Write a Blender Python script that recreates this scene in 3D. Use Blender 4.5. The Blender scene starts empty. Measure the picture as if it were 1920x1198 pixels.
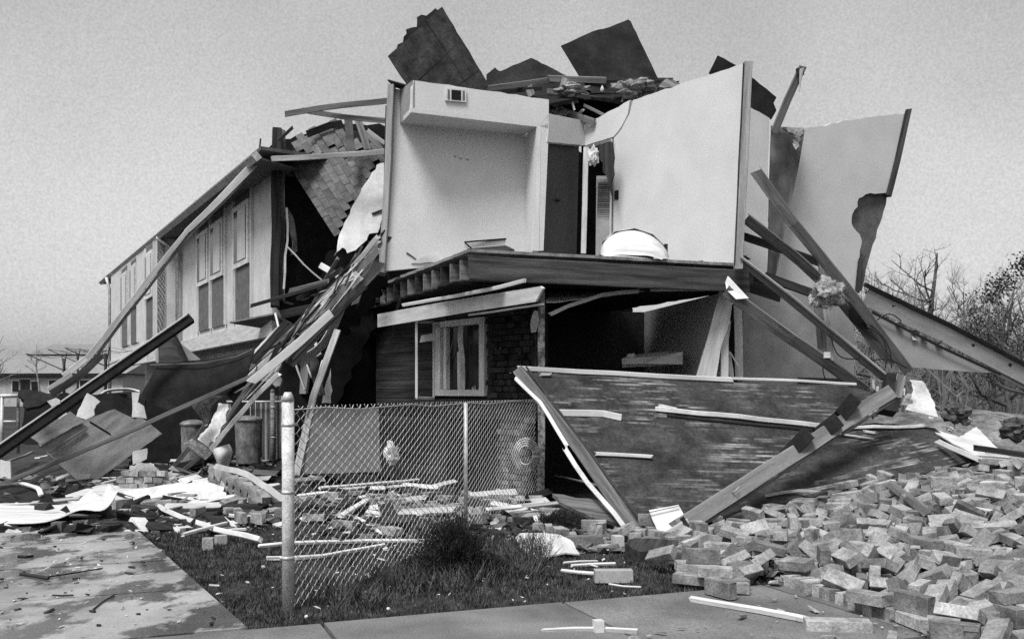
import bpy, math, random
from mathutils import Vector, Matrix, noise
from mathutils.geometry import tessellate_polygon
random.seed(11)
C = bpy.context.scene
R = math.radians
# ------------------------------------------------------------------ camera, sky, sun, exposure
F, CX, HY, CZ = 1800.0, 960.0, 735.0, 1.35
cam = bpy.data.cameras.new('camera'); co = bpy.data.objects.new('camera', cam); C.collection.objects.link(co)
cam.sensor_width = 36; cam.lens = 36 * F / 1920; cam.shift_y = (HY - 599) / 1920
cam.clip_start = 0.05; cam.clip_end = 1500
co.location = (0, 0, CZ); co.rotation_euler = (R(90), 0, 0); C.camera = co
SUN_EL, SUN_AZ = 57, 207          # azimuth clockwise from +Y: behind the camera, to its left
wd = bpy.data.worlds.new('World'); C.world = wd; wd.use_nodes = True
nt = wd.node_tree; nt.nodes.clear()
N_ = nt.nodes.new; L_ = nt.links.new
sky = N_('ShaderNodeTexSky'); sky.sky_type = 'NISHITA'; sky.sun_disc = False
sky.sun_elevation = R(SUN_EL); sky.sun_rotation = R(SUN_AZ); sky.air_density = 1.0; sky.dust_density = 4.0; sky.ozone_density = 1
bw = N_('ShaderNodeRGBToBW'); L_(sky.outputs[0], bw.inputs[0])
gam = N_('ShaderNodeMath'); gam.operation = 'POWER'; gam.inputs[1].default_value = 0.62; L_(bw.outputs[0], gam.inputs[0])   # overcast: flatter than clear air
tcw = N_('ShaderNodeTexCoord')
n1 = N_('ShaderNodeTexNoise'); n1.inputs['Scale'].default_value = 3.0; n1.inputs['Detail'].default_value = 5; L_(tcw.outputs['Generated'], n1.inputs['Vector'])
n2 = N_('ShaderNodeTexNoise'); n2.inputs['Scale'].default_value = 420; n2.inputs['Detail'].default_value = 3; n2.inputs['Roughness'].default_value = .7; L_(tcw.outputs['Generated'], n2.inputs['Vector'])
def mr(a, lo, hi, fmin=.3, fmax=.7):
    m = N_('ShaderNodeMapRange'); m.inputs[1].default_value = fmin; m.inputs[2].default_value = fmax
    m.inputs[3].default_value = lo; m.inputs[4].default_value = hi; L_(a, m.inputs[0]); return m.outputs[0]
def mul(a, b):
    m = N_('ShaderNodeMath'); m.operation = 'MULTIPLY'; L_(a, m.inputs[0])
    if isinstance(b, float): m.inputs[1].default_value = b
    else: L_(b, m.inputs[1])
    return m.outputs[0]
sk = mul(mul(gam.outputs[0], mr(n1.outputs[0], .86, 1.12)), mr(n2.outputs[0], .86, 1.14))
sk = mul(sk, 2.95)
bg = N_('ShaderNodeBackground'); bg.inputs[1].default_value = 0.08; L_(sk, bg.inputs[0])
wo = N_('ShaderNodeOutputWorld'); L_(bg.outputs[0], wo.inputs[0])
sl = bpy.data.lights.new('sun', 'SUN'); sl.energy = 2.9; sl.angle = R(20); sl.color = (1, 1, 1)
so = bpy.data.objects.new('sun', sl); C.collection.objects.link(so)
sd = Vector((math.sin(R(SUN_AZ)) * math.cos(R(SUN_EL)), math.cos(R(SUN_AZ)) * math.cos(R(SUN_EL)), math.sin(R(SUN_EL))))
so.rotation_euler = (-sd).to_track_quat('-Z', 'Y').to_euler(); so.location = (0, 0, 20)
C.view_settings.view_transform = 'Standard'; C.view_settings.look = 'None'; C.view_settings.gamma = 1
C.view_settings.use_curve_mapping = False; C.view_settings.exposure = 0.52
C.render.engine = 'CYCLES'; C.cycles.use_denoising = False; C.cycles.max_bounces = 6; C.cycles.diffuse_bounces = 3
# ------------------------------------------------------------------ helpers: points
def P(u, v, d): return Vector(((u - CX) * d / F, d, CZ + (HY - v) * d / F))
def sm(t): t = max(0., min(1., t)); return t * t * (3 - 2 * t)
def hg(x, y):                                   # ground height
    h = 0.34 * sm(1.0 - math.hypot((x - 5.6) / 4.2, (y - 9.9) / 3.9)) * 1.15
    h += 0.30 * sm(1.0 - math.hypot((x + 4.4) / 2.6, (y - 14.6) / 3.0))
    h += 0.95 * sm(1.0 - math.hypot((x - 8.0) / 6.0, (y - 17.5) / 5.0))
    return h
def G(u, v, up=0.0):                            # the ground seen at a pixel
    d = (CZ) * F / max(8., v - HY)
    for k in range(14):
        x = (u - CX) * d / F; d2 = (CZ - hg(x, d)) * F / max(8., v - HY); d = .5 * (d + d2)
    p = P(u, v, d); p.z += up; return p
class Pl:
    def __init__(s, p, n): s.p = Vector(p); s.n = Vector(n).normalized()
    def on(s, u, v, off=0.0):
        r = Vector(((u - CX) / F, 1, (HY - v) / F)); c = Vector((0, 0, CZ))
        t = (s.p - c).dot(s.n) / r.dot(s.n); q = c + r * t
        m = s.n if s.n.dot(c - q) > 0 else -s.n
        return q + m * off
def VP(u1, d1, u2, d2):
    a, b = P(u1, HY, d1), P(u2, HY, d2); t = b - a; return Pl(a, (t.y, -t.x, 0))
def P3(a, b, c): return Pl(a, (b - a).cross(c - a))
# ------------------------------------------------------------------ helpers: materials
MATS = {}
def M(name, lo, hi, rough=.9, sc=6, st=(1, 1, 1), bump=.25, fine=70, fk=.25, rnd=.12, metal=0, spec=.2, th=(.35, .65), thin=0):
    if name in MATS: return MATS[name]
    m = bpy.data.materials.new(name); m.use_nodes = True; t = m.node_tree; b = t.nodes['Principled BSDF']
    n = t.nodes.new; l = t.links.new
    tc = n('ShaderNodeTexCoord'); mp = n('ShaderNodeMapping'); mp.inputs['Scale'].default_value = st; l(tc.outputs['Object'], mp.inputs[0])
    oi = n('ShaderNodeObjectInfo'); ad = n('ShaderNodeVectorMath'); ad.operation = 'ADD'; l(mp.outputs[0], ad.inputs[0])
    sc_ = n('ShaderNodeVectorMath'); sc_.operation = 'SCALE'; sc_.inputs['Scale'].default_value = 17; cx = n('ShaderNodeCombineXYZ')
    for i in range(3): l(oi.outputs['Random'], cx.inputs[i])
    l(cx.outputs[0], sc_.inputs[0]); l(sc_.outputs[0], ad.inputs[1])
    a = n('ShaderNodeTexNoise'); a.inputs['Scale'].default_value = sc; a.inputs['Detail'].default_value = 7; a.inputs['Roughness'].default_value = .6; l(ad.outputs[0], a.inputs['Vector'])
    f = n('ShaderNodeTexNoise'); f.inputs['Scale'].default_value = fine; f.inputs['Detail'].default_value = 3; f.inputs['Roughness'].default_value = .7; l(ad.outputs[0], f.inputs['Vector'])
    r1 = n('ShaderNodeMapRange'); r1.inputs[1].default_value, r1.inputs[2].default_value = th; r1.inputs[3].default_value, r1.inputs[4].default_value = lo, hi; l(a.outputs[0], r1.inputs[0])
    r2 = n('ShaderNodeMapRange'); r2.inputs[1].default_value, r2.inputs[2].default_value = .3, .7; r2.inputs[3].default_value, r2.inputs[4].default_value = 1 - fk, 1 + fk; l(f.outputs[0], r2.inputs[0])
    r3 = n('ShaderNodeMapRange'); r3.inputs[3].default_value, r3.inputs[4].default_value = 1 - rnd, 1 + rnd; l(oi.outputs['Random'], r3.inputs[0])
    m1 = n('ShaderNodeMath'); m1.operation = 'MULTIPLY'; l(r1.outputs[0], m1.inputs[0]); l(r2.outputs[0], m1.inputs[1])
    m2 = n('ShaderNodeMath'); m2.operation = 'MULTIPLY'; l(m1.outputs[0], m2.inputs[0]); l(r3.outputs[0], m2.inputs[1])
    l(m2.outputs[0], b.inputs['Base Color']); b.inputs['Roughness'].default_value = rough; b.inputs['Metallic'].default_value = metal
    b.inputs['Specular IOR Level'].default_value = spec
    if bump:
        s = n('ShaderNodeMath'); s.operation = 'ADD'; l(a.outputs[0], s.inputs[0]); l(f.outputs[0], s.inputs[1])
        bp = n('ShaderNodeBump'); bp.inputs['Strength'].default_value = bump; bp.inputs['Distance'].default_value = .01; l(s.outputs[0], bp.inputs['Height']); l(bp.outputs[0], b.inputs['Normal'])
    MATS[name] = m; return m
plaster = M('plaster', .50, .555, .95, 2.2, bump=.16, fine=60, fk=.18, rnd=.03)
drywall = M('drywall', .38, .58, .95, 3, bump=.2, fine=50, fk=.15, rnd=.08)
grey_board = M("grey_board", .20, .28, .95, 2, bump=.15, fine=50, fk=.2, rnd=.05)
paint = M('white_paint', .42, .60, .6, 5, (.4, 3, 3), bump=.15, fine=60, fk=.12, rnd=.1)
wood_l = M('wood_pale', .22, .38, .85, 4, (.25, 4, 4), bump=.3, fine=50, fk=.25, rnd=.2)
wood_m = M('wood_weathered', .07, .18, .85, 4, (.25, 5, 5), bump=.35, fine=50, fk=.3, rnd=.25)
wood_d = M('wood_dark', .012, .04, .8, 4, (.25, 5, 5), bump=.35, fine=50, fk=.4, rnd=.3)
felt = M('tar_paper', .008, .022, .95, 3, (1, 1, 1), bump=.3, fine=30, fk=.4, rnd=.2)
black = M('black_board_void', .004, .012, .9, 5, bump=.4, fine=40, fk=.4, rnd=.2)  # near black boards and sheets; also painted in for dark voids and interiors
siding_w = M('siding_white', .38, .52, .7, 3, (.5, 3, 1), bump=.1, fine=40, fk=.1, rnd=.06)
siding_d = M('siding_dark', .012, .045, .75, 3, (.3, 5, 1), bump=.3, fine=40, fk=.35, rnd=.35)
stucco = M('stucco', .44, .54, .95, 4, bump=.3, fine=55, fk=.15, rnd=.04)
panel_g = M('facade_panel', .09, .14, .9, 8, bump=.2, fine=60, fk=.3, rnd=.05)
glass_d = M('window_glass', .008, .02, .12, 3, bump=.02, fine=8, fk=.1, rnd=.1, spec=.25)
galv = M('galvanised_steel', .34, .55, .5, 8, bump=.15, fine=60, fk=.3, rnd=.1, metal=.35)
wire_m = M('fence_wire', .42, .60, .5, 8, bump=0, fine=60, fk=.2, rnd=.05, metal=.3)
brick_m = M('brick_clay', .12, .29, .95, 7, bump=.5, fine=60, fk=.35, rnd=.52)
brick_d = M('brick_dark', .05, .2, .95, 7, bump=.6, fine=40, fk=.4, rnd=.6)  # darker brick, tone varied at random
brick_b = M('brick_black', .006, .025, .9, 7, bump=.6, fine=40, fk=.5, rnd=.7)
mortar = M('mortar', .22, .36, .95, 9, bump=.5, fine=60, fk=.3)
conc = M('concrete', .26, .40, .85, 2, bump=.25, fine=70, fk=.22, rnd=.06)
shingle_m = M('asphalt_shingle', .07, .14, .95, 6, bump=.5, fine=90, fk=.4, rnd=.26)
insul = M('insulation', .12, .34, 1, 6, bump=.8, fine=30, fk=.5, rnd=.1)
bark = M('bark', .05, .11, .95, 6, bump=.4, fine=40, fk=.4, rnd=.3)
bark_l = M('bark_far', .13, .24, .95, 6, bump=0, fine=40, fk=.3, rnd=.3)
leafd = M('needle_leaf', .012, .035, .8, 3, bump=0, fine=20, fk=.4, rnd=.1)
rubber = M('black_cable', .01, .02, .5, 5, bump=0)
roof_far = M('far_roof', .15, .22, .95, 3, bump=.2, fine=30, fk=.15)
wall_far = M('far_wall', .30, .42, .95, 3, bump=.1, fine=30, fk=.1)
foam = M("foam_board", .34, .54, .9, 5, bump=.4, fine=35, fk=.2, rnd=.1)
plywood = M('roof_plywood', .14, .26, .9, 3, (.5, 3, 1), bump=.3, fine=50, fk=.35, rnd=.15)
# ------------------------------------------------------------------ helpers: objects
WM = {}
def tag(o, label=None, cat=None, group=None, kind=None):
    if label: o['label'] = label
    if cat: o['category'] = cat
    if group: o['group'] = group
    if kind: o['kind'] = kind
    return o
def link(o, parent, Mx):
    C.collection.objects.link(o); WM[o] = Mx
    if parent is not None: o.parent = parent; o.matrix_basis = WM[parent].inverted() @ Mx
    else: o.matrix_basis = Mx
    return o
def thing(name, label, cat, loc, group=None):
    o = bpy.data.objects.new(name, None); o.empty_display_size = .2
    link(o, None, Matrix.Translation(Vector(loc))); return tag(o, label, cat, group)
def frame(o, x, z):
    x = Vector(x).normalized(); z = Vector(z); z = (z - x * z.dot(x)).normalized(); y = z.cross(x)
    m = Matrix((x, y, z)).transposed().to_4x4(); m.translation = o; return m
def raw(name, V, Fc, mat, Mx=None, parent=None, smooth=False):     # V in world coordinates
    Mx = Mx or Matrix.Translation(sum((Vector(v) for v in V), Vector()) / max(1, len(V)))
    I = Mx.inverted(); me = bpy.data.meshes.new(name); me.from_pydata([I @ Vector(v) for v in V], [], Fc)
    me.materials.append(mat)
    if smooth: me.polygons.foreach_set('use_smooth', [True] * len(me.polygons))
    me.update(); o = bpy.data.objects.new(name, me); return link(o, parent, Mx)
def toward(p): return (Vector((0, 0, CZ)) - p).normalized()
def board(name, pts, w, t, mat, parent=None, roll=0.0, rag=.0, wob=.004, px=True, face=None, taper=1.0, rag0=None):
    """rectangular lumber along a polyline; w = seen width (pixels when px), t = thickness in metres"""
    pts = [Vector(p) for p in pts]; a, b = pts[0], pts[-1]; mid = (a + b) / 2
    if px: w = w * mid.y / F
    ax = (b - a).normalized(); z = Vector(face) if face is not None else toward(mid)
    z = (z - ax * z.dot(ax)).normalized(); z = Matrix.Rotation(roll, 3, ax) @ z
    Mx = frame(mid, ax, z); zz = Mx.col[2].to_3d(); yy = Mx.col[1].to_3d()
    L = [0]
    for i in range(1, len(pts)): L.append(L[-1] + (pts[i] - pts[i - 1]).length)
    n = max(2, min(14, int(L[-1] / .25) + 1)); V = []; Fc = []
    c = min(.006, w * .15, t * .2)
    ring = [(-w/2+c, -t/2), (w/2-c, -t/2), (w/2, -t/2+c), (w/2, t/2-c), (w/2-c, t/2), (-w/2+c, t/2), (-w/2, t/2-c), (-w/2, -t/2+c)]
    sd_ = random.uniform(0, 99); r0 = rag if rag0 is None else rag0
    for i in range(n + 1):
        s = L[-1] * i / n; k = 1
        while k < len(L) - 1 and L[k] < s: k += 1
        p = pts[k-1].lerp(pts[k], (s - L[k-1]) / max(1e-6, L[k] - L[k-1]))
        p = p + yy * (wob * noise.noise((s * 1.7, sd_, 0)) * 2) + zz * (wob * noise.noise((s * 1.7, sd_, 9)) * 2)
        q = 1 + (taper - 1) * i / n
        for (y, z_) in ring:
            e = Vector()
            if i == 0 and r0: e = -ax * random.uniform(-.2, 1) * r0
            if i == n and rag: e = ax * random.uniform(-.2, 1) * rag
            V.append(p + yy * y * q + zz * z_ + e)
    for i in range(n):
        for j in range(8):
            k = i * 8; Fc.append((k + j, k + (j + 1) % 8, k + 8 + (j + 1) % 8, k + 8 + j))
    Fc.append(tuple(range(7, -1, -1))); Fc.append(tuple(range(n * 8, n * 8 + 8)))
    return raw(name, V, Fc, mat, Mx, parent)
def slab(name, pts, t, mat, parent=None, rag=.0, step=.12, edges=None, back=None, holes=None, x=None):
    """flat plate of thickness t from a planar outline; rag = raggedness of its edges (edges = indices that are ragged)"""
    pts = [Vector(p) for p in pts]; nrm = Vector()
    for i in range(len(pts)): nrm += pts[i].cross(pts[(i + 1) % len(pts)])
    nrm.normalize(); cen = sum(pts, Vector()) / len(pts); pts = [p - nrm * (p - cen).dot(nrm) for p in pts]
    if nrm.dot(toward(cen)) < 0: pts.reverse(); nrm = -nrm; 
    if edges is not None and pts and False: pass
    out = []
    for i in range(len(pts)):
        a, b = pts[i], pts[(i + 1) % len(pts)]; out.append(a)
        if rag:
            n = int((b - a).length / step); pr = (b - a).cross(nrm).normalized()
            for k in range(1, n + 1):
                q = a.lerp(b, k / (n + 1.)); out.append(q + pr * random.gauss(0, rag) + (b - a).normalized() * random.uniform(-.3, .3) * step * .6)
    tri = tessellate_polygon([out]); n = len(out)
    V = out + [p - nrm * t for p in out]
    Fc = []
    for a, b, c in tri:
        f = (out[b] - out[a]).cross(out[c] - out[a])
        if f.dot(nrm) < 0: a, b = b, a
        Fc.append((a, b, c)); Fc.append((b + n, a + n, c + n))
    for i in range(n): j = (i + 1) % n; Fc.append((i, i + n, j + n, j))
    e = Vector(x) if x is not None else max(((pts[(i+1) % len(pts)] - pts[i]) for i in range(len(pts))), key=lambda q: q.length)
    return raw(name, V, Fc, mat, frame(cen, e, nrm), parent)
def loft(name, A, B, t, mat, parent=None, m=6, bump=.0, smooth=True, bulge=0.0, rag=0.0):
    """sheet between two polylines of equal length, with thickness"""
    A = [Vector(p) for p in A]; B = [Vector(p) for p in B]; n = len(A)
    def cr(Q, s):
        i = min(n - 2, int(s)); f = s - i; p0, p1, p2, p3 = Q[max(0, i-1)], Q[i], Q[i+1], Q[min(n-1, i+2)]
        return .5 * ((2*p1) + (p2-p0)*f + (2*p0-5*p1+4*p2-p3)*f*f + (3*p1-p0-3*p2+p3)*f**3)
    nu = (n - 1) * 5; grid = []
    sd_ = random.uniform(0, 50)
    for i in range(nu + 1):
        a, b = cr(A, i / 5.), cr(B, i / 5.); row = []
        for j in range(m + 1):
            f = j / m; p = a.lerp(b, f)
            if bulge: p = p + toward(p) * bulge * math.sin(math.pi * f)
            if bump: p = p + toward(p) * bump * noise.noise(p * 4 + Vector((sd_, 0, 0))) * 2
            if rag and (j in (0, m)): p = p + (b - a).normalized() * random.gauss(0, rag)
            row.append(p)
        grid.append(row)
    W_ = m + 1; V = [p for r in grid for p in r]; N = len(V)
    nv = []
    for i in range(nu + 1):
        for j in range(W_):
            du = grid[min(nu, i+1)][j] - grid[max(0, i-1)][j]; dv = grid[i][min(m, j+1)] - grid[i][max(0, j-1)]
            q = du.cross(dv); nv.append(q.normalized() if q.length > 1e-9 else Vector((0, 0, 1)))
    V += [V[k] - nv[k] * t for k in range(N)]; Fc = []
    for i in range(nu):
        for j in range(m):
            k = i * W_ + j; Fc.append((k, k + W_, k + W_ + 1, k + 1)); Fc.append((N + k, N + k + 1, N + k + W_ + 1, N + k + W_))
    for i in range(nu):
        for j in (0, m): k = i * W_ + j; Fc.append((k, k + N, k + N + W_, k + W_))
    for j in range(m):
        for i in (0, nu): k = i * W_ + j; Fc.append((k, k + 1, k + N + 1, k + N))
    return raw(name, V, Fc, mat, None, parent, smooth)
def tube(name, pts, r, mat, parent=None, n=6, r2=None, cap=True):
    V, Fc = tubeg(pts, r, n, r2); return raw(name, V, Fc, mat, None, parent, True)
def tubeg(pts, r, n=6, r2=None, base=0):
    pts = [Vector(p) for p in pts]; V = []; Fc = []; m = len(pts); r2 = r if r2 is None else r2
    ref = Vector((.3, .2, .93)) if abs((pts[-1] - pts[0]).normalized().z) < .8 else Vector((1, .1, 0))
    for i, p in enumerate(pts):
        d = (pts[min(m-1, i+1)] - pts[max(0, i-1)]).normalized(); x = d.cross(ref).normalized(); y = d.cross(x)
        q = r + (r2 - r) * i / (m - 1)
        for k in range(n): a = 6.2832 * k / n; V.append(p + x * math.cos(a) * q + y * math.sin(a) * q)
    for i in range(m - 1):
        for k in range(n): a = base + i * n; Fc.append((a + k, a + (k+1) % n, a + n + (k+1) % n, a + n + k))
    Fc.append(tuple(base + k for k in range(n - 1, -1, -1))); Fc.append(tuple(base + (m-1)*n + k for k in range(n)))
    return V, Fc
def lump(name, c, s, mat, parent=None, amp=.35, fr=2.2, sub=3):
    import bmesh
    bm = bmesh.new(); bmesh.ops.create_icosphere(bm, subdivisions=sub, radius=1); V = []; off = Vector((random.uniform(0, 50),) * 3)
    for v in bm.verts:
        k = 1 + amp * noise.fractal(v.co * fr + off, 1.0, 2.0, 4) * 1.6; q = v.co * k; V.append(Vector((q.x * s[0], q.y * s[1], q.z * s[2])) + Vector(c))
    Fc = [tuple(v.index for v in f.verts) for f in bm.faces]; bm.free()
    return raw(name, V, Fc, mat, Matrix.Translation(Vector(c)), parent)
def box(name, c, s, mat, parent=None, rz=0, rx=0, ry=0):
    Mx = Matrix.Translation(Vector(c)) @ Matrix.Rotation(rz, 4, 'Z') @ Matrix.Rotation(ry, 4, 'Y') @ Matrix.Rotation(rx, 4, 'X')
    V = [Mx @ Vector((x*s[0]/2, y*s[1]/2, z*s[2]/2)) for x in (-1, 1) for y in (-1, 1) for z in (-1, 1)]
    return raw(name, V, [(0,1,3,2), (4,6,7,5), (0,4,5,1), (2,3,7,6), (0,2,6,4), (1,5,7,3)], mat, Mx, parent)
def multi(name, parts, mat, parent=None, Mx=None):        # join several (V,F) into one mesh
    V = []; Fc = []
    for v, f in parts:
        k = len(V); V += v; Fc += [tuple(i + k for i in q) for q in f]
    return raw(name, V, Fc, mat, Mx, parent)

def fluff(name, c, s, mat, parent=None, n=900, fl=.07, shag=.5):
    """fibrous tuft: a soft core with hundreds of thin curled fibres"""
    o = lump(name, c, (s[0]*.9, s[1]*.9, s[2]*.9), mat, parent, .42, 1.5, 5); o.data.polygons.foreach_set('use_smooth', [True] * len(o.data.polygons))
    V = []; Fc = []; c = Vector(c); off = Vector((random.uniform(0, 50),) * 3)
    for _ in range(n * 3):
        d = Vector((random.gauss(0,1), random.gauss(0,1), random.gauss(0,1))).normalized(); k = .75 + .6 * noise.fractal(d * 1.6 + off, 1.0, 2.0, 4) + random.uniform(-.1, .25)
        p = c + Vector((d.x * s[0], d.y * s[1], d.z * s[2])) * k; t = (d * shag + Vector((random.gauss(0,1), random.gauss(0,1), random.gauss(-.2,1)))).normalized()
        w = t.cross(d + Vector((.01,.02,.03))).normalized() * random.uniform(.0006, .0018); L = .7 * fl * random.uniform(.4, 1.2); pr = []
        for q in range(4): pr += [p - w * (1 - q * .25), p + w * (1 - q * .25)]; t = (t + Vector((random.gauss(0,.45), random.gauss(0,.45), random.gauss(-.1,.45)))).normalized(); p = p + t * L / 3
        i = len(V); V += pr
        for q in range(3): Fc.append((i+2*q, i+2*q+1, i+2*q+3, i+2*q+2))
    f = raw('fibres', V, Fc, mat, None, o if parent is None else parent)
    return o
# ------------------------------------------------------------------ ground
def ground():
    xs = [-400, -150, -60, -30, -18] + [-12 + .22 * i for i in range(128)] + [18, 22, 30, 60, 150, 400]
    ys = [-20, -6, 0, 3] + [4 + .2 * i for i in range(101)] + [26, 30, 36, 45, 60, 100, 200, 700]
    V = [(x, y, hg(x, y) + .02 * noise.noise((x * 1.3, y * 1.3, 0)) - .012) for y in ys for x in xs]; n = len(xs)
    Fc = [(j*n+i, j*n+i+1, (j+1)*n+i+1, (j+1)*n+i) for j in range(len(ys)-1) for i in range(n-1)]
    m = M('earth', .012, .045, 1, .9, bump=.8, fine=12, fk=.55, rnd=0, th=(.3, .7))
    o = raw('ground', V, Fc, m, Matrix(), None, True); o['kind'] = 'structure'
ground()
E1 = Vector((.932, .362, 0)); E2 = Vector((-.42, .907, 0)).normalized(); D = Vector((-.552, 1, 0)).normalized()
def concrete_wet():
    m = M('concrete_wet', .15, .31, .8, 1.6, bump=.2, fine=60, fk=.2, rnd=.05).copy(); MATS['cw'] = m
    t = m.node_tree; n = t.nodes.new; l = t.links.new; b = t.nodes['Principled BSDF']
    geo = n('ShaderNodeNewGeometry'); mp = n('ShaderNodeMapping'); mp.inputs['Scale'].default_value = (1.6, 1.0, 1); l(geo.outputs['Position'], mp.inputs[0])
    a = n('ShaderNodeTexNoise'); a.inputs['Scale'].default_value = 1.5; a.inputs['Detail'].default_value = 6; a.inputs['Roughness'].default_value = .62; l(mp.outputs[0], a.inputs['Vector'])
    r = n('ShaderNodeMapRange'); r.inputs[1].default_value = .485; r.inputs[2].default_value = .55; l(a.outputs[0], r.inputs[0])
    old = b.inputs['Base Color'].links[0].from_socket
    mx = n('ShaderNodeMath'); mx.operation = 'MULTIPLY_ADD'; mx.inputs[1].default_value = -.74; mx.inputs[2].default_value = 1; l(r.outputs[0], mx.inputs[0])
    m2 = n('ShaderNodeMath'); m2.operation = 'MULTIPLY'; l(old, m2.inputs[0]); l(mx.outputs[0], m2.inputs[1]); l(m2.outputs[0], b.inputs['Base Color'])
    rr = n('ShaderNodeMapRange'); rr.inputs[3].default_value = .75; rr.inputs[4].default_value = .05; b.inputs['Specular IOR Level'].default_value = .55; l(r.outputs[0], rr.inputs[0]); l(rr.outputs[0], b.inputs['Roughness'])
    return m
cw = concrete_wet()
def slab_row(root, o, dx, dy, n, lx, ly, mat, z=.035, gap=.012):
    for i in range(n):
        a = o + dy * (i * ly); q = [a + dx*gap + dy*gap, a + dx*(lx-gap) + dy*gap, a + dx*(lx-gap) + dy*(ly-gap), a + dx*gap + dy*(ly-gap)]
        slab('concrete_slab', [Vector((p.x, p.y, z + random.uniform(-.003, .003))) for p in q], .1, mat, root)
pth = thing('garden_path', None, None, (-3, 7, 0)); pth['kind'] = 'structure'
slab_row(pth, Vector((-1.46, 5.36, 0)), E1 * -1, D, 5, 1.36, 1.24, cw); slab_row(pth, Vector((-1.46, 5.36, 0)) + D * 6.2, E1 * -1, D, 4, 1.36, 1.24, cw)
wk = thing('sidewalk', None, None, (0, 5, 0)); wk['kind'] = 'structure'
sw0 = Vector((-1.46, 5.34, 0)) - E1 * 5.6; per = Vector((.362, -.932, 0))
slab_row(wk, sw0, per, E1, 9, 1.5, 1.5, M('concrete_walk', .09, .18, .9, 1.3, bump=.4, fine=90, fk=.4, rnd=.05))
# ------------------------------------------------------------------ grass
def in_poly(x, y, Q):
    c = False; n = len(Q)
    for i in range(n):
        x1, y1 = Q[i]; x2, y2 = Q[(i+1) % n]
        if (y1 > y) != (y2 > y) and x < (x2-x1)*(y-y1)/(y2-y1)+x1: c = not c
    return c
def grass(name, Q, n, h0, h1, mat, bias=1.0):
    V = []; Fc = []; xs = [q[0] for q in Q]; ys = [q[1] for q in Q]; k = 0
    while k < n:
        y = min(ys) + (max(ys) - min(ys)) * random.random() ** bias; x = random.uniform(min(xs), max(xs))
        if not in_poly(x, y, Q): continue
        c = noise.noise((x * 2.3, y * 2.3, 5)); 
        if c < -.12 and random.random() < .75: k += 1; continue
        h = random.uniform(h0, h1) * (1 + .8 * c); a = random.uniform(0, 6.28); w = random.uniform(.003, .006) * (1 + y * .06)
        z = hg(x, y) - .02; dx, dy = math.cos(a) * w, math.sin(a) * w; lx, ly = random.gauss(0, h * .55), random.gauss(0, h * .55)
        i = len(V); V += [(x - dx, y - dy, z), (x + dx, y + dy, z), (x + lx, y + ly, z + h + .02)]; Fc.append((i, i+1, i+2)); k += 1
    o = raw(name, V, Fc, mat, Matrix()); return o
gm = M('grass_blade', .012, .10, .8, 9, bump=0, fine=35, fk=.9, rnd=0)
LAWN = [(-1.53, 5.35), (3.2, 7.13), (3.5, 10.5), (-.5, 12), (-4.9, 11.6), (-3.44, 8.9)]
tag(grass('lawn_grass', LAWN, 170000, .012, .036, gm, 1.5), kind='stuff')
tag(grass('verge_grass', [(-2.95, 5.2), (-6.3, 12.4), (-9, 12.5), (-6, 4.6), (-4, 4.6)], 26000, .02, .05, gm, 1.2), kind='stuff')
# ------------------------------------------------------------------ far houses on the left
def farhouse(label, x0, x1, y, zb, z1, z2, back, wins, over=.5):
    h = thing('distant_house', label, 'house', ((x0+x1)/2, y, 0), 'low houses beyond the yard')
    raw('wall', [(x0,y,0),(x1,y,0),(x1,y,z1),(x0,y,z1),(x0,y+back*2,0),(x1,y+back*2,0),(x1,y+back*2,z1),(x0,y+back*2,z1)], [(0,1,2,3),(1,5,6,2),(5,4,7,6),(4,0,3,7)], wall_far, None, h)
    a, b = x0 - over, x1 + over; yb = y + back
    raw('roof', [(a,y-over,z1),(b,y-over,z1),(b,yb,z2),(a,yb,z2),(a,y+2*back+over,z1),(b,y+2*back+over,z1),(a,y-over,z1-.15),(b,y-over,z1-.15)], [(0,1,2,3),(3,2,5,4),(6,7,1,0),(0,3,4),(1,5,2)], roof_far, None, h)
    box('fascia', ((a+b)/2, y-over-.03, z1-.15), (b-a, .05, .3), felt, h)
    for (wx, wz, ww, wh) in wins:
        w = box('window', (wx, y-.04, wz), (ww+.2, .08, wh+.2), paint, h); box('pane', (wx, y-.1, wz), (ww, .05, wh), glass_d, w)
    return h
farhouse('pale low house with long shingled roof far beyond the left yard', -56, -36.5, 90, 0, 3.1, 5.0, 7, [(-46.5, 1.9, .6, 1.0), (-45.6, 2.0, .9, 1.1), (-44.7, 1.9, .6, .9), (-42.9, 1.9, .9, 1.1), (-40.0, 1.9, .9, 1.1)])
farhouse('taller hazy house whose flat roof rises behind the low pale house', -57.8, -45, 116, 0, 5.9, 7.4, 6, [(-50, 2.2, 1.2, 1.4)])
farhouse('farthest grey house with dark gutter line behind the leaning gutter board', -72, -60, 130, 0, 3.6, 6.0, 5, [(-66, 2.0, 1.2, 1.4)])
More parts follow.
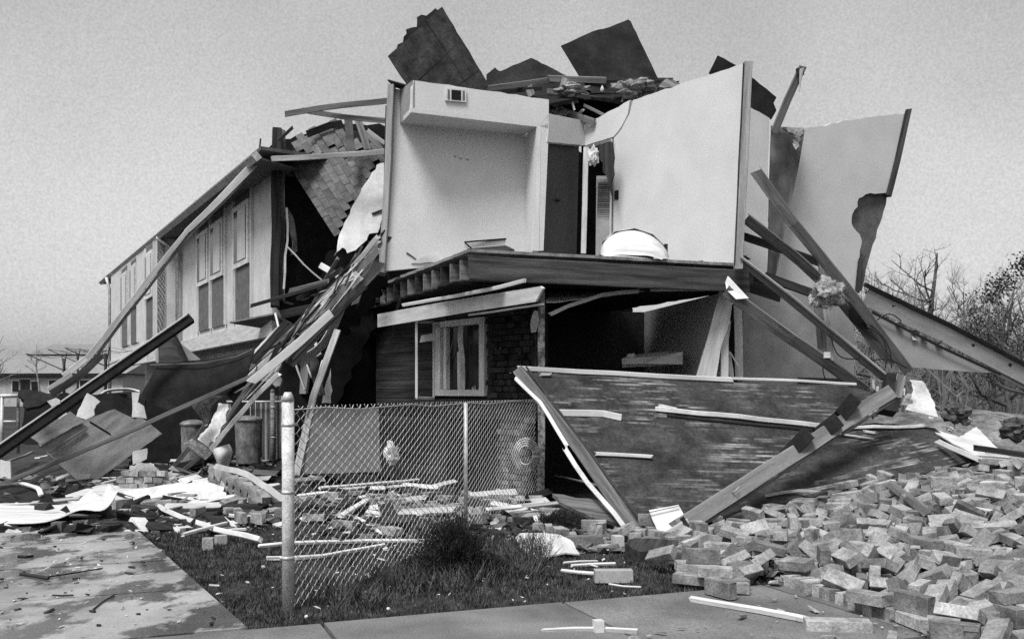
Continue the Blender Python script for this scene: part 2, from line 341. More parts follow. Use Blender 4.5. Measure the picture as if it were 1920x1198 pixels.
# rotary clothes dryers
def dryer(u, vt, d, label):
    h = thing('clothes_dryer', label, 'clothes dryer', P(u, 760, d), 'rotary clothes dryers in the yard')
    b = P(u, 780, d); t = P(u, vt, d); tube('pole', [b, t], .035, wood_d, h)
    for k in range(4):
        a = k * 1.571 + .5; e = Vector((math.cos(a), math.sin(a), .12)) * .85; tube('arm', [t + Vector((0,0,-.3)), t + e], .012, wood_d, h, 4)
        for q in (.6, 1.0):
            e2 = Vector((math.cos(a+1.571), math.sin(a+1.571), .12)) * .85; tube('line', [t + e * q, t + (e + e2) * q * .5 + Vector((0,0,-.06)), t + e2 * q], .004, wood_d, h, 3)
dryer(120, 672, 24, 'leftmost rotary clothes dryer in front of the low house roof')
dryer(146, 662, 30, 'middle rotary clothes dryer behind the leaning gutter board')
dryer(198, 662, 22, 'rightmost rotary clothes dryer between gutter board and dark beam')
# ------------------------------------------------------------------ row of townhouses, receding left
row = thing('townhouse_row', 'intact two storey stucco townhouses receding left with dark eaves and tall narrow windows', 'townhouse', (-4.2, 16, 0))
NA = Vector((-3.75, 15, 0)); OUT = Vector((-D.y, D.x, 0)).normalized(); OUT = Vector((-.875, -.483, 0))
FA = Pl(NA, OUT); FB = Pl(NA + OUT * .53, OUT)
def sA(t, z, off=0): q = NA + Vector((-.552, 1, 0)) * t + OUT * off; return Vector((q.x, q.y, z))
def facade_box(name, t0, t1, z0, z1, off, th, mat, parent):       # box on the facade, outer face at off
    a = [sA(t0, z0, off), sA(t1, z0, off), sA(t1, z1, off), sA(t0, z1, off)]; return slab(name, a, th, mat, parent)
def tu(u, off=0):                                                  # parameter along the facade seen at column u
    k = (u - CX) / F; q = NA + OUT * off; return (q.x - k * q.y) / (k + .552)
WZ1, WZ0, PZ0 = 4.60, 3.52, 2.6
tS = tu(341)
facade_box('wall', 0, tS, 2.5, 4.80, 0, .2, stucco, row)
TE = tu(208, .53)
facade_box('wall', tS, TE, 2.3, 4.86, .53, .2, stucco, row)
slab('return_wall', [sA(tS, 2.3, .53), sA(tS, 4.8, .53), sA(tS, 4.8, -.1), sA(tS, 2.3, -.1)], .12, stucco, row)
facade_box('lower_wall', .4, TE, 0, 2.5, -.45, .2, siding_w, row)
slab('end_wall', [sA(.4, 0, -.45), sA(.4, 2.5, -.45), sA(.4, 2.5, -.45) + E1 * 2.2, sA(.4, 0, -.45) + E1 * 2.2], .15, grey_board, row)
for k in range(16): facade_box('siding_board', .42, 6, .12 + k * .148, .12 + k * .148 + .138, -.43 + .012, .02, siding_w, row)
facade_box('belt_board', -.1, tS + .0, 2.22, 2.495, .04, .12, paint, row)
facade_box('belt_board', tS, TE, 2.05, 2.295, .57, .12, paint, row)
facade_box('soffit', 0, TE, 2.38, 2.42, -.02, .45, panel_g, row)
def window_bay(u0, u1, off, trims=True):
    t0, t1 = tu(u0, off), tu(u1, off); w = abs(t1 - t0)
    if t0 > t1: t0, t1 = t1, t0
    f = facade_box('window', t0, t1, WZ0, WZ1, off + .07, .09, paint, row)
    g = w * .10
    facade_box('pane', t0 + g, t1 - g, WZ0 + .09, WZ1 - .09, off + .075, .02, glass_d, f)
    facade_box('blind', t0 + w * .12, t0 + w * .62, WZ0 + .1, WZ1 - .1, off + .084, .012, paint, f)
    facade_box('spandrel_panel', t0 + .05, t1 - .05, PZ0, WZ0 - .02, off + .03, .04, panel_g, row)
    facade_box('spandrel_panel', t0 + .05, t1 - .05, WZ1 + .02, 4.75, off + .03, .04, panel_g, row)
    for tt in (t0 - .13, t1 + .05): facade_box('trim_board', tt, tt + .08, PZ0, 4.76, off + .05, .06, paint, row)
window_bay(443, 472, 0); window_bay(374, 395, 0); window_bay(399, 423, 0)
window_bay(276, 290, .53); window_bay(247, 259, .53); window_bay(230, 242, .53)
# eaves and roof
ev = .45
e0, e1_ = sA(-.95, 4.70, ev), sA(17.1, 4.93, ev); i0, i1 = sA(-.2, 4.78, -.5), sA(17.1, 5.0, -.5)
slab('eave_soffit', [e0, e1_, i1, i0], .03, panel_g, row)
slab('roof', [e0 + Vector((0,0,.14)), e1_ + Vector((0,0,.14)), i1 + Vector((0,0,.22)) - OUT * 1.5, i0 + Vector((0,0,.22)) - OUT * 1.5], .05, shingle_m, row)
board('gutter', [e0 + OUT * .06 + Vector((0,0,.04)), e1_ + OUT * .06 + Vector((0,0,.04))], .12, .1, galv, row, px=False, wob=0)
dp = sA(TE + .1, 4.85, .55); tube('downspout', [dp + OUT * .1, dp + Vector((0,0,-.4)), dp + Vector((0,0,-4.9))], .05, galv, row)
dp = sA(tS - .1, 4.8, .12); tube('downspout', [dp + OUT * .45, dp + Vector((0,0,-.3)), dp + Vector((0,0,-2.6))], .04, galv, row)
# party wall facing the wreck, coloured black for the dark interior
pw = Vector((-3.62, 15.2, 0)); pe = pw + E1 * 6.2
slab('party_wall', [pw, pe, pe + Vector((0,0,5.6)), pw + E1 * 1.2 + Vector((0,0,5.72)), pw + Vector((0,0,5.35))], .2, black, row, rag=.03)
slab('end_soffit', [P(430, 606, 15.6), P(512, 590, 14.6), P(552, 612, 14.9), P(500, 617, 15.4)], .03, panel_g, row)
board('corner_post', [P(519, 246, 14.75), P(517, 420, 14.8), P(515, 572, 14.85)], 17, .16, wood_d, row, rag=.06, wob=.012, rag0=.05)
board('torn_edge', [P(531, 250, 14.95), P(529, 420, 14.95), P(527, 560, 14.95)], 8, .1, wood_m, row, rag=.08, wob=.02)
board('white_edge_trim', [P(511, 302, 14.8), P(509, 520, 14.82)], 3, .04, paint, row)
# ------------------------------------------------------------------ wrecked end house
hs = thing('wrecked_house', 'wrecked end house with its outer walls torn off showing pale upstairs room walls', 'house', (0.3, 11.6, 0))
W1f = VP(775, 12.4, 1028, 13.1); W1b = VP(735, 12.96, 985, 13.5)
W1h = VP(1028, 13.1, 1097, 13.9); W2 = VP(1097, 13.9, 1395, 11.7)
o = W1f.on
aw = slab('alcove_back_wall', [W1b.on(734, 166), W1b.on(775, 172), W1b.on(985, 246), W1b.on(1003, 300), W1b.on(1003, 480), W1b.on(717, 509)], .1, plaster, hs)
fc = slab('soffit_face', [o(775, 151), o(1029, 187), o(1028, 242), o(1008, 238), o(771, 209)], .1, plaster, hs, rag=.006)
a, b, c_, d_ = o(771, 210), o(1008, 239), W1b.on(983, 252), W1b.on(751, 233)
slab('alcove_ceiling', [a, b, c_, d_], .06, plaster, hs)
slab('alcove_side_wall', [o(1008, 236), W1b.on(985, 248), W1b.on(984, 490), o(1001, 470)], .06, plaster, hs)
slab('alcove_side_wall', [o(1029, 215), o(1029, 242), o(1019, 470), o(1000, 470), o(1008, 236)], .08, plaster, hs)
slab('header_side', [o(776, 151), o(772, 209), W1b.on(752, 232), W1b.on(748, 170)], .03, grey_board, hs)
board('wall_end_trim', [P(735, 163, 12.9), P(727, 330, 12.92), P(718, 510, 12.94)], 12, .12, wood_l, hs, roll=.25, rag=.02)
board('wall_end_stud', [P(726, 200, 13.05), P(719, 490, 13.05)], 7, .1, wood_d, hs)
slab('ceiling_scrap', [P(727, 150, 12.9), P(770, 166, 12.7), P(775, 172, 12.9), P(735, 165, 13.1)], .02, felt, hs, rag=.02)
# vent
vt = slab('air_vent', [o(834, 166, .03), o(873, 169, .03), o(873, 193, .03), o(834, 190, .03)], .04, paint, hs)
slab('vent_opening', [o(845, 170, .034), o(863, 171.5, .034), o(863, 190, .034), o(845, 188.5, .034)], .02, black, vt)
slab('vent_opening', [o(838, 169.3, .034), o(842, 169.7, .034), o(842, 188, .034), o(838, 187.5, .034)], .02, panel_g, vt)
slab('vent_opening', [o(866, 172, .034), o(870, 172.4, .034), o(870, 190, .034), o(866, 189.6, .034)], .02, panel_g, vt)
h = W1h.on
slab('hall_header', [h(1029, 213), h(1096, 226), h(1098, 273), h(1026, 266)], .1, plaster, hs, rag=.004)
slab('dark_door', [h(1026, 264, -.12), h(1099, 272, -.12), h(1094, 480, -.12), h(1020, 475, -.12)], .05, M('dark_veneer', .03, .055, .5, 5, (4, 4, .3), bump=.1, fine=50, fk=.2, rnd=0), hs)
tube('door_knob', [h(1057, 374, -.12), h(1057, 374, -.07)], .025, wood_d, hs, 8)
w = W2.on
slab('room_header', [w(1097, 227), w(1120, 222), w(1181, 188), w(1177, 214), w(1165, 238), w(1150, 257), w(1097, 274)], .1, plaster, hs, rag=.004)
slab('room_wall', [w(1151, 259), w(1166, 241), w(1180, 215), w(1187, 188), w(1395, 119), w(1379, 497), w(1146, 482)], .11, plaster, hs, rag=.006)
slab('door_lintel', [w(1099, 275, .02), w(1149, 259, .02), w(1149, 265, .02), w(1099, 281, .02)], .12, wood_m, hs)
board('door_jamb', [w(1101, 278, .02), w(1096, 476, .02)], 10, .12, paint, hs)
board('door_jamb', [w(1149, 263, .02), w(1146, 480, .02)], 4, .12, wood_l, hs)
slab('light_switch', [w(1154, 358, .02), w(1160, 357, .02), w(1160, 374, .02), w(1154, 375, .02)], .03, felt, hs)
lv = slab('louvred_door', [P(1118, 330, 13.7), P(1146, 330, 13.5), P(1143, 480, 13.4), P(1117, 480, 13.6)], .03, grey_board, hs)
for k in range(38):
    y = 338 + k * 3.6; board('louvre', [P(1120, y, 13.64), P(1144, y, 13.46)], 1.6, .02, wood_m, lv, wob=0)
slab('torn_panel', [P(1122, 270, 13.3), P(1147, 266, 13.1), P(1147, 372, 13.1), P(1138, 330, 13.2), P(1124, 300, 13.3)], .02, wood_d, hs, rag=.02)
lump('torn_curtain', P(1112, 292, 13.3), (.07, .06, .14), foam, hs, .4)
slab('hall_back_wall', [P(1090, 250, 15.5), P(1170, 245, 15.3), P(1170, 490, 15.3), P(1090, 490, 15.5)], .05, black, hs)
board('wall_end_stud', [P(1402, 118, 11.62), P(1394, 300, 11.62), P(1384, 503, 11.62)], 15, .12, wood_l, hs, roll=-.15, rag=.02)
board('wall_edge_strip', [P(1394, 120, 11.58), P(1386, 300, 11.58), P(1377, 496, 11.58)], 2, .05, wood_d, hs)
# upper floor deck
FZ = 2.9
c1 = P(881, 474, 1); c1 = Vector((-.47, 10.62, FZ)); c2 = Vector((2.88, 11.86, FZ)); c3 = Vector((-2.25, 14.8, FZ)); c4 = c2 + c3 - c1
slab('floor_deck', [c1, c2, c4, c3], .035, plywood, hs, rag=.01)
jl = (c2 - c1).normalized(); jb = (c3 - c1).normalized(); dz = Vector((0, 0, -.04))
for k in range(14):
    q = c1 + jb * (.02 + k * .34) + dz + Vector((0, 0, -.12)); board('floor_joist', [q + jl * (.02 if k else 0), q + jl * 3.3], .23, .045, wood_m if k % 3 else wood_d, hs, px=False, face=-jb)
board('rim_board', [c1 + dz + Vector((0,0,-.14)) - jb * .03, c2 + dz + Vector((0,0,-.15)) - jb * .03], .27, .045, M('rim_wood', .02, .09, .85, 3, (.3, 5, 3), bump=.35, fine=60, fk=.45, rnd=0), hs, px=False, face=-jb, rag=.05)
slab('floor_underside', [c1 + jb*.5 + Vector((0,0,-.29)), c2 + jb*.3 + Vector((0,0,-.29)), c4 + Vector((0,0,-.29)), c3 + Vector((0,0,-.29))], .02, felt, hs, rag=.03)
for (u1, v1, u2, v2, dd, ww) in [(1255, 512, 1400, 520, 12.0, 34), (1290, 500, 1455, 553, 12.6, 22), (1380, 512, 1462, 545, 12.9, 26), (1300, 495, 1392, 484, 12.2, 9)]:
    board('broken_joist', [P(u1, v1, dd), P(u2, v2, dd + .1)], ww, .05, wood_d, hs, rag=.12)
slab('torn_brace', [P(1358, 515, 11.7), P(1366, 518, 11.7), P(1404, 560, 11.6), P(1380, 560, 11.6), P(1362, 545, 11.7)], .03, paint, hs)
# corner post and left lower wall
post = board('corner_post', [Vector((.354, 11.6, 0)), Vector((.354, 11.6, 2.66))], .085, .085, M('peeling_paint', .12, .45, .8, 3, (4, 5, 5), bump=.3, fine=30, fk=.3, rnd=0, th=(.42, .58)), hs, px=False, face=(0,-1,0))
WL = VP(1015, 11.6, 640, 16.0); wl = WL.on; LA = Vector((.354, 11.6, 0)); LB = Vector((-2.84, 16, 0)); LD = (LB - LA).normalized()
def wz(u, z, off=0):
    k = (u - CX) / F; q = LA + LD * 0; t = (q.x - k * q.y) / (k * LD.y - LD.x); p = q + LD * t; nn = Vector((LD.y * -1, LD.x, 0)); nn = nn if nn.dot(-p) > 0 else -nn
    return Vector((p.x, p.y, z)) + nn * off
def lq(name, u0, u1, z0, z1, off, t, mat, parent=hs): return slab(name, [wz(u0, z0, off), wz(u1, z0, off), wz(u1, z1, off), wz(u0, z1, off)], t, mat, parent)
zt = 2.55
for (a_, b_, z0, z1) in [(706, 819, .0, zt), (915, 1013, 0, zt), (819, 915, 0, 1.27), (819, 915, 2.28, zt)]: lq('sheathing', a_, b_, z0, z1, 0, .12, black)
k = 0; z = .05
while z < zt - .1:
    for (a_, b_) in ([(708, 817), (917, 1009)] if 1.2 < z < 2.25 else [(708, 840), (842, 1009)]):
        if not (z < .95 and a_ > 800):
            lq('siding_board', a_, b_, z, z + .128, .02 + random.uniform(0, .012), .018, siding_d)
    z += .135; k += 1
lq('patch_panel', 925, 1005, 1.42, 2.45, .03, .02, felt)
for j in range(15):
    for i in range(7):
        u0 = 921 + i * 12.2 + (6 if j % 2 else 0)
        if u0 + 11 < 1008 and random.random() > .12: lq('brick', u0, u0 + 11.4, 1.28 + j * .079, 1.28 + j * .079 + .067, .07 + random.uniform(-.012, .03), .06, brick_b)
for i in range(9):
    u = random.uniform(928, 1000); v = random.uniform(620, 730); s = random.uniform(2, 5); slab('torn_paper', [wl(u, v, .06), wl(u+s, v-1, .06), wl(u+s*.7, v+s*1.4, .06), wl(u-1, v+s, .06)], .004, drywall, hs)
lq('door_recess', 640, 706, 0, 2.3, -.35, .05, black); lq('door_header', 636, 712, 2.3, zt, .0, .12, black)
lq('side_panel', 600, 640, 0, zt, -.02, .1, wood_d)
board('door_post', [wz(627, .1, .08), wz(627, 2.28, .08)], 13, .09, paint, hs, wob=.002)
board('door_post', [wz(617, .1, .02), wz(617, 2.2, .02)], 4, .09, paint, hs)
board('door_head_trim', [wl(560, 640, .15), wl(640, 630, .15), wl(706, 614, .15)], 4, .05, paint, hs)
slab('door_notice', [wl(646, 644, -.2), wl(666, 640, -.2), wl(666, 643, -.2), wl(646, 648, -.2)], .01, paint, hs)
slab('door_plate', [wl(644, 680, -.2), wl(650, 679, -.2), wl(650, 690, -.2), wl(644, 691, -.2)], .01, paint, hs)
# white fascia over the window
def wo_(u, v, off):
    n = WL.n if WL.n.dot(Vector((0, 0, 0)) - WL.p) > 0 else -WL.n; return Pl(WL.p + n * off, n).on(u, v)
slab('fascia_board', [wo_(709, 589, .75), wo_(820, 568, .8), wo_(1012, 537, .85), wo_(1017, 541, .85), wo_(1004, 566, .82), wo_(880, 585, .78), wo_(706, 614, .75)], .03, paint, hs)
board('fascia_strip', [wo_(880, 590, .72), wo_(950, 581, .74), wo_(1018, 570, .76)], 4, .03, paint, hs)
board('fascia_strip', [wo_(757, 572, .95), wo_(850, 556, .95), wo_(930, 540, .98), wo_(982, 527, 1.0)], 7, .03, paint, hs, rag=.03)
board('ledger_board', [wo_(690, 566, .3), wo_(850, 545, .35), wo_(1000, 516, .4)], 9, .05, wood_d, hs)
board('hanging_splinter', [wo_(751, 560, .6), wo_(742, 590, .6), wo_(735, 636, .58)], 7, .015, wood_d, hs, taper=.2)
slab('hanging_flake', [P(1002, 582, 11.5), P(1008, 583, 11.5), P(1011, 600, 11.5), P(1005, 622, 11.5), P(996, 624, 11.5), P(994, 608, 11.5)], .02, foam, hs, rag=.01)
# window
wf = lq('window_frame', 822, 913, 1.30, 1.38, .05, .14, paint)
for (a_, b_, z0, z1) in [(822, 913, 2.25, 2.33), (819, 831, 1.30, 2.33), (904, 914, 1.30, 2.33)]: lq('frame_bar', a_, b_, z0, z1, .052, .14, paint, wf)
lq('frame_bar', 835, 840, 1.39, 2.24, .03, .06, paint, wf)
lq('window_pane', 840, 862, 1.39, 2.24, -.03, .008, glass_d, wf); lq('window_pane', 873, 903, 1.39, 2.24, -.03, .008, glass_d, wf)
board('broken_mullion', [wl(867, 603, .02), wl(866, 650, .02), wl(869, 668, .02), wl(868, 740, .02)], 10, .05, foam, wf, wob=.01)
board('mullion', [wl(866, 660, .05), wl(867, 742, .05)], 6, .04, paint, wf)
board('loose_rod', [wl(855, 625, .02), wl(838, 690, .02)], 1.5, .01, wood_m, wf)
for i in range(9):
    u = 873 + i * 3.4; hgt = random.uniform(6, 20); slab('glass_shard', [wl(u, 741, 0), wl(u+4, 741, 0), wl(u+random.uniform(0, 4), 741-hgt, 0)], .004, paint if i % 2 else drywall, wf)
s0, s1 = wl(820, 604, .06), wl(820, 747, .06); n_ = (wl(820, 700, .6) - wl(820, 700, .0)); hinge = WL.p
t0 = P(781, 604, 13.15); b0 = P(781, 746, 13.15)
sash = board('casement_sash', [t0, b0], 5, .035, paint, hs, wob=0)
board('sash_rail', [t0, s0], 4, .03, paint, sash, wob=0); board('sash_rail', [b0, s1], 6, .03, paint, sash, wob=0); board('sash_stile', [s0, s1], 4, .03, paint, sash, wob=0)
slab('sash_scrap', [P(790, 629, 13.15), P(817, 624, 13.2), P(817, 638, 13.2), P(787, 642, 13.15)], .01, paint, sash)
# brick veneer remains near the post
vn = Vector((-(LB-LA).y, (LB-LA).x, 0)).normalized()
for j in range(13):
    z = .04 + j * .078
    for i in range(7):
        u0 = 948 + i * 10.5 + (5 if j % 2 else 0)
        if u0 + 9 > 1011 or random.random() < .10 + (j > 10) * .5: continue
        lq('brick', u0, u0 + 9.6, z, z + .066, .13 + random.uniform(-.012, .02), .09, brick_d)
# lower room, right of the post
RB = P(1208, HY, 15.0); RB.z = 0; RA = P(1352, HY, 12.1); RA.z = 0
up = Vector((0, 0, 2.6))
slab('lower_back_wall', [wz(1011, 0, -.2) + Vector((-.6, 3.2, 0)), RB, RB + up, wz(1011, 0, -.2) + Vector((-.6, 3.2, 0)) + up], .1, M('dark_panelling', .02, .045, .7, 4, (5, 5, .3), bump=.2), hs)
slab('lower_side_wall', [RB, RA, RA + up, RB + up], .1, plaster, hs)
ctr = slab('wall_shelf', [P(1166, 672, 12.9), P(1178, 664, 13.2), P(1245, 663, 13.3), P(1280, 658, 13.0), P(1278, 668, 12.7)], .12, paint, hs)
raw('shelf_face', [P(1166, 684, 12.85), P(1200, 682, 12.75), P(1280, 683, 12.6), P(1280, 659, 12.6), P(1230, 668, 12.75), P(1166, 672, 12.85), P(1166, 684, 12.95), P(1200, 682, 12.85), P(1280, 683, 12.7), P(1280, 659, 12.7), P(1230, 668, 12.85), P(1166, 672, 12.95)],
    [(0,1,2,3,4,5), (11,10,9,8,7,6), (0,6,7,1), (1,7,8,2), (2,8,9,3), (3,9,10,4), (4,10,11,5), (5,11,6,0)], paint, None, hs)
slab('shelf_bracket', [P(1176, 664, 13.0), P(1190, 662, 13.0), P(1190, 672, 13.0), P(1176, 673, 13.0)], .03, paint, ctr)
# torn ceiling drywall strips
slab('torn_ceiling', [P(1021, 549, 12.0), P(1080, 545, 12.2), P(1180, 534, 12.4), P(1210, 541, 12.0), P(1140, 552, 11.7), P(1040, 573, 11.4), P(1024, 562, 11.4)], .015, drywall, hs, rag=.015)
board('ceiling_strip', [P(1035, 588, 11.4), P(1070, 570, 11.45), P(1130, 553, 11.5), P(1196, 547, 11.6)], 7, .02, drywall, hs, rag=.05, wob=.012)
board('ceiling_strip', [P(1175, 538, 11.75), P(1250, 538, 11.75), P(1348, 540, 11.8)], 5, .02, paint, hs, rag=.04)
board('ceiling_strip', [P(1222, 544, 11.7), P(1340, 543, 11.75)], 5, .02, drywall, hs, rag=.03)
slab('ceiling_underlay', [P(1024, 530, 12.6), P(1100, 536, 12.7), P(1350, 540, 12.3), P(1350, 532, 12.6), P(1024, 522, 13)], .02, grey_board, hs, rag=.01)
# leaning pale slab and studs on the right
slab('leaning_board', [P(1350, 545, 12.0), P(1375, 556, 12.0), P(1368, 605, 12.0), P(1352, 650, 12.0), P(1342, 712, 12.0), P(1304, 712, 12.0), P(1325, 640, 12.0)], .05, paint, hs)
board('wall_stud', [P(1348, 625, 12.2), P(1349, 712, 12.2)], 12, .06, grey_board, hs)
board('wall_stud', [P(1383, 572, 12.5), P(1385, 640, 12.5), P(1386, 712, 12.5)], 15, .08, paint, hs)
board('wall_stud', [P(1369, 602, 12.3), P(1362, 665, 12.3), P(1361, 710, 12.3)], 3, .03, paint, hs)
slab('torn_lining', [P(1367, 655, 12.35), P(1373, 680, 12.35), P(1376, 706, 12.35), P(1368, 706, 12.35), P(1363, 680, 12.35)], .015, drywall, hs, rag=.01)
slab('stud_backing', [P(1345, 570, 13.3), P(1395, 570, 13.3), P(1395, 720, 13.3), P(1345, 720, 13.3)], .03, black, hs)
board('thin_brace', [P(1368, 660, 12.3), P(1384, 685, 12.3)], 3, .02, paint, hs)
# far walls on the right
W5 = VP(1392, 13.2, 1605, 14.3)
slab('lower_end_wall', [W5.on(1395, 540), W5.on(1440, 545), W5.on(1600, 556), W5.on(1602, 745), W5.on(1392, 745)], .1, grey_board, hs, rag=.01)
board('floor_sill', [W5.on(1490, 714, .1), W5.on(1600, 716, .1)], 12, .1, wood_d, hs)
W3 = VP(1395, 13.2, 1450, 13.5)
slab('hall_wall_fragment', [W3.on(1404, 200), W3.on(1414, 206), W3.on(1443, 222), W3.on(1440, 300), W3.on(1440, 480), W3.on(1437, 545), W3.on(1394, 520)], .06, plaster, hs, rag=.006)
W4 = P3(P(1508, 243, 13.9), P(1705, 212, 14.4), P(1600, 556, 14.5))
slab('leaning_wall', [W4.on(1507, 242), W4.on(1590, 226), W4.on(1660, 217), W4.on(1699, 212), W4.on(1688, 262), W4.on(1672, 320), W4.on(1662, 362), W4.on(1632, 362), W4.on(1610, 372), W4.on(1608, 388), W4.on(1598, 402),
    W4.on(1597, 420), W4.on(1606, 434), W4.on(1616, 452), W4.on(1612, 480), W4.on(1607, 505), W4.on(1607, 560), W4.on(1430, 552), W4.on(1470, 420), W4.on(1490, 330)], .06, plaster, hs, rag=.008, step=.1)
slab('broken_lining', [W4.on(1600, 366, -.08), W4.on(1676, 340, -.08), W4.on(1668, 382, -.08), W4.on(1640, 470, -.08), W4.on(1622, 545, -.08), W4.on(1600, 555, -.08), W4.on(1595, 450, -.08)], .03, panel_g, hs, rag=.008)
board('leaning_wall_edge', [W4.on(1702, 212, .0), W4.on(1686, 290, .0), W4.on(1667, 364, .0)], 11, .12, wood_d, hs, rag=.06)
board('leaning_wall_edge', [W4.on(1613, 490, .0), W4.on(1608, 545, .0)], 9, .1, wood_d, hs, rag=.05)
loft('torn_drape', [P(1446, 236, 13.5), P(1443, 330, 13.5), P(1440, 430, 13.5), P(1436, 553, 13.5)], [P(1509, 244, 13.7), P(1496, 320, 13.7), P(1472, 430, 13.6), P(1448, 552, 13.6)], .01, M('fibre_board', .05, .13, .95, 3, (1, 1, .5), bump=.5), hs, bump=.05)
loft('insulation_tuft', [P(1468, 238, 13.5), P(1484, 252, 13.45), P(1488, 275, 13.5)], [P(1508, 240, 13.5), P(1502, 258, 13.4), P(1492, 280, 13.5)], .04, insul, hs, bump=.07, rag=.015)
# attic: ceiling slab and broken trusses above
slab('attic_deck', [P(905, 168, 13.6), P(1030, 188, 13.2), P(1095, 232, 14.0), P(1190, 190, 13.4), P(1265, 160, 12.9), P(1262, 150, 16), P(1060, 145, 16.5), P(905, 156, 16)], .03, black, hs)
slab('attic_debris_board', [P(1030, 170, 14.3), P(1180, 165, 14.4), P(1192, 192, 14.4), P(1095, 235, 14.4), P(1030, 216, 14.3)], .03, black, hs, rag=.02)
for (u1, v1, u2, v2, ww, mt) in [(903, 168, 1046, 149, 11, wood_m), (1032, 148, 1130, 151, 12, wood_m), (1120, 155, 1250, 156, 12, wood_d), (1085, 180, 1168, 193, 7, wood_m), (1030, 172, 1100, 183, 10, wood_m),
        (940, 172, 1010, 166, 8, wood_d), (1060, 150, 1052, 178, 14, wood_m), (990, 160, 996, 178, 14, wood_m), (1045, 205, 1110, 228, 12, wood_m), (1100, 200, 1130, 215, 6, wood_m), (1200, 168, 1268, 158, 9, wood_d),
        (1040, 196, 1080, 190, 8, wood_m), (1075, 222, 1092, 208, 5, wood_l)]:
    board('broken_truss', [P(u1, v1, 13.9 + random.uniform(-.2, .2)), P(u2, v2, 13.9 + random.uniform(-.2, .2))], ww, .04, mt, hs, rag=.06)
fluff('insulation_heap', P(1190, 168, 13.5), (.30, .2, .15), M('insul_grey', .08, .26, 1, 7, bump=.9, fine=30, fk=.5), hs, 1100)
lump('insulation_heap', P(1075, 168, 13.7), (.22, .1, .06), insul, hs, .5)
lump('insulation_heap', P(1045, 212, 13.8), (.14, .1, .06), M('insul_grey', 0, 0), hs, .5)
board('attic_splinter', [P(1073, 192, 13.7), P(1077, 207, 13.7)], 4, .02, paint, hs)
lump('attic_scrap', P(1129, 167, 13.6), (.025, .02, .04), foam, hs, .3, sub=2)
# lavatory bowl / overturned tub edge upstairs
loft('fallen_tub', [P(1127, 478, 11.75), P(1133, 455, 11.75), P(1155, 437, 11.75), P(1190, 432, 11.75), P(1222, 443, 11.75), P(1245, 465, 11.75), P(1252, 486, 11.75)],
     [P(1136, 484, 11.4), P(1150, 480, 11.4), P(1160, 478, 11.4), P(1190, 479, 11.4), P(1215, 480, 11.4), P(1230, 484, 11.4), P(1240, 487, 11.4)], .02, paint, hs, bulge=.12)
tube('tub_rim', [P(1126, 480, 11.7), P(1132, 455, 11.7), P(1154, 437, 11.7), P(1190, 431, 11.7), P(1223, 442, 11.7), P(1246, 465, 11.7), P(1250, 487, 11.7)], .018, felt, hs)

bx_ = slab('drawer_front', [P(872, 456, 11.2), P(948, 449, 11.5), P(948, 458, 11.5), P(874, 464, 11.2)], .03, paint, hs); 
board('drawer_rim', [P(872, 454, 11.15), P(948, 448, 11.5)], 3, .03, felt, hs, wob=.002); board('drawer_rim', [P(872, 455, 11.15), P(888, 470, 11.1)], 3, .03, felt, hs, wob=.002)
slab('drawer_base', [P(876, 466, 11.2), P(948, 460, 11.5), P(965, 468, 11.4), P(890, 474, 11.1)], .03, wood_d, hs)
board('tub_support', [P(1157, 475, 11.55), P(1225, 482, 11.65)], 7, .04, drywall, hs); board('tub_support_top', [P(1157, 472, 11.5), P(1224, 479, 11.6)], 3, .03, felt, hs)
board('floor_stub', [P(1248, 458, 11.9), P(1248, 490, 11.9)], 7, .05, felt, hs)

board('plaster_tear', [W1b.on(762, 474, .012), W1b.on(774, 482, .012), W1b.on(785, 491, .012)], 2.5, .01, wood_d, hs, taper=.4)
slab('plaster_flap', [W1b.on(800, 478, .02), W1b.on(860, 488, .06), W1b.on(850, 494, .05), W1b.on(770, 494, .02)], .012, drywall, hs, rag=.01)
for q in ((858, 296, 10), (872, 298, 8), (850, 292, 6)): slab('plaster_dent', [W1b.on(q[0], q[1], .004), W1b.on(q[0] + q[2], q[1] + 1, .004), W1b.on(q[0] + q[2] * .7, q[1] + 4, .004)], .004, grey_board, hs)
def dirt_mound():
    V = []; Fc = []; n = 46; c = (8.0, 17.5)
    for j in range(n + 1):
        for i in range(n + 1):
            r = j / n * .97; a = 6.2832 * i / n; x = c[0] + 6.0 * r * math.cos(a); y = c[1] + 5.0 * r * math.sin(a)
            V.append((x, y, hg(x, y) + .03 * (1 - r) + (.07 * noise.noise((x * 1.4, y * 1.4, 2)) + .04 * noise.noise((x * 4, y * 4, 2)) + .03) * min(1, (1 - r) * 6)))
    for j in range(n):
        for i in range(n): k = j * (n + 1) + i; Fc.append((k, k + 1, k + n + 2, k + n + 1))
    o = raw('dirt_mound', V, Fc, M('pale_dirt', .06, .20, 1, 2.2, bump=.8, fine=14, fk=.45, rnd=0), Matrix(), None, True); o['kind'] = 'structure'
dirt_mound()
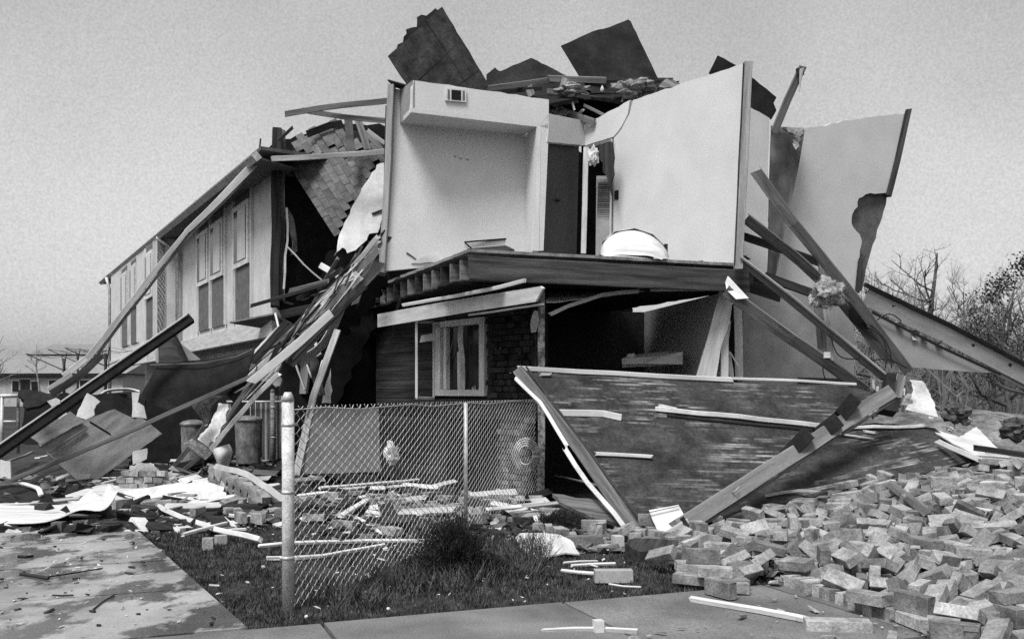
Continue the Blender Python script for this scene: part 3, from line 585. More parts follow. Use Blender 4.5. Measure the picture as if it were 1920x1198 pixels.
# ------------------------------------------------------------------ loose roof sheets standing on the attic
def T(o, label, cat, group=None): return tag(o, label, cat, group)
feltr = M('tar_paper_worn', .008, .035, .95, 4, (1, 1, 1), bump=.4, fine=25, fk=.5, rnd=.1)
r1 = thing('roof_sheet', 'tallest black roof sheet standing on its corner above the small air vent', 'roof sheet', P(840, 160, 13.6), 'black roof sheets thrown up on the attic')
Q = P3(P(728, 105, 13.3), P(822, 15, 13.8), P(915, 160, 13.7))
slab('sheathing', [Q.on(728, 105), Q.on(829, 13), Q.on(916, 158), Q.on(880, 200), Q.on(790, 200)], .02, feltr, r1, rag=.004)
for (a_, b_, c__, d__) in [(770, 165, 862, 77), (797, 38, 876, 160), (840, 172, 897, 133), (800, 62, 815, 90)]: board('seam', [Q.on(a_, b_, .004), Q.on(c__, d__, .004)], 1.5, .004, wood_d if a_ != 797 else black, r1, wob=.003)
slab('torn_felt', [P(737, 100, 14.0), P(762, 64, 14.0), P(782, 40, 14.0), P(790, 28, 14.0), P(816, 16, 14.0), P(824, 22, 14.0), P(800, 60, 14.0), P(760, 110, 14.0)], .02, felt, r1, rag=.03, step=.08)
r2 = thing('roof_sheet', 'right hand black roof sheet standing on edge behind the cracked upstairs wall', 'roof sheet', P(1160, 150, 14.2), 'black roof sheets thrown up on the attic')
Q = P3(P(1052, 86, 14.2), P(1178, 37, 14.5), P(1235, 150, 14.2))
slab('sheathing', [Q.on(1052, 86), Q.on(1112, 59), Q.on(1144, 51), Q.on(1178, 37), Q.on(1183, 41), Q.on(1235, 150), Q.on(1235, 175), Q.on(1110, 175), Q.on(1088, 145)], .02, felt, r2, rag=.003)
Q = P3(P(912, 160, 15), P(995, 110, 15.3), P(1065, 145, 15))
T(slab('roof_sheet', [Q.on(910, 175), Q.on(912, 140), Q.on(928, 127), Q.on(938, 134), Q.on(996, 109), Q.on(1066, 144), Q.on(1070, 175)], .02, felt, None, rag=.006), 'low triangular black roof sheet lying between the two tall ones', 'roof sheet', 'black roof sheets thrown up on the attic')
T(slab('roof_sheet', [P(1330, 137, 13.2), P(1347, 104, 13.2), P(1378, 122, 13.3), P(1415, 150, 13.4), P(1456, 183, 13.5), P(1450, 194, 13.5), P(1457, 207, 13.5), P(1447, 224, 13.5), P(1412, 208, 13.4), P(1390, 190, 13.4)], .02, felt, None, rag=.005), 'black roof sheet poking out behind the top corner of the right room wall', 'roof sheet', 'black roof sheets thrown up on the attic')
lump_ = T(slab('felt_scrap', [P(1240, 152, 13.6), P(1252, 147, 13.6), P(1275, 157, 13.3), P(1262, 166, 13.3), P(1236, 166, 13.6)], .02, wood_m, None, rag=.02), 'small torn scrap on the top edge of the cracked upstairs wall', 'scrap')
# ------------------------------------------------------------------ hanging shingled roof piece
rp = thing('hanging_roof_piece', 'torn piece of shingled roof hanging inside the dark gap left of the rooms', 'roof piece', P(640, 350, 14.6))
Q = P3(P(537, 304, 14.9), P(725, 290, 14.5), P(632, 438, 14.2))
slab('roof_deck', [Q.on(534, 303, -.03), Q.on(560, 255, -.03), Q.on(640, 235, -.03), Q.on(722, 262, -.03), Q.on(722, 300, -.03), Q.on(706, 312, -.03), Q.on(632, 440, -.03)], .03, black, rp, rag=.01)
du = Vector((.54, .84)); dv = Vector((.86, -.51)); org = Vector((537, 304))
outl = [(533, 300), (548, 270), (566, 250), (604, 236), (642, 233), (650, 262), (722, 270), (722, 300), (708, 311), (631, 441)]
for i in range(-4, 14):
    for j in range(-2, 17):
        s = i * 21 + (10.5 if j % 2 else 0); c = org + du * (s + 10.5) + dv * (j * 13.5 + 7)
        if not in_poly(c.x, c.y, outl): continue
        q = [org + du * (s + .3) + dv * (j*13.5 + .3), org + du * (s + 20.6) + dv * (j*13.5 + .3), org + du * (s + 20.6) + dv * (j*13.5 + 14.6), org + du * (s + .3) + dv * (j*13.5 + 14.6)]
        lift = random.uniform(.0, .006) + (.05 if c.y < 290 else 0) * random.random()
        slab('shingle', [Q.on(p.x, p.y, lift + (.014 if k in (0, 1) else 0)) for k, p in enumerate(q)], .008, shingle_m, rp)
T(slab('drywall_sheet', [P(722, 300, 14.1), P(724, 380, 14), P(712, 440, 14), P(694, 440, 14), P(690, 452, 14), P(668, 470, 14), P(650, 474, 14), P(638, 461, 14), P(622, 476, 14), P(634, 441, 14.1), P(660, 395, 14.2), P(690, 340, 14.2), P(707, 310, 14.2)], .015, drywall, None, rag=.012, step=.08),
  'white broken drywall sheet hanging below the shingled roof piece', 'drywall')
for (pts, ww, mt, lb) in [
    ([(537, 214, 13.6), (628, 199, 13.4), (728, 189, 13.2)], 11, wood_m, 'upper of the two dark rafters sticking out left of the upstairs wall'),
    ([(568, 207, 13.7), (640, 219, 13.5), (727, 227, 13.3)], 10, wood_m, 'lower rafter crossing under the topmost one left of the upstairs wall'),
    ([(512, 298, 14.0), (620, 293, 13.8), (722, 284, 13.5)], 10, wood_l, 'long pale rafter spanning level across the shingled roof piece'),
    ([(653, 225, 14.3), (659, 300, 14.2)], 15, shingle_m, 'upright grey strip hanging over the top of the shingles'),
    ([(672, 225, 14.3), (690, 281, 14.2)], 13, wood_m, 'slanting grey strip beside the upright strip over the shingles'),
    ([(678, 250, 14.3), (700, 262, 14.2), (722, 290, 14.1)], 10, wood_m, 'curled strip in the splintered corner under the rafters'),
    ([(690, 246, 14.25), (722, 270, 14.15)], 8, wood_l, 'pale splinter in the corner under the rafters'),
    ([(577, 252, 14.8), (618, 236, 14.8), (640, 232, 14.8)], 13, felt, 'black ragged strip along the top of the shingled piece'),
    ([(548, 240, 14.7), (505, 280, 14.7), (470, 310, 14.8)], 6, wood_d, 'dark bent strip behind the dark corner post'),
    ([(489, 262, 14.6), (486, 285, 14.6), (491, 295, 14.6)], 3, wood_d, 'small dark hook standing on the eave end'),
    ([(700, 400, 14.0), (740, 385, 13.9)], 3, wood_d, 'thin dark stick across the hanging white drywall')]:
    T(board('rafter' if ww > 9 and mt is not shingle_m else 'wood_strip', [P(*p) for p in pts], ww, .04, mt, None, rag=.03), lb, 'rafter' if 'rafter' in lb else 'wood strip')
# inside the gap
T(board('torn_strip', [P(537, 392, 14.6), P(539, 440, 14.6), P(536, 470, 14.6), P(533, 540, 14.6)], 4, .02, drywall, None, rag=.03, wob=.03), 'thin torn white strip hanging beside the dark post', 'strip')
T(board('torn_strip', [P(537, 462, 14.5), P(570, 495, 14.4), P(603, 525, 14.3)], 3, .02, wood_l, None, wob=.02), 'thin pale lath slanting down across the dark gap', 'strip')
T(loft('torn_felt', [P(538, 390, 14.7), P(550, 410, 14.7), P(556, 445, 14.7), P(557, 470, 14.7)], [P(533, 410, 14.6), P(541, 430, 14.6), P(548, 455, 14.6), P(545, 480, 14.6)], .01, wood_m, None, bump=.05), 'crumpled dark flap hanging next to the white strip in the gap', 'flap')
for i, (u1, v1, u2, v2, ww, mt, lb) in enumerate([
    (472, 573, 610, 533, 7, wood_d, 'narrow dark board poking out left below the dark corner post'),
    (545, 545, 612, 528, 8, wood_m, 'grey board lying flat on the broken floor edge in the gap'),
    (600, 540, 632, 488, 7, wood_m, 'short grey board standing on the broken floor edge'),
    (560, 560, 640, 505, 9, wood_d, 'dark board behind the splintered bundle in the gap'),
    (605, 500, 640, 520, 12, drywall, 'pale scrap wedged behind the splintered bundle'),
    (530, 590, 600, 575, 16, wood_d, 'thick dark broken beam under the gap')]):
    T(board('board', [P(u1, v1, 14.2), P(u2, v2, 13.9)], ww, .05, mt, None, rag=.05), lb, 'board')
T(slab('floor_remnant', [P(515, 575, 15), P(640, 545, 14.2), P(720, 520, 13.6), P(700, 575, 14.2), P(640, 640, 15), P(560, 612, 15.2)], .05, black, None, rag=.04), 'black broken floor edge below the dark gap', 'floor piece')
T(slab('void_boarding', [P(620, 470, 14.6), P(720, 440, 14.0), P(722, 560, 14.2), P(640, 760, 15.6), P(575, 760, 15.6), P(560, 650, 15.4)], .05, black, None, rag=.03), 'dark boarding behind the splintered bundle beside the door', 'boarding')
# ------------------------------------------------------------------ splintered siding bundle
bun = [
    ([(716, 448, 12.9), (600, 572, 12.8), (492, 690, 12.7)], 22, wood_d, 'dark upper board of the long splintered bundle below the upstairs wall', .12),
    ([(711, 446, 12.85), (600, 566, 12.75), (497, 672, 12.65)], 5, wood_l, 'thin pale edge strip along the top of the splintered bundle', .05),
    ([(668, 520, 12.6), (640, 552, 12.6), (606, 584, 12.6)], 20, drywall, 'bright torn patch midway on the splintered bundle', .08),
    ([(705, 470, 12.7), (640, 545, 12.6), (560, 630, 12.5), (478, 700, 12.4)], 14, paint, 'long white painted board in the middle of the splintered bundle', .10),
    ([(708, 500, 12.75), (650, 560, 12.6), (548, 676, 12.5)], 20, wood_m, 'weathered grey board on the lower side of the splintered bundle', .12),
    ([(680, 545, 12.65), (600, 620, 12.5), (550, 672, 12.4)], 7, wood_d, 'dark lower edge of the splintered bundle above the leaning props', .10),
    ([(612, 595, 12.3), (540, 660, 12.2), (476, 712, 12.1)], 16, siding_w, 'wide pale siding board at the foot of the splintered bundle', .10),
    ([(712, 462, 12.9), (690, 500, 12.9), (668, 560, 12.9)], 12, wood_m, 'short splintered end piece hanging at the top of the bundle', .15),
    ([(700, 452, 12.6), (672, 492, 12.6), (640, 520, 12.6)], 9, wood_l, 'pale split lath at the top of the bundle', .12),
    ([(482, 700, 12.3), (440, 765, 12.5), (389, 843, 12.9), (311, 907, 13.7)], 9, wood_m, 'brown stud running from the bundle down to the rubble', .05),
    ([(520, 700, 12.0), (460, 766, 12.4), (390, 846, 12.9)], 9, paint, 'bright white stud slanting down past the garbage can', .05),
    ([(384, 797, 12.8), (345, 850, 13.2), (302, 905, 13.6)], 8, wood_m, 'shorter brown stud with its foot in the rubble', .05),
    ([(548, 620, 13.2), (490, 690, 13.0), (440, 740, 12.9)], 24, wood_d, 'broad dark plank behind the foot of the bundle', .12),
    ([(516, 588, 13.8), (522, 614, 13.7)], 4, paint, 'short white trim stick under the townhouse corner', .01),
    ([(522, 614, 13.7), (474, 664, 13.2)], 4, paint, 'white edged trim board running down left from the townhouse corner', .03),
    ([(536, 612, 13.6), (478, 676, 13.1)], 20, wood_d, 'dark jagged board under the white edged trim', .08)]
for (pts, ww, mt, lb, rg) in bun:
    T(board('splintered_board', [P(*p) for p in pts], ww, .035, mt, None, rag=rg, wob=.015, roll=random.uniform(-.3, .3)), lb, 'board')
T(loft('torn_siding', [P(552, 672, 13.6), P(600, 640, 13.6), P(640, 560, 13.6)], [P(566, 690, 13.8), P(618, 640, 13.8), P(650, 570, 13.8)], .01, foam, None, bump=.03), 'curled pale scrap dangling under the bundle', 'scrap')
# props between bundle and door
for (pts, ww, mt, lb) in [
    ([(632, 622, 13.6), (607, 690, 13.2), (588, 745, 12.9), (556, 890, 12.3)], 13, wood_l, 'long leaning pale prop running down behind the fence corner post'),
    ([(606, 680, 13.4), (590, 740, 13.1)], 7, paint, 'short white stick against the long leaning prop'),
    ([(553, 678, 14.0), (572, 730, 13.9)], 3, paint, 'left thin white rod in the dark doorway area'),
    ([(567, 658, 14.0), (585, 708, 13.9)], 3, paint, 'right thin white rod in the dark doorway area'),
    ([(585, 632, 14.0), (598, 665, 13.9)], 10, drywall, 'short pale board end hanging under the bundle'),
    ([(580, 648, 13.9), (592, 690, 13.9), (600, 740, 13.8)], 18, wood_d, 'dark stud leaning beside the thin white rods')]:
    T(board('prop', [P(*p) for p in pts], ww, .06, mt, None, rag=.03, roll=.2), lb, 'prop')
T(slab('wall_corner_panel', [P(549, 672, 15.4), P(580, 690, 15.2), P(572, 738, 15.2), P(548, 738, 15.4)], .05, grey_board, None), 'grey panel at the corner of the pale lower siding', 'panel')
T(slab('drywall_scrap', [P(612, 715, 14.2), P(620, 690, 14.2), P(620, 756, 14.2), P(603, 756, 14.2)], .02, drywall, None, rag=.01), 'triangular pale scrap standing left of the white door posts', 'scrap')
# fallen lower panels behind the fence
T(slab('leaning_sheet', [P(578, 765, 12.8), P(712, 764, 13.2), P(712, 885, 12.9), P(560, 888, 12.3)], .05, M('dull_sheet', .11, .17, .95, 3, bump=.2), None, rag=.006), 'flat grey panel leaning against the house base behind the fence', 'panel')
# ------------------------------------------------------------------ gutter board, dark beam, thin board, left
def ext(a, b, z): t = (a.z - z) / (a.z - b.z); return a + (b - a) * t
gb = thing('gutter_board', 'long pale bent fascia board sliding from the townhouse eave to the yard', 'fascia board', P(110, 725, 12.5))
gp = [P(*p) for p in [(512, 268, 14.4), (485, 299, 14.3), (455, 330, 14.2), (424, 362, 14.1), (388, 398, 14.0), (352, 432, 13.95), (317, 475, 13.8), (276, 528, 13.6), (232, 585, 13.4), (187, 645, 13.2), (150, 688, 13.0)]]
board('board_face', gp[1:6], 15, .04, siding_w, gb, wob=.003, rag=.05, rag0=.08, taper=.65); board('board_face', gp[5:11], 9, .04, wood_l, gb, wob=.003, taper=1.3)
board('board_side', [p + Vector((.03, .05, -.04)) for p in gp[1:11]], 5, .04, wood_m, gb, wob=.01)
board('board_end', [P(162, 672, 12.95), P(120, 706, 12.85)], 12, .05, paint, gb); board('board_end', [P(133, 704, 12.8), P(93, 729, 12.7)], 12, .06, wood_l, gb, rag=.03)
board('foot_shade_strip', [P(190, 665, 13.0), P(140, 712, 12.8), P(96, 738, 12.7)], 14, .05, wood_d, gb)  # dark strip put in as the shade below the board's foot
a, b = P(357, 597, 12.9), P(0, 846, 11.9); e = ext(a, b, .12)
db = thing('dark_beam', 'long black beam sloping down left across the yard with a bright top edge', 'beam', e)
board('beam_body', [a, b, e], 19, .09, black, db, roll=.35, rag=.02)
board('beam_top_edge', [a + Vector((-.02, -.06, .055)), b + Vector((-.02, -.06, .06)), e + Vector((-.02, -.06, .06))], 3, .02, paint, db, wob=.002)
a, b = P(478, 703, 12.2), P(0, 910, 12.4); e = ext(a, b, .05)
T(board('thin_board', [a, P(250, 805, 12.3), b, e], 8, .04, wood_m, None, roll=.2, rag=.03), 'thin grey board crossing low over the broken plywood', 'board')
# black tar sheet like a hood
hood = loft('tar_sheet', [P(300, 681, 13.2), P(370, 676, 13.0), P(430, 668, 12.9), P(478, 656, 12.8)], [P(262, 745, 13.0), P(330, 770, 12.8), P(400, 740, 12.7), P(462, 712, 12.6)], .012, black, None, bulge=.12, bump=.02)
T(hood, 'big black tar sheet draped like a hood over the rubble', 'tar sheet')
T(board('tar_sheet_lip', [P(282, 684, 13.1), P(380, 681, 12.8), P(450, 667, 12.7), P(474, 655, 12.7)], 3, .02, wood_m, None, wob=.003), 'thin lip along the top of the black tar sheet', 'strip')
T(loft('curled_sheet', [P(298, 640, 14.0), P(318, 624, 14.0), P(332, 635, 14.0), P(352, 676, 14.0)], [P(298, 688, 13.6), P(310, 688, 13.6), P(330, 688, 13.6), P(348, 688, 13.6)], .012, wood_d, None, bulge=.1), 'dome shaped dark curled sheet standing behind the tar sheet', 'curled sheet')
T(slab('curled_sheet', [P(338, 643, 14.2), P(376, 674, 14.2), P(350, 680, 14.2)], .012, grey_board, None), 'pale triangular sheet corner behind the tar sheet', 'curled sheet')
T(slab('curled_sheet', [P(296, 645, 13.9), P(306, 636, 13.9), P(309, 675, 13.9), P(292, 680, 13.9)], .012, wood_l, None, rag=.01), 'pale folded flap left of the dome shaped sheet', 'curled sheet')
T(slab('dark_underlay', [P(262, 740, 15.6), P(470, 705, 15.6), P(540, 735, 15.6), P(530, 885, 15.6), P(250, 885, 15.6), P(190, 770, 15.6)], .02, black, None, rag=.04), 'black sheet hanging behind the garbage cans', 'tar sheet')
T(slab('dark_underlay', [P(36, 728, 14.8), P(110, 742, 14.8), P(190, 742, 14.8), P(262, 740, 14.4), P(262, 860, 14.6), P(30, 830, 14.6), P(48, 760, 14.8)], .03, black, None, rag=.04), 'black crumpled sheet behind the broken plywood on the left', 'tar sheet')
T(slab('dark_slab', [P(36, 734, 12.9), P(75, 731, 12.9), P(122, 747, 12.9), P(60, 762, 12.7), P(42, 758, 12.7)], .05, felt, None, rag=.02), 'black slab sticking out under the foot of the pale gutter board', 'slab')
# scraps of white
for (pts, d, mt, lb) in [
    ([(163, 737), (176, 744), (187, 753), (176, 768), (177, 778), (160, 786), (143, 780), (152, 760)], 12.2, drywall, 'bright torn drywall piece standing behind the plywood'),
    ([(88, 752), (104, 746), (112, 750), (112, 757), (97, 762)], 12.0, drywall, 'small white scrap sitting on the black beam'),
    ([(247, 735), (262, 736), (258, 754), (270, 762), (275, 785), (247, 782)], 13.0, drywall, 'upright white drywall piece left of the black tar sheet'),
    ([(106, 777), (120, 770), (126, 776), (110, 786)], 12.4, foam, 'small crumbled pale scrap above the plywood corner'),
    ([(249, 846), (276, 840), (275, 860), (249, 871)], 13.2, drywall, 'white square scrap below the right corner of the plywood'),
    ([(0, 862), (19, 865), (20, 898), (8, 893), (0, 897)], 11.5, drywall, 'pale broken board at the left picture edge above the yard')]:
    T(slab('drywall_scrap', [P(u, v, d) for u, v in pts], .02, mt, None, rag=.006), lb, 'drywall')
# broken plywood
pl = thing('broken_plywood', 'broken brown roof plywood standing on its corner with ridged battens', 'plywood', P(161, 913, 13.3))
Q = P3(P(161, 914, 13.3), P(215, 767, 14.1), P(50, 820, 13.0))
slab('plywood_sheet', [Q.on(72, 834), Q.on(158, 787), Q.on(215, 767), Q.on(253, 786), Q.on(262, 780), Q.on(304, 813), Q.on(162, 914), Q.on(110, 870)], .02, plywood, pl, rag=.006)
slab('plywood_sheet', [Q.on(50, 820, .06), Q.on(128, 774, .06), Q.on(156, 792, .06), Q.on(74, 836, .06)], .02, plywood, pl, rag=.006)
board('batten', [Q.on(72, 836, .04), Q.on(150, 790, .04)], 7, .03, wood_l, pl); board('batten', [Q.on(92, 850, .04), Q.on(158, 806, .04)], 4, .03, wood_m, pl); board('split', [Q.on(168, 791, .01), Q.on(206, 815, .01)], 3, .01, black, pl)
# insulation and foil rolls, garbage cans
T(loft('insulation_batt', [P(411, 757, 12.3), P(400, 780, 12.3), P(390, 800, 12.3), P(371, 824, 12.3)], [P(428, 757, 12.3), P(424, 785, 12.3), P(408, 815, 12.3), P(392, 838, 12.3)], .05, foam, None, bump=.08, rag=.012), 'white crumpled insulation batt hanging in front of the tar sheet', 'insulation')
T(loft('insulation_batt', [P(396, 842, 12.4), P(402, 855, 12.4), P(410, 875, 12.4)], [P(430, 832, 12.6), P(436, 848, 12.6), P(428, 875, 12.6)], .05, foam, None, bump=.08, bulge=.1), 'corrugated white insulation bundle left of the round garbage can', 'insulation')
T(loft('insulation_batt', [P(345, 832, 12.6), P(360, 845, 12.6), P(385, 862, 12.6)], [P(360, 822, 12.6), P(378, 830, 12.6), P(398, 850, 12.6)], .05, insul, None, bump=.1), 'torn grey insulation shred behind the two brown studs', 'insulation')
T(loft('insulation_batt', [P(344, 742, 13.4), P(366, 770, 13.3), P(384, 798, 13.2)], [P(420, 742, 13.2), P(398, 760, 13.2), P(392, 792, 13.2)], .03, insul, None, bump=.12), 'mottled dark insulation below the hood shaped tar sheet', 'insulation')
def can(label, u, vb, vt, wpx, d, tilt=0):
    base = P(u, vb, d); h_ = (vb - vt) * d / F; r = wpx * d / F / 2; t = thing('garbage_can', label, 'garbage can', base, 'steel garbage cans')
    n = 28; V = []; Fc = []
    prof = [(0, .0), (.88, 0), (.9, .02)] + [(.9 + .1 * k / 12 + (.025 if k % 4 == 2 else 0), .04 + .9 * k / 12) for k in range(13)] + [(1.04, .95), (1.04, .97), (.97, .97)]
    for rr, z in prof:
        for k in range(n): a = 6.2832 * k / n; V.append(base + Vector((math.cos(a) * rr * r, math.sin(a) * rr * r, z * h_)))
    for i in range(len(prof) - 1):
        for k in range(n): Fc.append((i*n+k, i*n+(k+1) % n, (i+1)*n+(k+1) % n, (i+1)*n+k))
    raw('can_body', V, Fc, galv_c, None, t, True)
    V = []; Fc = []; prof = [(1.08, .955), (1.09, .985), (.8, 1.03), (.3, 1.06), (0.01, 1.065)]
    for rr, z in prof:
        for k in range(n): a = 6.2832 * k / n; V.append(base + Vector((math.cos(a) * rr * r, math.sin(a) * rr * r, z * h_)))
    for i in range(len(prof) - 1):
        for k in range(n): Fc.append((i*n+k, i*n+(k+1) % n, (i+1)*n+(k+1) % n, (i+1)*n+k))
    raw('lid', V, Fc, galv_c, None, t, True)
galv_c = M('can_steel', .09, .26, .55, 6, (1, 1, .6), bump=.3, fine=30, fk=.4, rnd=.05, metal=.2)
can('round steel garbage can with a fitted lid right of the white stud', 466, 869, 784, 50, 14.3)
can('half hidden steel garbage can left of the crumpled insulation', 362, 880, 792, 44, 13.9)
# slatted dark fence behind
sf = thing('slatted_fence', 'dark chain link fence with upright slats behind the garbage cans', 'fence', P(505, 890, 15.0))
for k in range(24): u = 470 + k * 3.2; board('slat', [P(u, 752 if u < 512 else 742, 15.0), P(u, 880, 15.0)], 1.9, .01, wood_m if k % 3 else drywall, sf, wob=.004)
tube('fence_rail', [P(425, 753, 14.9), P(535, 753, 14.9)], .018, galv, sf)
tube('fence_post', [P(511, 905, 14.9), P(511, 736, 14.9)], .035, wood_m, sf, 8); lump('post_cap', P(511, 734, 14.9), (.04, .04, .04), wood_m, sf, .05, sub=2)
for v in (763, 820): tube('tie_band', [P(507, v, 14.87), P(516, v, 14.87)], .012, galv, sf)
lf = thing('yard_fence', 'rusty yard fence frame at the left picture edge', 'fence', P(0, 850, 13))
tube('rail', [P(-40, 744, 13), P(46, 741, 13)], .03, galv, lf); tube('post', [P(4, 744, 13), P(2, 870, 13)], .025, galv, lf); tube('post', [P(34, 744, 13.1), P(34, 850, 13.1)], .02, wood_m, lf); tube('rail', [P(0, 790, 13), P(30, 790, 13)], .015, galv, lf)
# distant car body beyond the beam
car = thing('buried_car', 'dark car roof and window half buried behind the rubble', 'car', P(215, 860, 15.5))
loft('car_roof', [P(176, 752, 15.4), P(190, 736, 15.5), P(205, 729, 15.6), P(240, 727, 15.8), P(262, 732, 15.8)], [P(180, 752, 16.6), P(192, 738, 16.6), P(206, 731, 16.6), P(240, 729, 16.8), P(262, 733, 16.8)], .03, paint, car)
slab('car_side', [P(176, 753, 15.4), P(192, 738, 15.5), P(250, 734, 15.7), P(262, 740, 15.7), P(262, 800, 15.6), P(176, 800, 15.4)], .05, wood_d, car)
slab('car_window', [P(192, 749, 15.36), P(203, 739, 15.4), P(238, 738, 15.6), P(240, 747, 15.6)], .02, glass_d, car)
board('window_ledge', [P(188, 752, 15.3), P(240, 751, 15.5)], 2.5, .02, paint, car)
raw('car_body', [P(176,860,15.5),P(262,860,15.6),P(262,800,15.6),P(176,800,15.5),P(176,860,17),P(262,860,17),P(262,800,17),P(176,800,17)], [(0,1,2,3),(3,2,6,7),(0,3,7,4),(1,5,6,2)], wood_d, None, car)
# ------------------------------------------------------------------ chain link fence
fp0 = Vector((-1.368, 5.86, 0)); fp1 = Vector((.30, 11.55, 0)); fd = (fp1 - fp0); FL = fd.length; fd.normalize(); fn = Vector((-fd.y, fd.x, 0)); FH = 1.25
cf = thing('chain_link_fence', 'galvanised chain link fence with a thick corner post in front of the house', 'fence', fp0)
def fpt(s, z, o=0): q = fp0 + fd * s + fn * o; return Vector((q.x, q.y, z))
tube('corner_post', [fpt(0, -.05), fpt(0, 1.30)], .036, M('post_zinc', .36, .56, .6, 9, bump=.3, fine=90, fk=.35, rnd=0), cf, 16)
tube('post_cap', [fpt(0, 1.295), fpt(0, 1.33), fpt(0, 1.35)], .041, galv, cf, 16, .02)
for z in (.34, .74, 1.15): tube('tension_band', [fpt(0, z - .010), fpt(0, z + .010)], .0378, galv, cf, 14)
tube('tension_bar', [fpt(.07, .05), fpt(.07, FH - .02)], .006, galv, cf, 6)
tube('band_bolt', [fpt(.03, 1.15), fpt(.11, 1.15)], .010, galv, cf, 6)
tube('line_post', [fpt(3.2, -.05, -.04), fpt(3.2, FH, -.04)], .02, galv, cf, 10)
tube('tension_wire', [fpt(.05, FH - .01)] + [fpt(FL * k / 12, FH - .01 + .012 * math.sin(k * 2.1)) for k in range(1, 13)], .005, wire_m, cf, 5)
parts = []; ph = .031; nz = int(FH / ph); nwire = int(FL / .060)
for k in range(nwire * 1):
    s0 = .07 + k * .060; pts = []
    for j in range(nz + 1):
        z = j * ph; s = s0 + (.031 if (j + k) % 2 else -.031)
        bul = .05 * noise.noise((s * .8, z * 1.2, 3)); sag = .02 * noise.noise((s * .6, 1, 7))
        for q in (0,): pts.append(fpt(s, z + .01 + sag * z, bul * math.sin(3.14 * z / FH) + (.004 if (j + k) % 2 else -.004)))
    rise = fpt(s0 + (.0), FH + .012, 0); pts.append(rise)
    parts.append(tubeg(pts, .0027, 4))
wm = multi('wire_mesh', parts, wire_m, cf)
lump('mesh_litter', fpt(1.62, .87, .02), (.05, .035, .075), foam, cf, .5)
# ------------------------------------------------------------------ big fallen panel
QA = P3(P(970, 695, 10.9), P(1600, 722, 11.6), P(1180, 1002, 9.15)); qa = QA.on
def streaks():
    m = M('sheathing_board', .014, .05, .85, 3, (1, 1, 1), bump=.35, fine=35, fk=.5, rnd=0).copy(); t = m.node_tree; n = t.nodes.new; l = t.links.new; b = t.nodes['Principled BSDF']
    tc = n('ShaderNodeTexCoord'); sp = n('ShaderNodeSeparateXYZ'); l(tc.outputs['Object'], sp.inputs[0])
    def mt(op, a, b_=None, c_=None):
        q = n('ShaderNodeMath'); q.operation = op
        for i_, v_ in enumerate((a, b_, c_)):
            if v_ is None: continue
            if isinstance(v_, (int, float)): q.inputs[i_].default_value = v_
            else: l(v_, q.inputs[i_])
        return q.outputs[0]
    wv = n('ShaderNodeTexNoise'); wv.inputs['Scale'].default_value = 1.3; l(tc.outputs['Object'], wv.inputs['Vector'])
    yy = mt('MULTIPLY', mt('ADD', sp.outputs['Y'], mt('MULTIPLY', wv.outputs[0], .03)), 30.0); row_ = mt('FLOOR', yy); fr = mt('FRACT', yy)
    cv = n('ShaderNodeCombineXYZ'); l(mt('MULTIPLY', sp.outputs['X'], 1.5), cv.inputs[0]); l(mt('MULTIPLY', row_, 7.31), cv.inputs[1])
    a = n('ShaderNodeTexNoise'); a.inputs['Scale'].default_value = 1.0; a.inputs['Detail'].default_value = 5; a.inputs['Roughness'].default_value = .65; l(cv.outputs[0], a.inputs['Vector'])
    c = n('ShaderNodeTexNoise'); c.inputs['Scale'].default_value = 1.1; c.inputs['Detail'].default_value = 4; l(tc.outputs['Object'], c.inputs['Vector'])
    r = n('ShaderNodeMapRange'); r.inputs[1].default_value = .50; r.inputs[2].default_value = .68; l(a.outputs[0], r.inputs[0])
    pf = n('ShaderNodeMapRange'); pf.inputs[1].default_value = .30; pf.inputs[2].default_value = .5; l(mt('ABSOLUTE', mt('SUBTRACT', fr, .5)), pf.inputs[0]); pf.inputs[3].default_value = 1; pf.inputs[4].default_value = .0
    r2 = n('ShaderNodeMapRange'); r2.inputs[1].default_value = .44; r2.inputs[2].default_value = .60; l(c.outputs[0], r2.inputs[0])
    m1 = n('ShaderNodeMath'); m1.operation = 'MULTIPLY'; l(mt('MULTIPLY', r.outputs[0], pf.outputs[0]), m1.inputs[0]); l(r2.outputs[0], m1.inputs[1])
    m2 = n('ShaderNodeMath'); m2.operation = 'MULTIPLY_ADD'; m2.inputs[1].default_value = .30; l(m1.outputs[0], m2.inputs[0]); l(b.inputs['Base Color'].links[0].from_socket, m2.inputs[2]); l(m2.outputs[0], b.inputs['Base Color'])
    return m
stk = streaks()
fw = thing('fallen_wall_panel', 'huge dark sheathed wall panel fallen against the house with white top edge', 'wall panel', P(1180, 1002, 9.15))
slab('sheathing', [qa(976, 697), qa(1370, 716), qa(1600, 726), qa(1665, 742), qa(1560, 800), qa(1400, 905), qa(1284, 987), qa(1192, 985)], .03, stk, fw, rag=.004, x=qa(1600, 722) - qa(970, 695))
board('frame_stud', [qa(973, 700, .03), qa(1080, 838, .03), qa(1192, 1000, .03)], 22, .09, wood_m, fw, rag=.03, roll=.15)
board('stud_edge', [qa(985, 700, .09), qa(1085, 836, .09), qa(1196, 985, .09)], 4, .03, wood_d, fw)
board('broken_edge', [qa(968, 716, .04), qa(1012, 762, .04), qa(1060, 838, .04)], 7, .03, paint, fw, rag=.05, wob=.01)
board('broken_edge', [qa(1058, 848, .04), qa(1100, 910, .04), qa(1176, 1004, .04)], 9, .03, drywall, fw, rag=.05, wob=.02)
board('top_trim', [qa(972, 694, .03), qa(1170, 705, .03), qa(1370, 716, .03)], 9, .03, paint, fw, rag=.03)
board('top_trim', [qa(1365, 713, .035), qa(1480, 718, .035), qa(1600, 724, .035)], 5, .03, paint, fw, rag=.03)
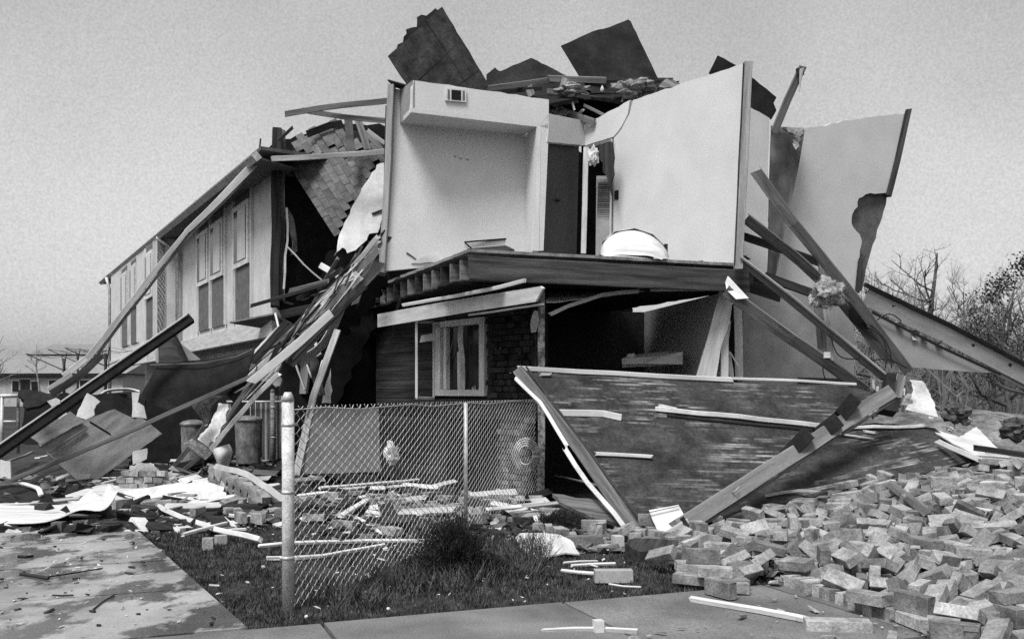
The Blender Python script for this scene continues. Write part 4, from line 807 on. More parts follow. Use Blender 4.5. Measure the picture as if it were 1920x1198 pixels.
for (pp, ww, mt) in [([(1032, 777), (1090, 778), (1140, 779), (1162, 786)], 13, paint), ([(1118, 855), (1170, 857), (1218, 860)], 7, paint), ([(1232, 771), (1300, 778), (1400, 788), (1535, 802)], 9, drywall), ([(1238, 768), (1262, 774)], 12, foam),
        ([(1016, 706), (1028, 706)], 5, drywall)]:
    board('batten', [qa(a_, b_, .03) for a_, b_ in pp], ww, .03, mt, fw, rag=.04, wob=.01)
board('batten_shadow_strip', [qa(1250, 781, .02), qa(1400, 797, .02), qa(1560, 812, .02)], 4, .02, wood_d, fw)  # dark strip laid in as the shadow under the long batten
QB = P3(P(1185, 1000, 9.15), P(1752, 880, 10.5), P(1560, 800, 11.3)); qb = QB.on
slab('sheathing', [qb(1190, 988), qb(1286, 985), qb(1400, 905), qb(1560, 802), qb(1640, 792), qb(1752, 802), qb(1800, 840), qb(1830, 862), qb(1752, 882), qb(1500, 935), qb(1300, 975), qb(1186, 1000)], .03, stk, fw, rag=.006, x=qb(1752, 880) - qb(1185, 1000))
board('bottom_edge', [qb(1190, 1002, -.03), qb(1450, 945, -.03), qb(1755, 882, -.03)], 9, .05, wood_d, fw, rag=.03)
for (pp, ww, mt) in [([(1600, 806), (1680, 806), (1745, 801)], 6, drywall), ([(1575, 818), (1635, 827)], 3, drywall), ([(1620, 812), (1640, 815)], 5, paint)]:
    board('batten', [qb(a_, b_, .03) for a_, b_ in pp], ww, .03, mt, fw, rag=.03, wob=.01)
# diagonal post across it
a, b = P(1268, 992, 8.8), P(1665, 738, 10.9)
dg = thing('diagonal_post', 'thick grey timber lying diagonally over the fallen panel with black felt wraps', 'timber', a)
board('timber', [a, b], 30, .12, M('timber_grey', .11, .22, .85, 3, (.3, 4, 4), bump=.3, fine=60, fk=.3, rnd=0), dg, rag=.03)
board('timber_side', [a + Vector((.03, -.03, -.09)), b + Vector((.03, -.03, -.10))], 5, .1, wood_d, dg)
for (u, v, u2, v2, ww) in [(1576, 780, 1602, 748, 26), (1470, 858, 1515, 812, 28), (1535, 815, 1570, 788, 30)]:
    dd = 8.8 + 2.1 * ((u + u2) / 2 - 1268) / 397; board('felt_wrap', [P(u, v, dd - .1), P(u2, v2, dd - .1)], ww, .14, felt, dg, rag=.02)
tube('bent_nail', [P(1372, 925, 9.2), P(1380, 920, 9.15), P(1385, 912, 9.2)], .008, wood_l, dg, 5)
# bent white gutter at its foot
gt = thing('bent_gutter', 'bent white metal gutter end hooked round the foot of the diagonal timber', 'gutter', P(1255, 1018, 8.6))
loft('gutter_sheet', [P(1217, 956, 8.9), P(1224, 975, 8.85), P(1231, 990, 8.8), P(1238, 1008, 8.7), P(1256, 1021, 8.6), P(1275, 1016, 8.7)], [P(1272, 946, 9.0), P(1281, 962, 8.95), P(1286, 974, 8.9), P(1288, 990, 8.85), P(1296, 1008, 8.8), P(1296, 1000, 8.9)], .006, paint, gt, m=4)
board('strap', [P(1243, 1004, 8.5), P(1258, 1014, 8.45), P(1295, 990, 8.55)], 8, .02, felt, gt); board('strap', [P(1278, 970, 8.6), P(1290, 990, 8.55)], 9, .02, felt, gt); board('timber_end', [P(1248, 1001, 8.55), P(1290, 976, 8.6)], 11, .03, wood_l, gt)
board('gutter_lip', [P(1219, 960, 8.85), P(1272, 949, 8.95)], 2, .01, grey_board, gt)
# ------------------------------------------------------------------ crossing studs on the right
tim = M('stud_grey', .08, .19, .85, 4, (.3, 5, 5), bump=.3, fine=60, fk=.35, rnd=.25)
for (pts, ww, mt, lb) in [
    ([(1420, 325, 11.4), (1490, 422, 11.5), (1590, 545, 11.8), (1700, 692, 12.2)], 20, tim, 'longest stud slanting down right from in front of the torn drape'),
    ([(1400, 412, 11.8), (1490, 480, 12.0), (1660, 640, 12.4)], 19, tim, 'second slanting stud, starting at the end of the room wall'),
    ([(1400, 445, 12.6), (1470, 468, 12.7), (1542, 494, 12.8)], 15, wood_d, 'nearly level dark stud behind the two slanting ones'),
    ([(1392, 490, 11.6), (1480, 560, 11.7), (1655, 705, 12.0)], 15, wood_m, 'stud with a pale top edge starting below the room wall end'),
    ([(1393, 486, 11.55), (1482, 553, 11.65), (1655, 697, 11.95)], 4, wood_l, 'thin pale strip on the stud below the room wall end'),
    ([(1365, 548, 11.7), (1470, 625, 11.8), (1618, 728, 12.2)], 22, tim, 'broad grey stud slanting from the white brace to the right rubble'),
    ([(1440, 520, 12.8), (1530, 552, 12.9)], 16, wood_d, 'dark level stud beside the insulation clump'),
    ([(1502, 132, 13.2), (1480, 180, 13.3), (1456, 238, 13.4)], 14, wood_m, 'broken stud sticking up into the sky above the drape'),
    ([(1531, 550, 12.1), (1542, 660, 12.0)], 15, tim, 'short upright post hanging below the insulation clump'),
    ([(1548, 570, 12.1), (1556, 665, 12.0)], 12, wood_l, 'paler short upright beside the hanging post'),
    ([(1580, 568, 12.3), (1668, 676, 12.5)], 18, tim, 'stud behind the longest one, sloping to the rubble top'),
    ([(1541, 480, 12.5), (1545, 525, 12.5)], 16, tim, 'short dark upright stub above the insulation clump'),
    ([(1708, 712, 12.4), (1735, 752, 12.4), (1772, 770, 12.4)], 5, wood_m, 'thin stick leaning right from the torn white wrap')]:
    T(board('stud', [P(*p) for p in pts], ww, .045, mt, None, rag=.09, rag0=.07, roll=random.uniform(-.35, .35)), lb, 'stud')
T(board('splinter', [P(1503, 130, 13.1), P(1500, 155, 13.1), P(1499, 170, 13.1)], 8, .02, wood_l, None, taper=.1, rag=.03), 'pale splinter hanging from the tip of the broken sky stud', 'splinter')
T(slab('post_tip', [P(1494, 128, 13.1), P(1507, 127, 13.1), P(1508, 140, 13.1), P(1497, 140, 13.1)], .06, wood_d, None, rag=.01), 'dark torn cap on the broken sky stud', 'cap')
T(fluff('insulation_clump', P(1553, 548, 11.7), (.19, .13, .17), insul, None, 1500), 'shaggy pale insulation clump caught where the studs cross', 'insulation')
T(fluff('insulation_clump', P(1534, 560, 11.75), (.10, .08, .12), insul, None, 500), 'smaller tuft left of the shaggy insulation clump', 'insulation')
T(slab('black_felt_piece', [P(1592, 580, 12.0), P(1612, 560, 12.0), P(1636, 612, 12.0), P(1622, 620, 12.0), P(1596, 600, 12.0)], .03, felt, None, rag=.01), 'black felt piece hanging behind the longest slanting stud', 'felt')
T(slab('white_label_block', [P(1545, 660, 11.9), P(1557, 660, 11.9), P(1557, 671, 11.9), P(1545, 671, 11.9)], .03, paint, None), 'little white block at the foot of the hanging uprights', 'block')
def wire(label, pts): T(tube('cable', [P(*p) for p in pts], .008, rubber, None, 5), label, 'cable', 'loose cables by the crossing studs')
def arc(u1, v1, u2, v2, sag, d, side=0):
    return [(u1 + (u2-u1)*k/10 + side * math.sin(math.pi*k/10), v1 + (v2-v1)*k/10 + sag * math.sin(math.pi*k/10), d) for k in range(11)]
wire('black cable looping from the short upright to the right studs', arc(1558, 625, 1612, 672, 18, 11.8, -12))
wire('black cable arching down in front of the fallen far panel', arc(1625, 612, 1660, 690, -10, 11.9, 16))
wire('second black cable beside the arching one', arc(1632, 608, 1672, 690, -4, 11.95, 12))
wire('cable looping over the long grey fascia board', arc(1645, 600, 1690, 602, -12, 12.2))
wire('short cable hanging on the grey lower wall', arc(1546, 676, 1548, 712, 0, 12.8, -4))
wire('short cable curling right over the stud ends', arc(1635, 676, 1700, 690, -8, 12.1))
# fallen far panel on the right
ff = thing('fallen_eave_panel', 'long grey eave panel sloping down to the right picture edge', 'eave panel', P(1700, 690, 13.4))
QF = P3(P(1612, 535, 13.2), P(1920, 690, 13.6), P(1700, 692, 13.3)); qf = QF.on
slab('grey_sheet', [qf(1600, 560), qf(1640, 590), qf(1860, 698), qf(1990, 765), qf(1990, 790), qf(1900, 702), qf(1760, 693), qf(1704, 688), qf(1640, 640)], .03, grey_board, ff, rag=.003)
board('pale_board', [qf(1618, 556, .06), qf(1760, 622, .06), qf(1900, 694, .06), qf(2040, 768, .06)], 34, .04, M('eave_grey', .26, .38, .9, 3, (.5, 2, 2), bump=.2, fine=50, fk=.2, rnd=0), ff, wob=.004)
board('top_edge', [qf(1616, 536, .10), qf(1760, 604, .10), qf(1925, 690, .10), qf(2040, 750, .1)], 8, .10, felt, ff, rag=.02)
board('groove', [qf(1630, 586, .07), qf(1760, 652, .07), qf(1870, 702, .07)], 5, .02, wood_d, ff, wob=.002)
for (u, v) in [(1669, 572), (1731, 599), (1817, 646), (1886, 683), (1692, 578)]: lump('knot', qf(u, v, .085), (.035, .012, .03), felt, ff, .3, sub=2)
for (u, v, s) in [(1682, 608, .05), (1710, 620, .04), (1728, 632, .05), (1756, 642, .05)]: lump('clinging_clod', qf(u, v, .05), (s, .03, s * .6), bark, ff, .5, sub=2)
slab('hanging_scrap', [qf(1704, 628, .05), qf(1712, 634, .05), qf(1718, 638, .05), qf(1708, 638, .05)], .01, drywall, ff)
# right rubble top: felt lumps, torn wrap, clods
T(slab('felt_block', [P(1664, 698, 11.6), P(1682, 700, 11.6), P(1676, 735, 11.4), P(1658, 730, 11.4)], .12, felt, None), 'black felt wrapped block at the top end of the diagonal timber', 'block')
T(slab('broken_stub', [P(1682, 700, 11.7), P(1699, 705, 11.7), P(1692, 745, 11.5), P(1672, 742, 11.5)], .10, wood_m, None, rag=.01), 'grey broken stub right of the felt wrapped block', 'stub')
T(slab('felt_block', [P(1660, 745, 11.3), P(1690, 750, 11.3), P(1682, 772, 11.2), P(1652, 766, 11.2)], .12, felt, None), 'lower black block under the grey broken stub', 'block')
T(loft('torn_wrap', [P(1706, 712, 11.9), P(1712, 730, 11.8), P(1704, 752, 11.5), P(1698, 768, 11.3)], [P(1728, 714, 11.9), P(1742, 735, 11.8), P(1754, 760, 11.5), P(1758, 782, 11.3)], .01, foam, None, bump=.12, rag=.01), 'crumpled bright paper wrap standing on the mound at right', 'wrap')
T(loft('torn_wrap', [P(1700, 738, 11.7), P(1694, 748, 11.6), P(1690, 758, 11.5)], [P(1724, 738, 11.7), P(1728, 750, 11.6), P(1722, 766, 11.5)], .01, insul, None, bump=.08), 'dull crumpled wrap left of the bright one', 'wrap')
for (u, v, s, mt, lb) in [(1790, 775, .16, bark, 'dark clod with a pale top standing on the mound'), (1796, 764, .06, foam, 'pale crumb on top of the dark clod'), (1812, 788, .07, insul, 'small pale stone right of the dark clod'), (1783, 803, .05, foam, 'white crumb below the dark clod'),
        (1905, 805, .18, bark, 'dark stump at the right picture edge'), (1636, 772, .09, foam, 'pale crumb beside the lower black block'), (1655, 758, .05, foam, 'tiny white crumb below the timber top')]:
    dd = 12.2; T(lump('clod', P(u, v, dd), (s, s * .8, s * .8), mt, None, .4, 2, 3), lb, 'clod')
for i in range(26):
    u = random.uniform(1600, 1700); v = 735 + random.uniform(-32, 22); T(board('splinter', [P(u, v, 12.2), P(u + random.uniform(-22, 22), v + random.uniform(-12, 12), 12.2)], random.uniform(2, 7), .02, random.choice([wood_m, wood_d, drywall, felt]), None, rag=.03),
        'small splinter in the tangle at the top of the fallen panel', 'splinter', 'splinters in the tangle')
# white plate with boards on right mound
def onz(u, v, z): d = (CZ - z) * F / (v - HY); return P(u, v, d)
T(slab('white_sheet', [P(1730, 796, 11.6), P(1800, 815, 11.2), P(1828, 808, 12), P(1866, 834, 11), P(1880, 842, 10.8), P(1900, 862, 10.4), P(1835, 858, 10.3)], .015, drywall, None, rag=.006), 'large bright flat sheet lying on the mound at right', 'sheet')
T(board('white_board', [P(1760, 828, 10.9), P(1790, 842, 10.6), P(1833, 860, 10.2)], 10, .03, drywall, None, rag=.06), 'broken white board below the bright flat sheet', 'board')
T(board('white_board', [P(1850, 852, 10.5), P(1925, 858, 10.6)], 12, .02, paint, None, rag=.04), 'pale board end at the right edge below the bright sheet', 'board')
T(board('dark_plank', [P(1830, 840, 10.3), P(1880, 846, 10.4), P(1940, 856, 10.5)], 11, .05, wood_d, None, rag=.04), 'dark plank resting over the bright sheet at the right edge', 'plank')

for i in range(30):
    f = random.random(); a = Vector((712, 448, 12.75)).lerp(Vector((478, 704, 12.3)), f); b = Vector((716, 448, 12.75)).lerp(Vector((478, 704, 12.3)), min(1.1, f + random.uniform(.12, .4)))
    o1, o2 = random.uniform(-14, 22), random.uniform(-14, 22)
    T(board('splinter', [P(a.x + o1 * .7, a.y + o1 * .7, a.z - .08), P(b.x + o2 * .7, b.y + o2 * .7, b.z - .08)], random.uniform(2, 7), .015, random.choice([wood_d, wood_d, black, wood_m, drywall]), None, rag=.12, rag0=.12, wob=.02, taper=random.uniform(.2, .8)), 'long splinter lying on the slanting splintered bundle', 'splinter', 'splinters on the slanting bundle')

hz = thing('coiled_hose', 'coil of grimy hose hanging behind the far end of the fence', 'hose', P(986, 890, 11.4))
for k in range(4):
    cc = P(986, 853, 11.35 - k * .03); rr = .155 - .022 * k; tube('hose_loop', [cc + Vector((math.cos(a * .2618) * rr, .012 * math.sin(a), math.sin(a * .2618) * rr * 1.25)) for a in range(25)], .012, galv, hz, 6)
BRICKS = (
'[[0.28,2.87,5.502,0.094,1.57,0.0,1.99],[0.28,4.748,11.32,0.318,-0.05,3.01,-1.44],[0.28,2.014,8.782,0.086,0.0,0.05,-2.72],[0.28,5.107,7.69,0.224,0.12,0.08,-0.8],[0.28,5.724,9.438,0.449,-0.04,-0.06,2.38],[0.28,3.386,9.977,0.274,-1.48,0.11,-2.48],[0.13,5.512,8.352,0.329,-0.14,0.01,-3.09],[0.18,5.407,8.903,0.469,-3.09,0.11,-1.25],[0.28,1.828,5.534,0.074,-3.14,-0.0,1.42],[0.28,1.308,7.733,0.074,0.04,0.0,-2.55],[0.28,2.733,7.531,0.084,-0.02,-0.04,1.2],[0.28,1.979,6.257,0.074,-0.0,-0.0,-1.27],[0.17,3.219,8.63,0.183,-0.12,-0.05,1.67],[0.14,5.723,10.792,0.412,3.07,-0.08,-1.0],[0.28,2.216,5.909,0.074,-0.0,0.0,1.05],[0.28,1.464,7.171,0.074,-0.0,3.14,1.08],[0.28,2.589,7.091,0.074,0.0,-0.0,0.51],[0.28,3.728,8.091,0.189,0.08,3.04,1.53],[0.28,6.074,9.539,0.442,3.1,0.07,-1.22],[0.28,4.17,9.886,0.36,3.14,-0.12,0.09],[0.17,6.033,10.036,0.452,-3.12,0.05,0.76],[0.2,2.807,6.632,0.074,-3.14,0.0,0.72],[0.28,2.133,6.296,0.114,-0.0,0.31,0.71],[0.28,4.746,10.158,0.419,0.09,-3.11,1.43],[0.28,5.53,7.847,0.255,-0.01,-0.15,1.64],[0.28,6.527,10.209,0.411,-0.04,-3.05,0.84],[0.28,3.114,8.417,0.178,-1.55,0.12,-2.32],[0.28,2.697,6.822,0.157,-0.0,0.73,-2.5],[0.28,3.049,7.832,0.113,-0.08,3.11,-0.4],[0.28,3.958,8.303,0.232,0.01,3.0,0.93],[0.16,1.985,7.935,0.074,0.0,-0.0,-0.56],[0.28,4.372,6.527,0.083,0.05,-0.02,0.04],[0.28,5.641,11.001,0.389,-0.12,0.02,0.21],[0.28,5.338,7.722,0.27,-0.67,0.19,-2.52],[0.28,6.314,11.227,0.339,3.01,-0.05,-0.78],[0.18,2.377,5.431,0.074,-0.0,-0.0,-1.63],[0.28,6.239,11.429,0.316,-0.1,0.11,0.51],[0.28,1.625,7.489,0.142,-0.0,-0.0,-0.57],[0.28,4.301,7.72,0.191,0.14,0.0,-0.46],[0.28,5.695,11.473,0.346,1.52,-0.14,-1.29],[0.28,2.698,5.796,0.074,0.0,-0.0,1.93],[0.28,4.454,9.559,0.458,2.81,-0.55,-0.33],[0.28,4.623,10.178,0.407,0.09,-0.04,-1.58],[0.28,3.56,6.909,0.085,0.0,-0.05,0.87],[0.28,4.133,6.308,0.075,-0.01,0.0,3.13],[0.13,2.849,6.939,0.074,0.0,-0.0,0.47],[0.14,3.584,7.976,0.165,0.0,3.02,0.85],[0.28,5.246,9.08,0.414,-3.12,-0.1,1.08],[0.28,2.484,5.846,0.074,0.0,-0.0,-2.19],[0.28,2.736,6.251,0.149,-0.37,0.49,2.24],[0.28,2.87,7.155,0.077,0.03,-0.01,-0.21],[0.28,2.276,8.058,0.081,-0.04,0.01,2.37],[0.28,2.99,6.158,0.074,3.14,-0.0,-0.93],[0.28,5.321,10.704,0.418,3.08,0.08,1.2],[0.28,5.367,8.921,0.401,-0.04,-0.11,1.76],[0.28,5.441,10.261,0.474,1.55,0.04,1.46],[0.28,5.86,10.646,0.424,3.06,0.05,0.22],[0.28,1.734,7.223,0.074,-0.0,0.0,1.46],[0.28,4.571,9.314,0.387,-0.09,0.08,2.87],[0.28,3.672,8.368,0.23,-1.69,-0.07,1.78],[0.28,3.881,7.177,0.113,-3.08,0.07,-1.34],[0.13,1.796,6.612,0.074,3.14,-0.0,0.63],[0.28,5.11,9.234,0.422,0.09,-0.01,-0.49],[0.12,2.6,6.001,0.094,1.57,0.0,2.22],[0.28,6.352,9.492,0.421,-0.07,-3.09,0.35],[0.28,3.629,6.723,0.149,-0.72,0.35,1.3],[0.16,3.194,7.453,0.098,0.07,0.01,-0.74],[0.28,2.587,8.168,0.1,-3.07,-0.03,-0.56],[0.19,6.366,8.598,0.339,-3.02,0.06,0.01],[0.16,5.404,7.609,0.218,-0.08,3.02,0.93],[0.28,2.075,7.692,0.074,0.0,0.0,-1.94],[0.28,2.669,8.51,0.122,-0.08,-0.05,1.45],[0.28,1.693,6.938,0.074,0.0,-3.14,-0.17],[0.28,6.272,9.722,0.456,1.56,0.08,-0.35],[0.28,3.202,5.214,0.074,0.0,-0.0,-2.76],[0.28,4.571,11.091,0.333,0.14,-0.02,-2.33],[0.28,6.217,10.725,0.4,-3.12,0.11,1.16],[0.28,3.921,8.643,0.262,-3.0,0.01,-0.95],[0.28,6.208,11.678,0.303,-1.43,-3.09,0.08],[0.16,5.053,11.318,0.336,-0.13,-0.04,-0.02],[0.28,1.457,6.397,0.072,-3.14,-0.01,0.07],[0.28,4.124,8.718,0.291,-0.04,3.01,0.47],[0.16,2.656,7.804,0.09,-0.03,3.09,0.09],[0.28,4.957,7.568,0.203,-3.06,-0.12,0.8],[0.28,1.053,6.819,0.074,-0.0,0.0,0.96],[0.28,5.294,7.928,0.264,-0.09,-0.12,2.07],[0.13,2.172,6.168,0.074,-0.01,3.14,0.39],[0.19,2.192,7.63,0.075,3.14,-0.0,1.39],[0.19,6.403,9.254,0.403,-0.01,0.11,-0.79],[0.28,4.999,7.133,0.168,1.62,0.11,-1.39],[0.11,2.42,7.145,0.103,-0.84,-0.0,-1.46],[0.28,5.986,10.205,0.45,3.1,0.04,0.2],[0.28,5.882,9.931,0.459,-0.03,0.01,-1.44],[0.28,5.571,11.113,0.431,-0.1,0.53,0.74],[0.28,2.328,7.747,0.097,1.59,-0.01,-0.64],[0.16,5.51,10.473,0.442,3.07,-0.03,-0.38],[0.28,2.654,4.976,0.074,-0.0,-0.0,0.31],[0.28,2.465,5.185,0.074,-0.0,-0.0,1.79],[0.28,2'
'.643,7.331,0.076,-0.02,0.0,2.5],[0.12,4.56,7.223,0.145,-0.11,3.1,-0.02],[0.15,3.053,7.497,0.123,-0.9,-0.06,1.37],[0.19,3.68,10.328,0.288,-0.1,-0.1,0.51],[0.28,4.383,11.082,0.317,0.11,-3.05,1.44],[0.28,6.053,11.29,0.363,-1.6,-0.13,-1.63],[0.28,3.289,5.904,0.074,3.14,0.0,0.5],[0.28,2.239,9.446,0.112,-0.05,-0.07,0.87],[0.28,1.574,7.463,0.074,3.14,0.0,0.05],[0.28,5.902,7.774,0.241,0.15,-0.02,0.26],[0.28,4.428,7.044,0.122,-0.1,-3.14,-0.41],[0.11,4.3,9.2,0.371,-1.53,0.12,-2.22],[0.28,2.072,6.767,0.074,0.0,-0.0,2.75],[0.28,5.812,11.56,0.332,-1.7,-0.07,-0.67],[0.28,2.42,7.511,0.096,1.56,-0.0,2.05],[0.28,5.419,10.982,0.41,1.56,0.12,1.6],[0.28,4.554,8.537,0.311,-3.01,-0.06,-0.17],[0.28,3.301,9.415,0.235,0.09,0.1,-2.17],[0.18,3.889,6.203,0.074,0.0,-0.0,1.5],[0.28,3.544,5.222,0.094,-1.57,-0.0,0.08],[0.28,5.785,7.983,0.274,-0.15,-3.14,0.05],[0.28,6.791,11.229,0.303,3.02,0.08,-0.06],[0.12,1.796,8.165,0.094,-1.57,-0.0,-0.08],[0.28,5.108,10.763,0.404,0.09,-3.07,1.08],[0.16,5.36,7.161,0.157,0.0,-3.02,-1.67],[0.14,4.771,7.01,0.149,-1.58,-0.11,1.45],[0.28,4.365,8.747,0.318,-3.04,0.09,-1.46],[0.28,4.763,7.539,0.192,-0.01,-0.14,1.39],[0.28,1.583,7.206,0.094,-1.57,-0.0,-2.05],[0.28,4.687,7.709,0.211,0.03,-0.14,1.02],[0.28,6.273,10.201,0.432,-0.09,-0.01,-1.19],[0.28,4.038,6.914,0.099,0.02,-0.07,0.9],[0.28,3.527,6.542,0.075,-0.01,0.0,3.06],[0.12,3.888,8.994,0.288,0.13,0.05,-1.38],[0.1,6.44,9.879,0.424,0.07,-3.08,-0.85],[0.28,5.387,7.558,0.3,1.68,-0.1,0.65],[0.13,5.118,10.524,0.426,3.12,-0.09,-0.74],[0.28,4.436,6.347,0.078,-0.02,3.13,0.18],[0.16,3.08,6.263,0.074,-0.0,0.0,-2.5],[0.28,5.31,10.707,0.486,0.0,-0.1,-1.25],[0.28,3.402,5.829,0.074,3.14,0.0,0.5],[0.28,4.985,9.544,0.454,-1.65,-0.02,1.9],[0.28,5.841,10.949,0.427,0.1,-2.8,0.51],[0.28,6.212,10.09,0.46,1.5,-0.0,-1.19],[0.28,2.975,7.876,0.182,-0.13,3.09,-0.31],[0.15,3.081,7.015,0.077,0.02,0.01,-1.09],[0.13,3.163,7.607,0.126,1.63,-0.06,0.12],[0.28,3.804,10.017,0.312,-0.14,-0.0,1.49],[0.15,2.721,6.076,0.074,-3.14,0.0,-1.11],[0.16,5.451,9.368,0.444,-0.01,0.07,-1.96],[0.15,2.169,6.874,0.074,0.0,-0.0,1.32],[0.18,3.529,8.358,0.215,-1.44,-0.02,-0.71],[0.28,4.855,9.657,0.429,-3.05,0.01,-1.26],[0.12,1.648,7.762,0.074,-3.14,-0.0,-1.4],[0.28,2.108,6.45,0.133,0.17,0.43,2.07],[0.28,5.653,9.697,0.462,-0.02,0.02,-2.04],[0.28,2.033,7.522,0.094,-1.56,0.0,2.82],[0.28,3.79,8.768,0.312,0.24,-0.37,-1.25],[0.28,5.345,11.139,0.461,0.59,-2.62,1.33],[0.19,6.356,10.473,0.412,3.05,-0.04,-1.24],[0.28,2.565,9.158,0.137,-0.09,3.09,-0.79],[0.28,3.243,7.955,0.204,3.13,-0.11,0.95],[0.28,4.191,9.51,0.355,0.01,3.01,0.35],[0.28,3.508,4.877,0.074,3.14,0.0,-0.5],[0.28,3.117,9.533,0.213,-3.13,-0.13,0.06],[0.28,3.139,5.987,0.111,-0.0,-0.28,-2.55],[0.28,3.405,8.787,0.235,-1.49,-0.11,-0.06],[0.28,5.563,10.204,0.458,0.0,0.04,1.76],[0.28,3.301,6.537,0.074,0.0,3.14,1.35],[0.28,2.889,6.429,0.074,0.0,0.0,-0.09],[0.19,4.867,7.034,0.134,0.02,0.11,-1.59],[0.28,5.699,9.061,0.418,-3.08,0.08,-0.78],[0.28,2.606,5.801,0.132,2.93,-0.39,0.89],[0.18,5.494,8.571,0.36,-0.13,-0.02,2.89],[0.28,3.869,9.796,0.321,0.02,0.13,-2.87],[0.28,2.285,5.822,0.094,-1.57,-0.0,-2.25],[0.28,3.778,7.892,0.173,-3.04,-0.07,-0.09],[0.18,3.755,8.483,0.229,-0.14,-0.03,2.08],[0.13,4.595,9.408,0.415,1.64,-0.09,-0.1],[0.28,5.298,8.643,0.399,-0.01,-2.76,-1.76],[0.28,4.204,10.05,0.402,-0.27,0.19,1.06],[0.28,3.975,6.623,0.082,-0.0,-0.04,1.07],[0.28,2.99,6.931,0.075,-0.01,-0.01,2.07],[0.28,0.878,6.854,0.093,0.42,0.01,-2.56],[0.16,4.685,10.425,0.401,-3.09,-0.1,-1.04],[0.28,4.387,9.382,0.423,-0.05,0.51,3.06],[0.28,5.756,8.586,0.361,-0.06,3.02,1.21],[0.11,3.39,9.168,0.236,-3.03,-0.08,-0.61],[0.14,5.973,8.482,0.362,-1.46,0.09,-0.47],[0.28,6.602,11.784,0.248,0.12,-0.09,-2.92],[0.28,1.842,5.796,0.074,-0.0,-0.0,-0.31],[0.17,1.857,4.879,0.074,3.14,-0.0,-0.9],[0.28,4.602,9.525,0.421,1.56,-0.11,0.5],[0.28,3.096,8.823,0.215,0.1,-0.3,-0.87],[0.28,3.213,8.995,0.205,-0.03,-0.13,0.69],[0.28,6.86,10.172,0.377,-3.05,0.07,1.1],[0.28,5.216,10.554,0.448,1.53,-0.08,-0.74],[0.28,4.766,6.5,0.088,0.03,-0.04,0.59'
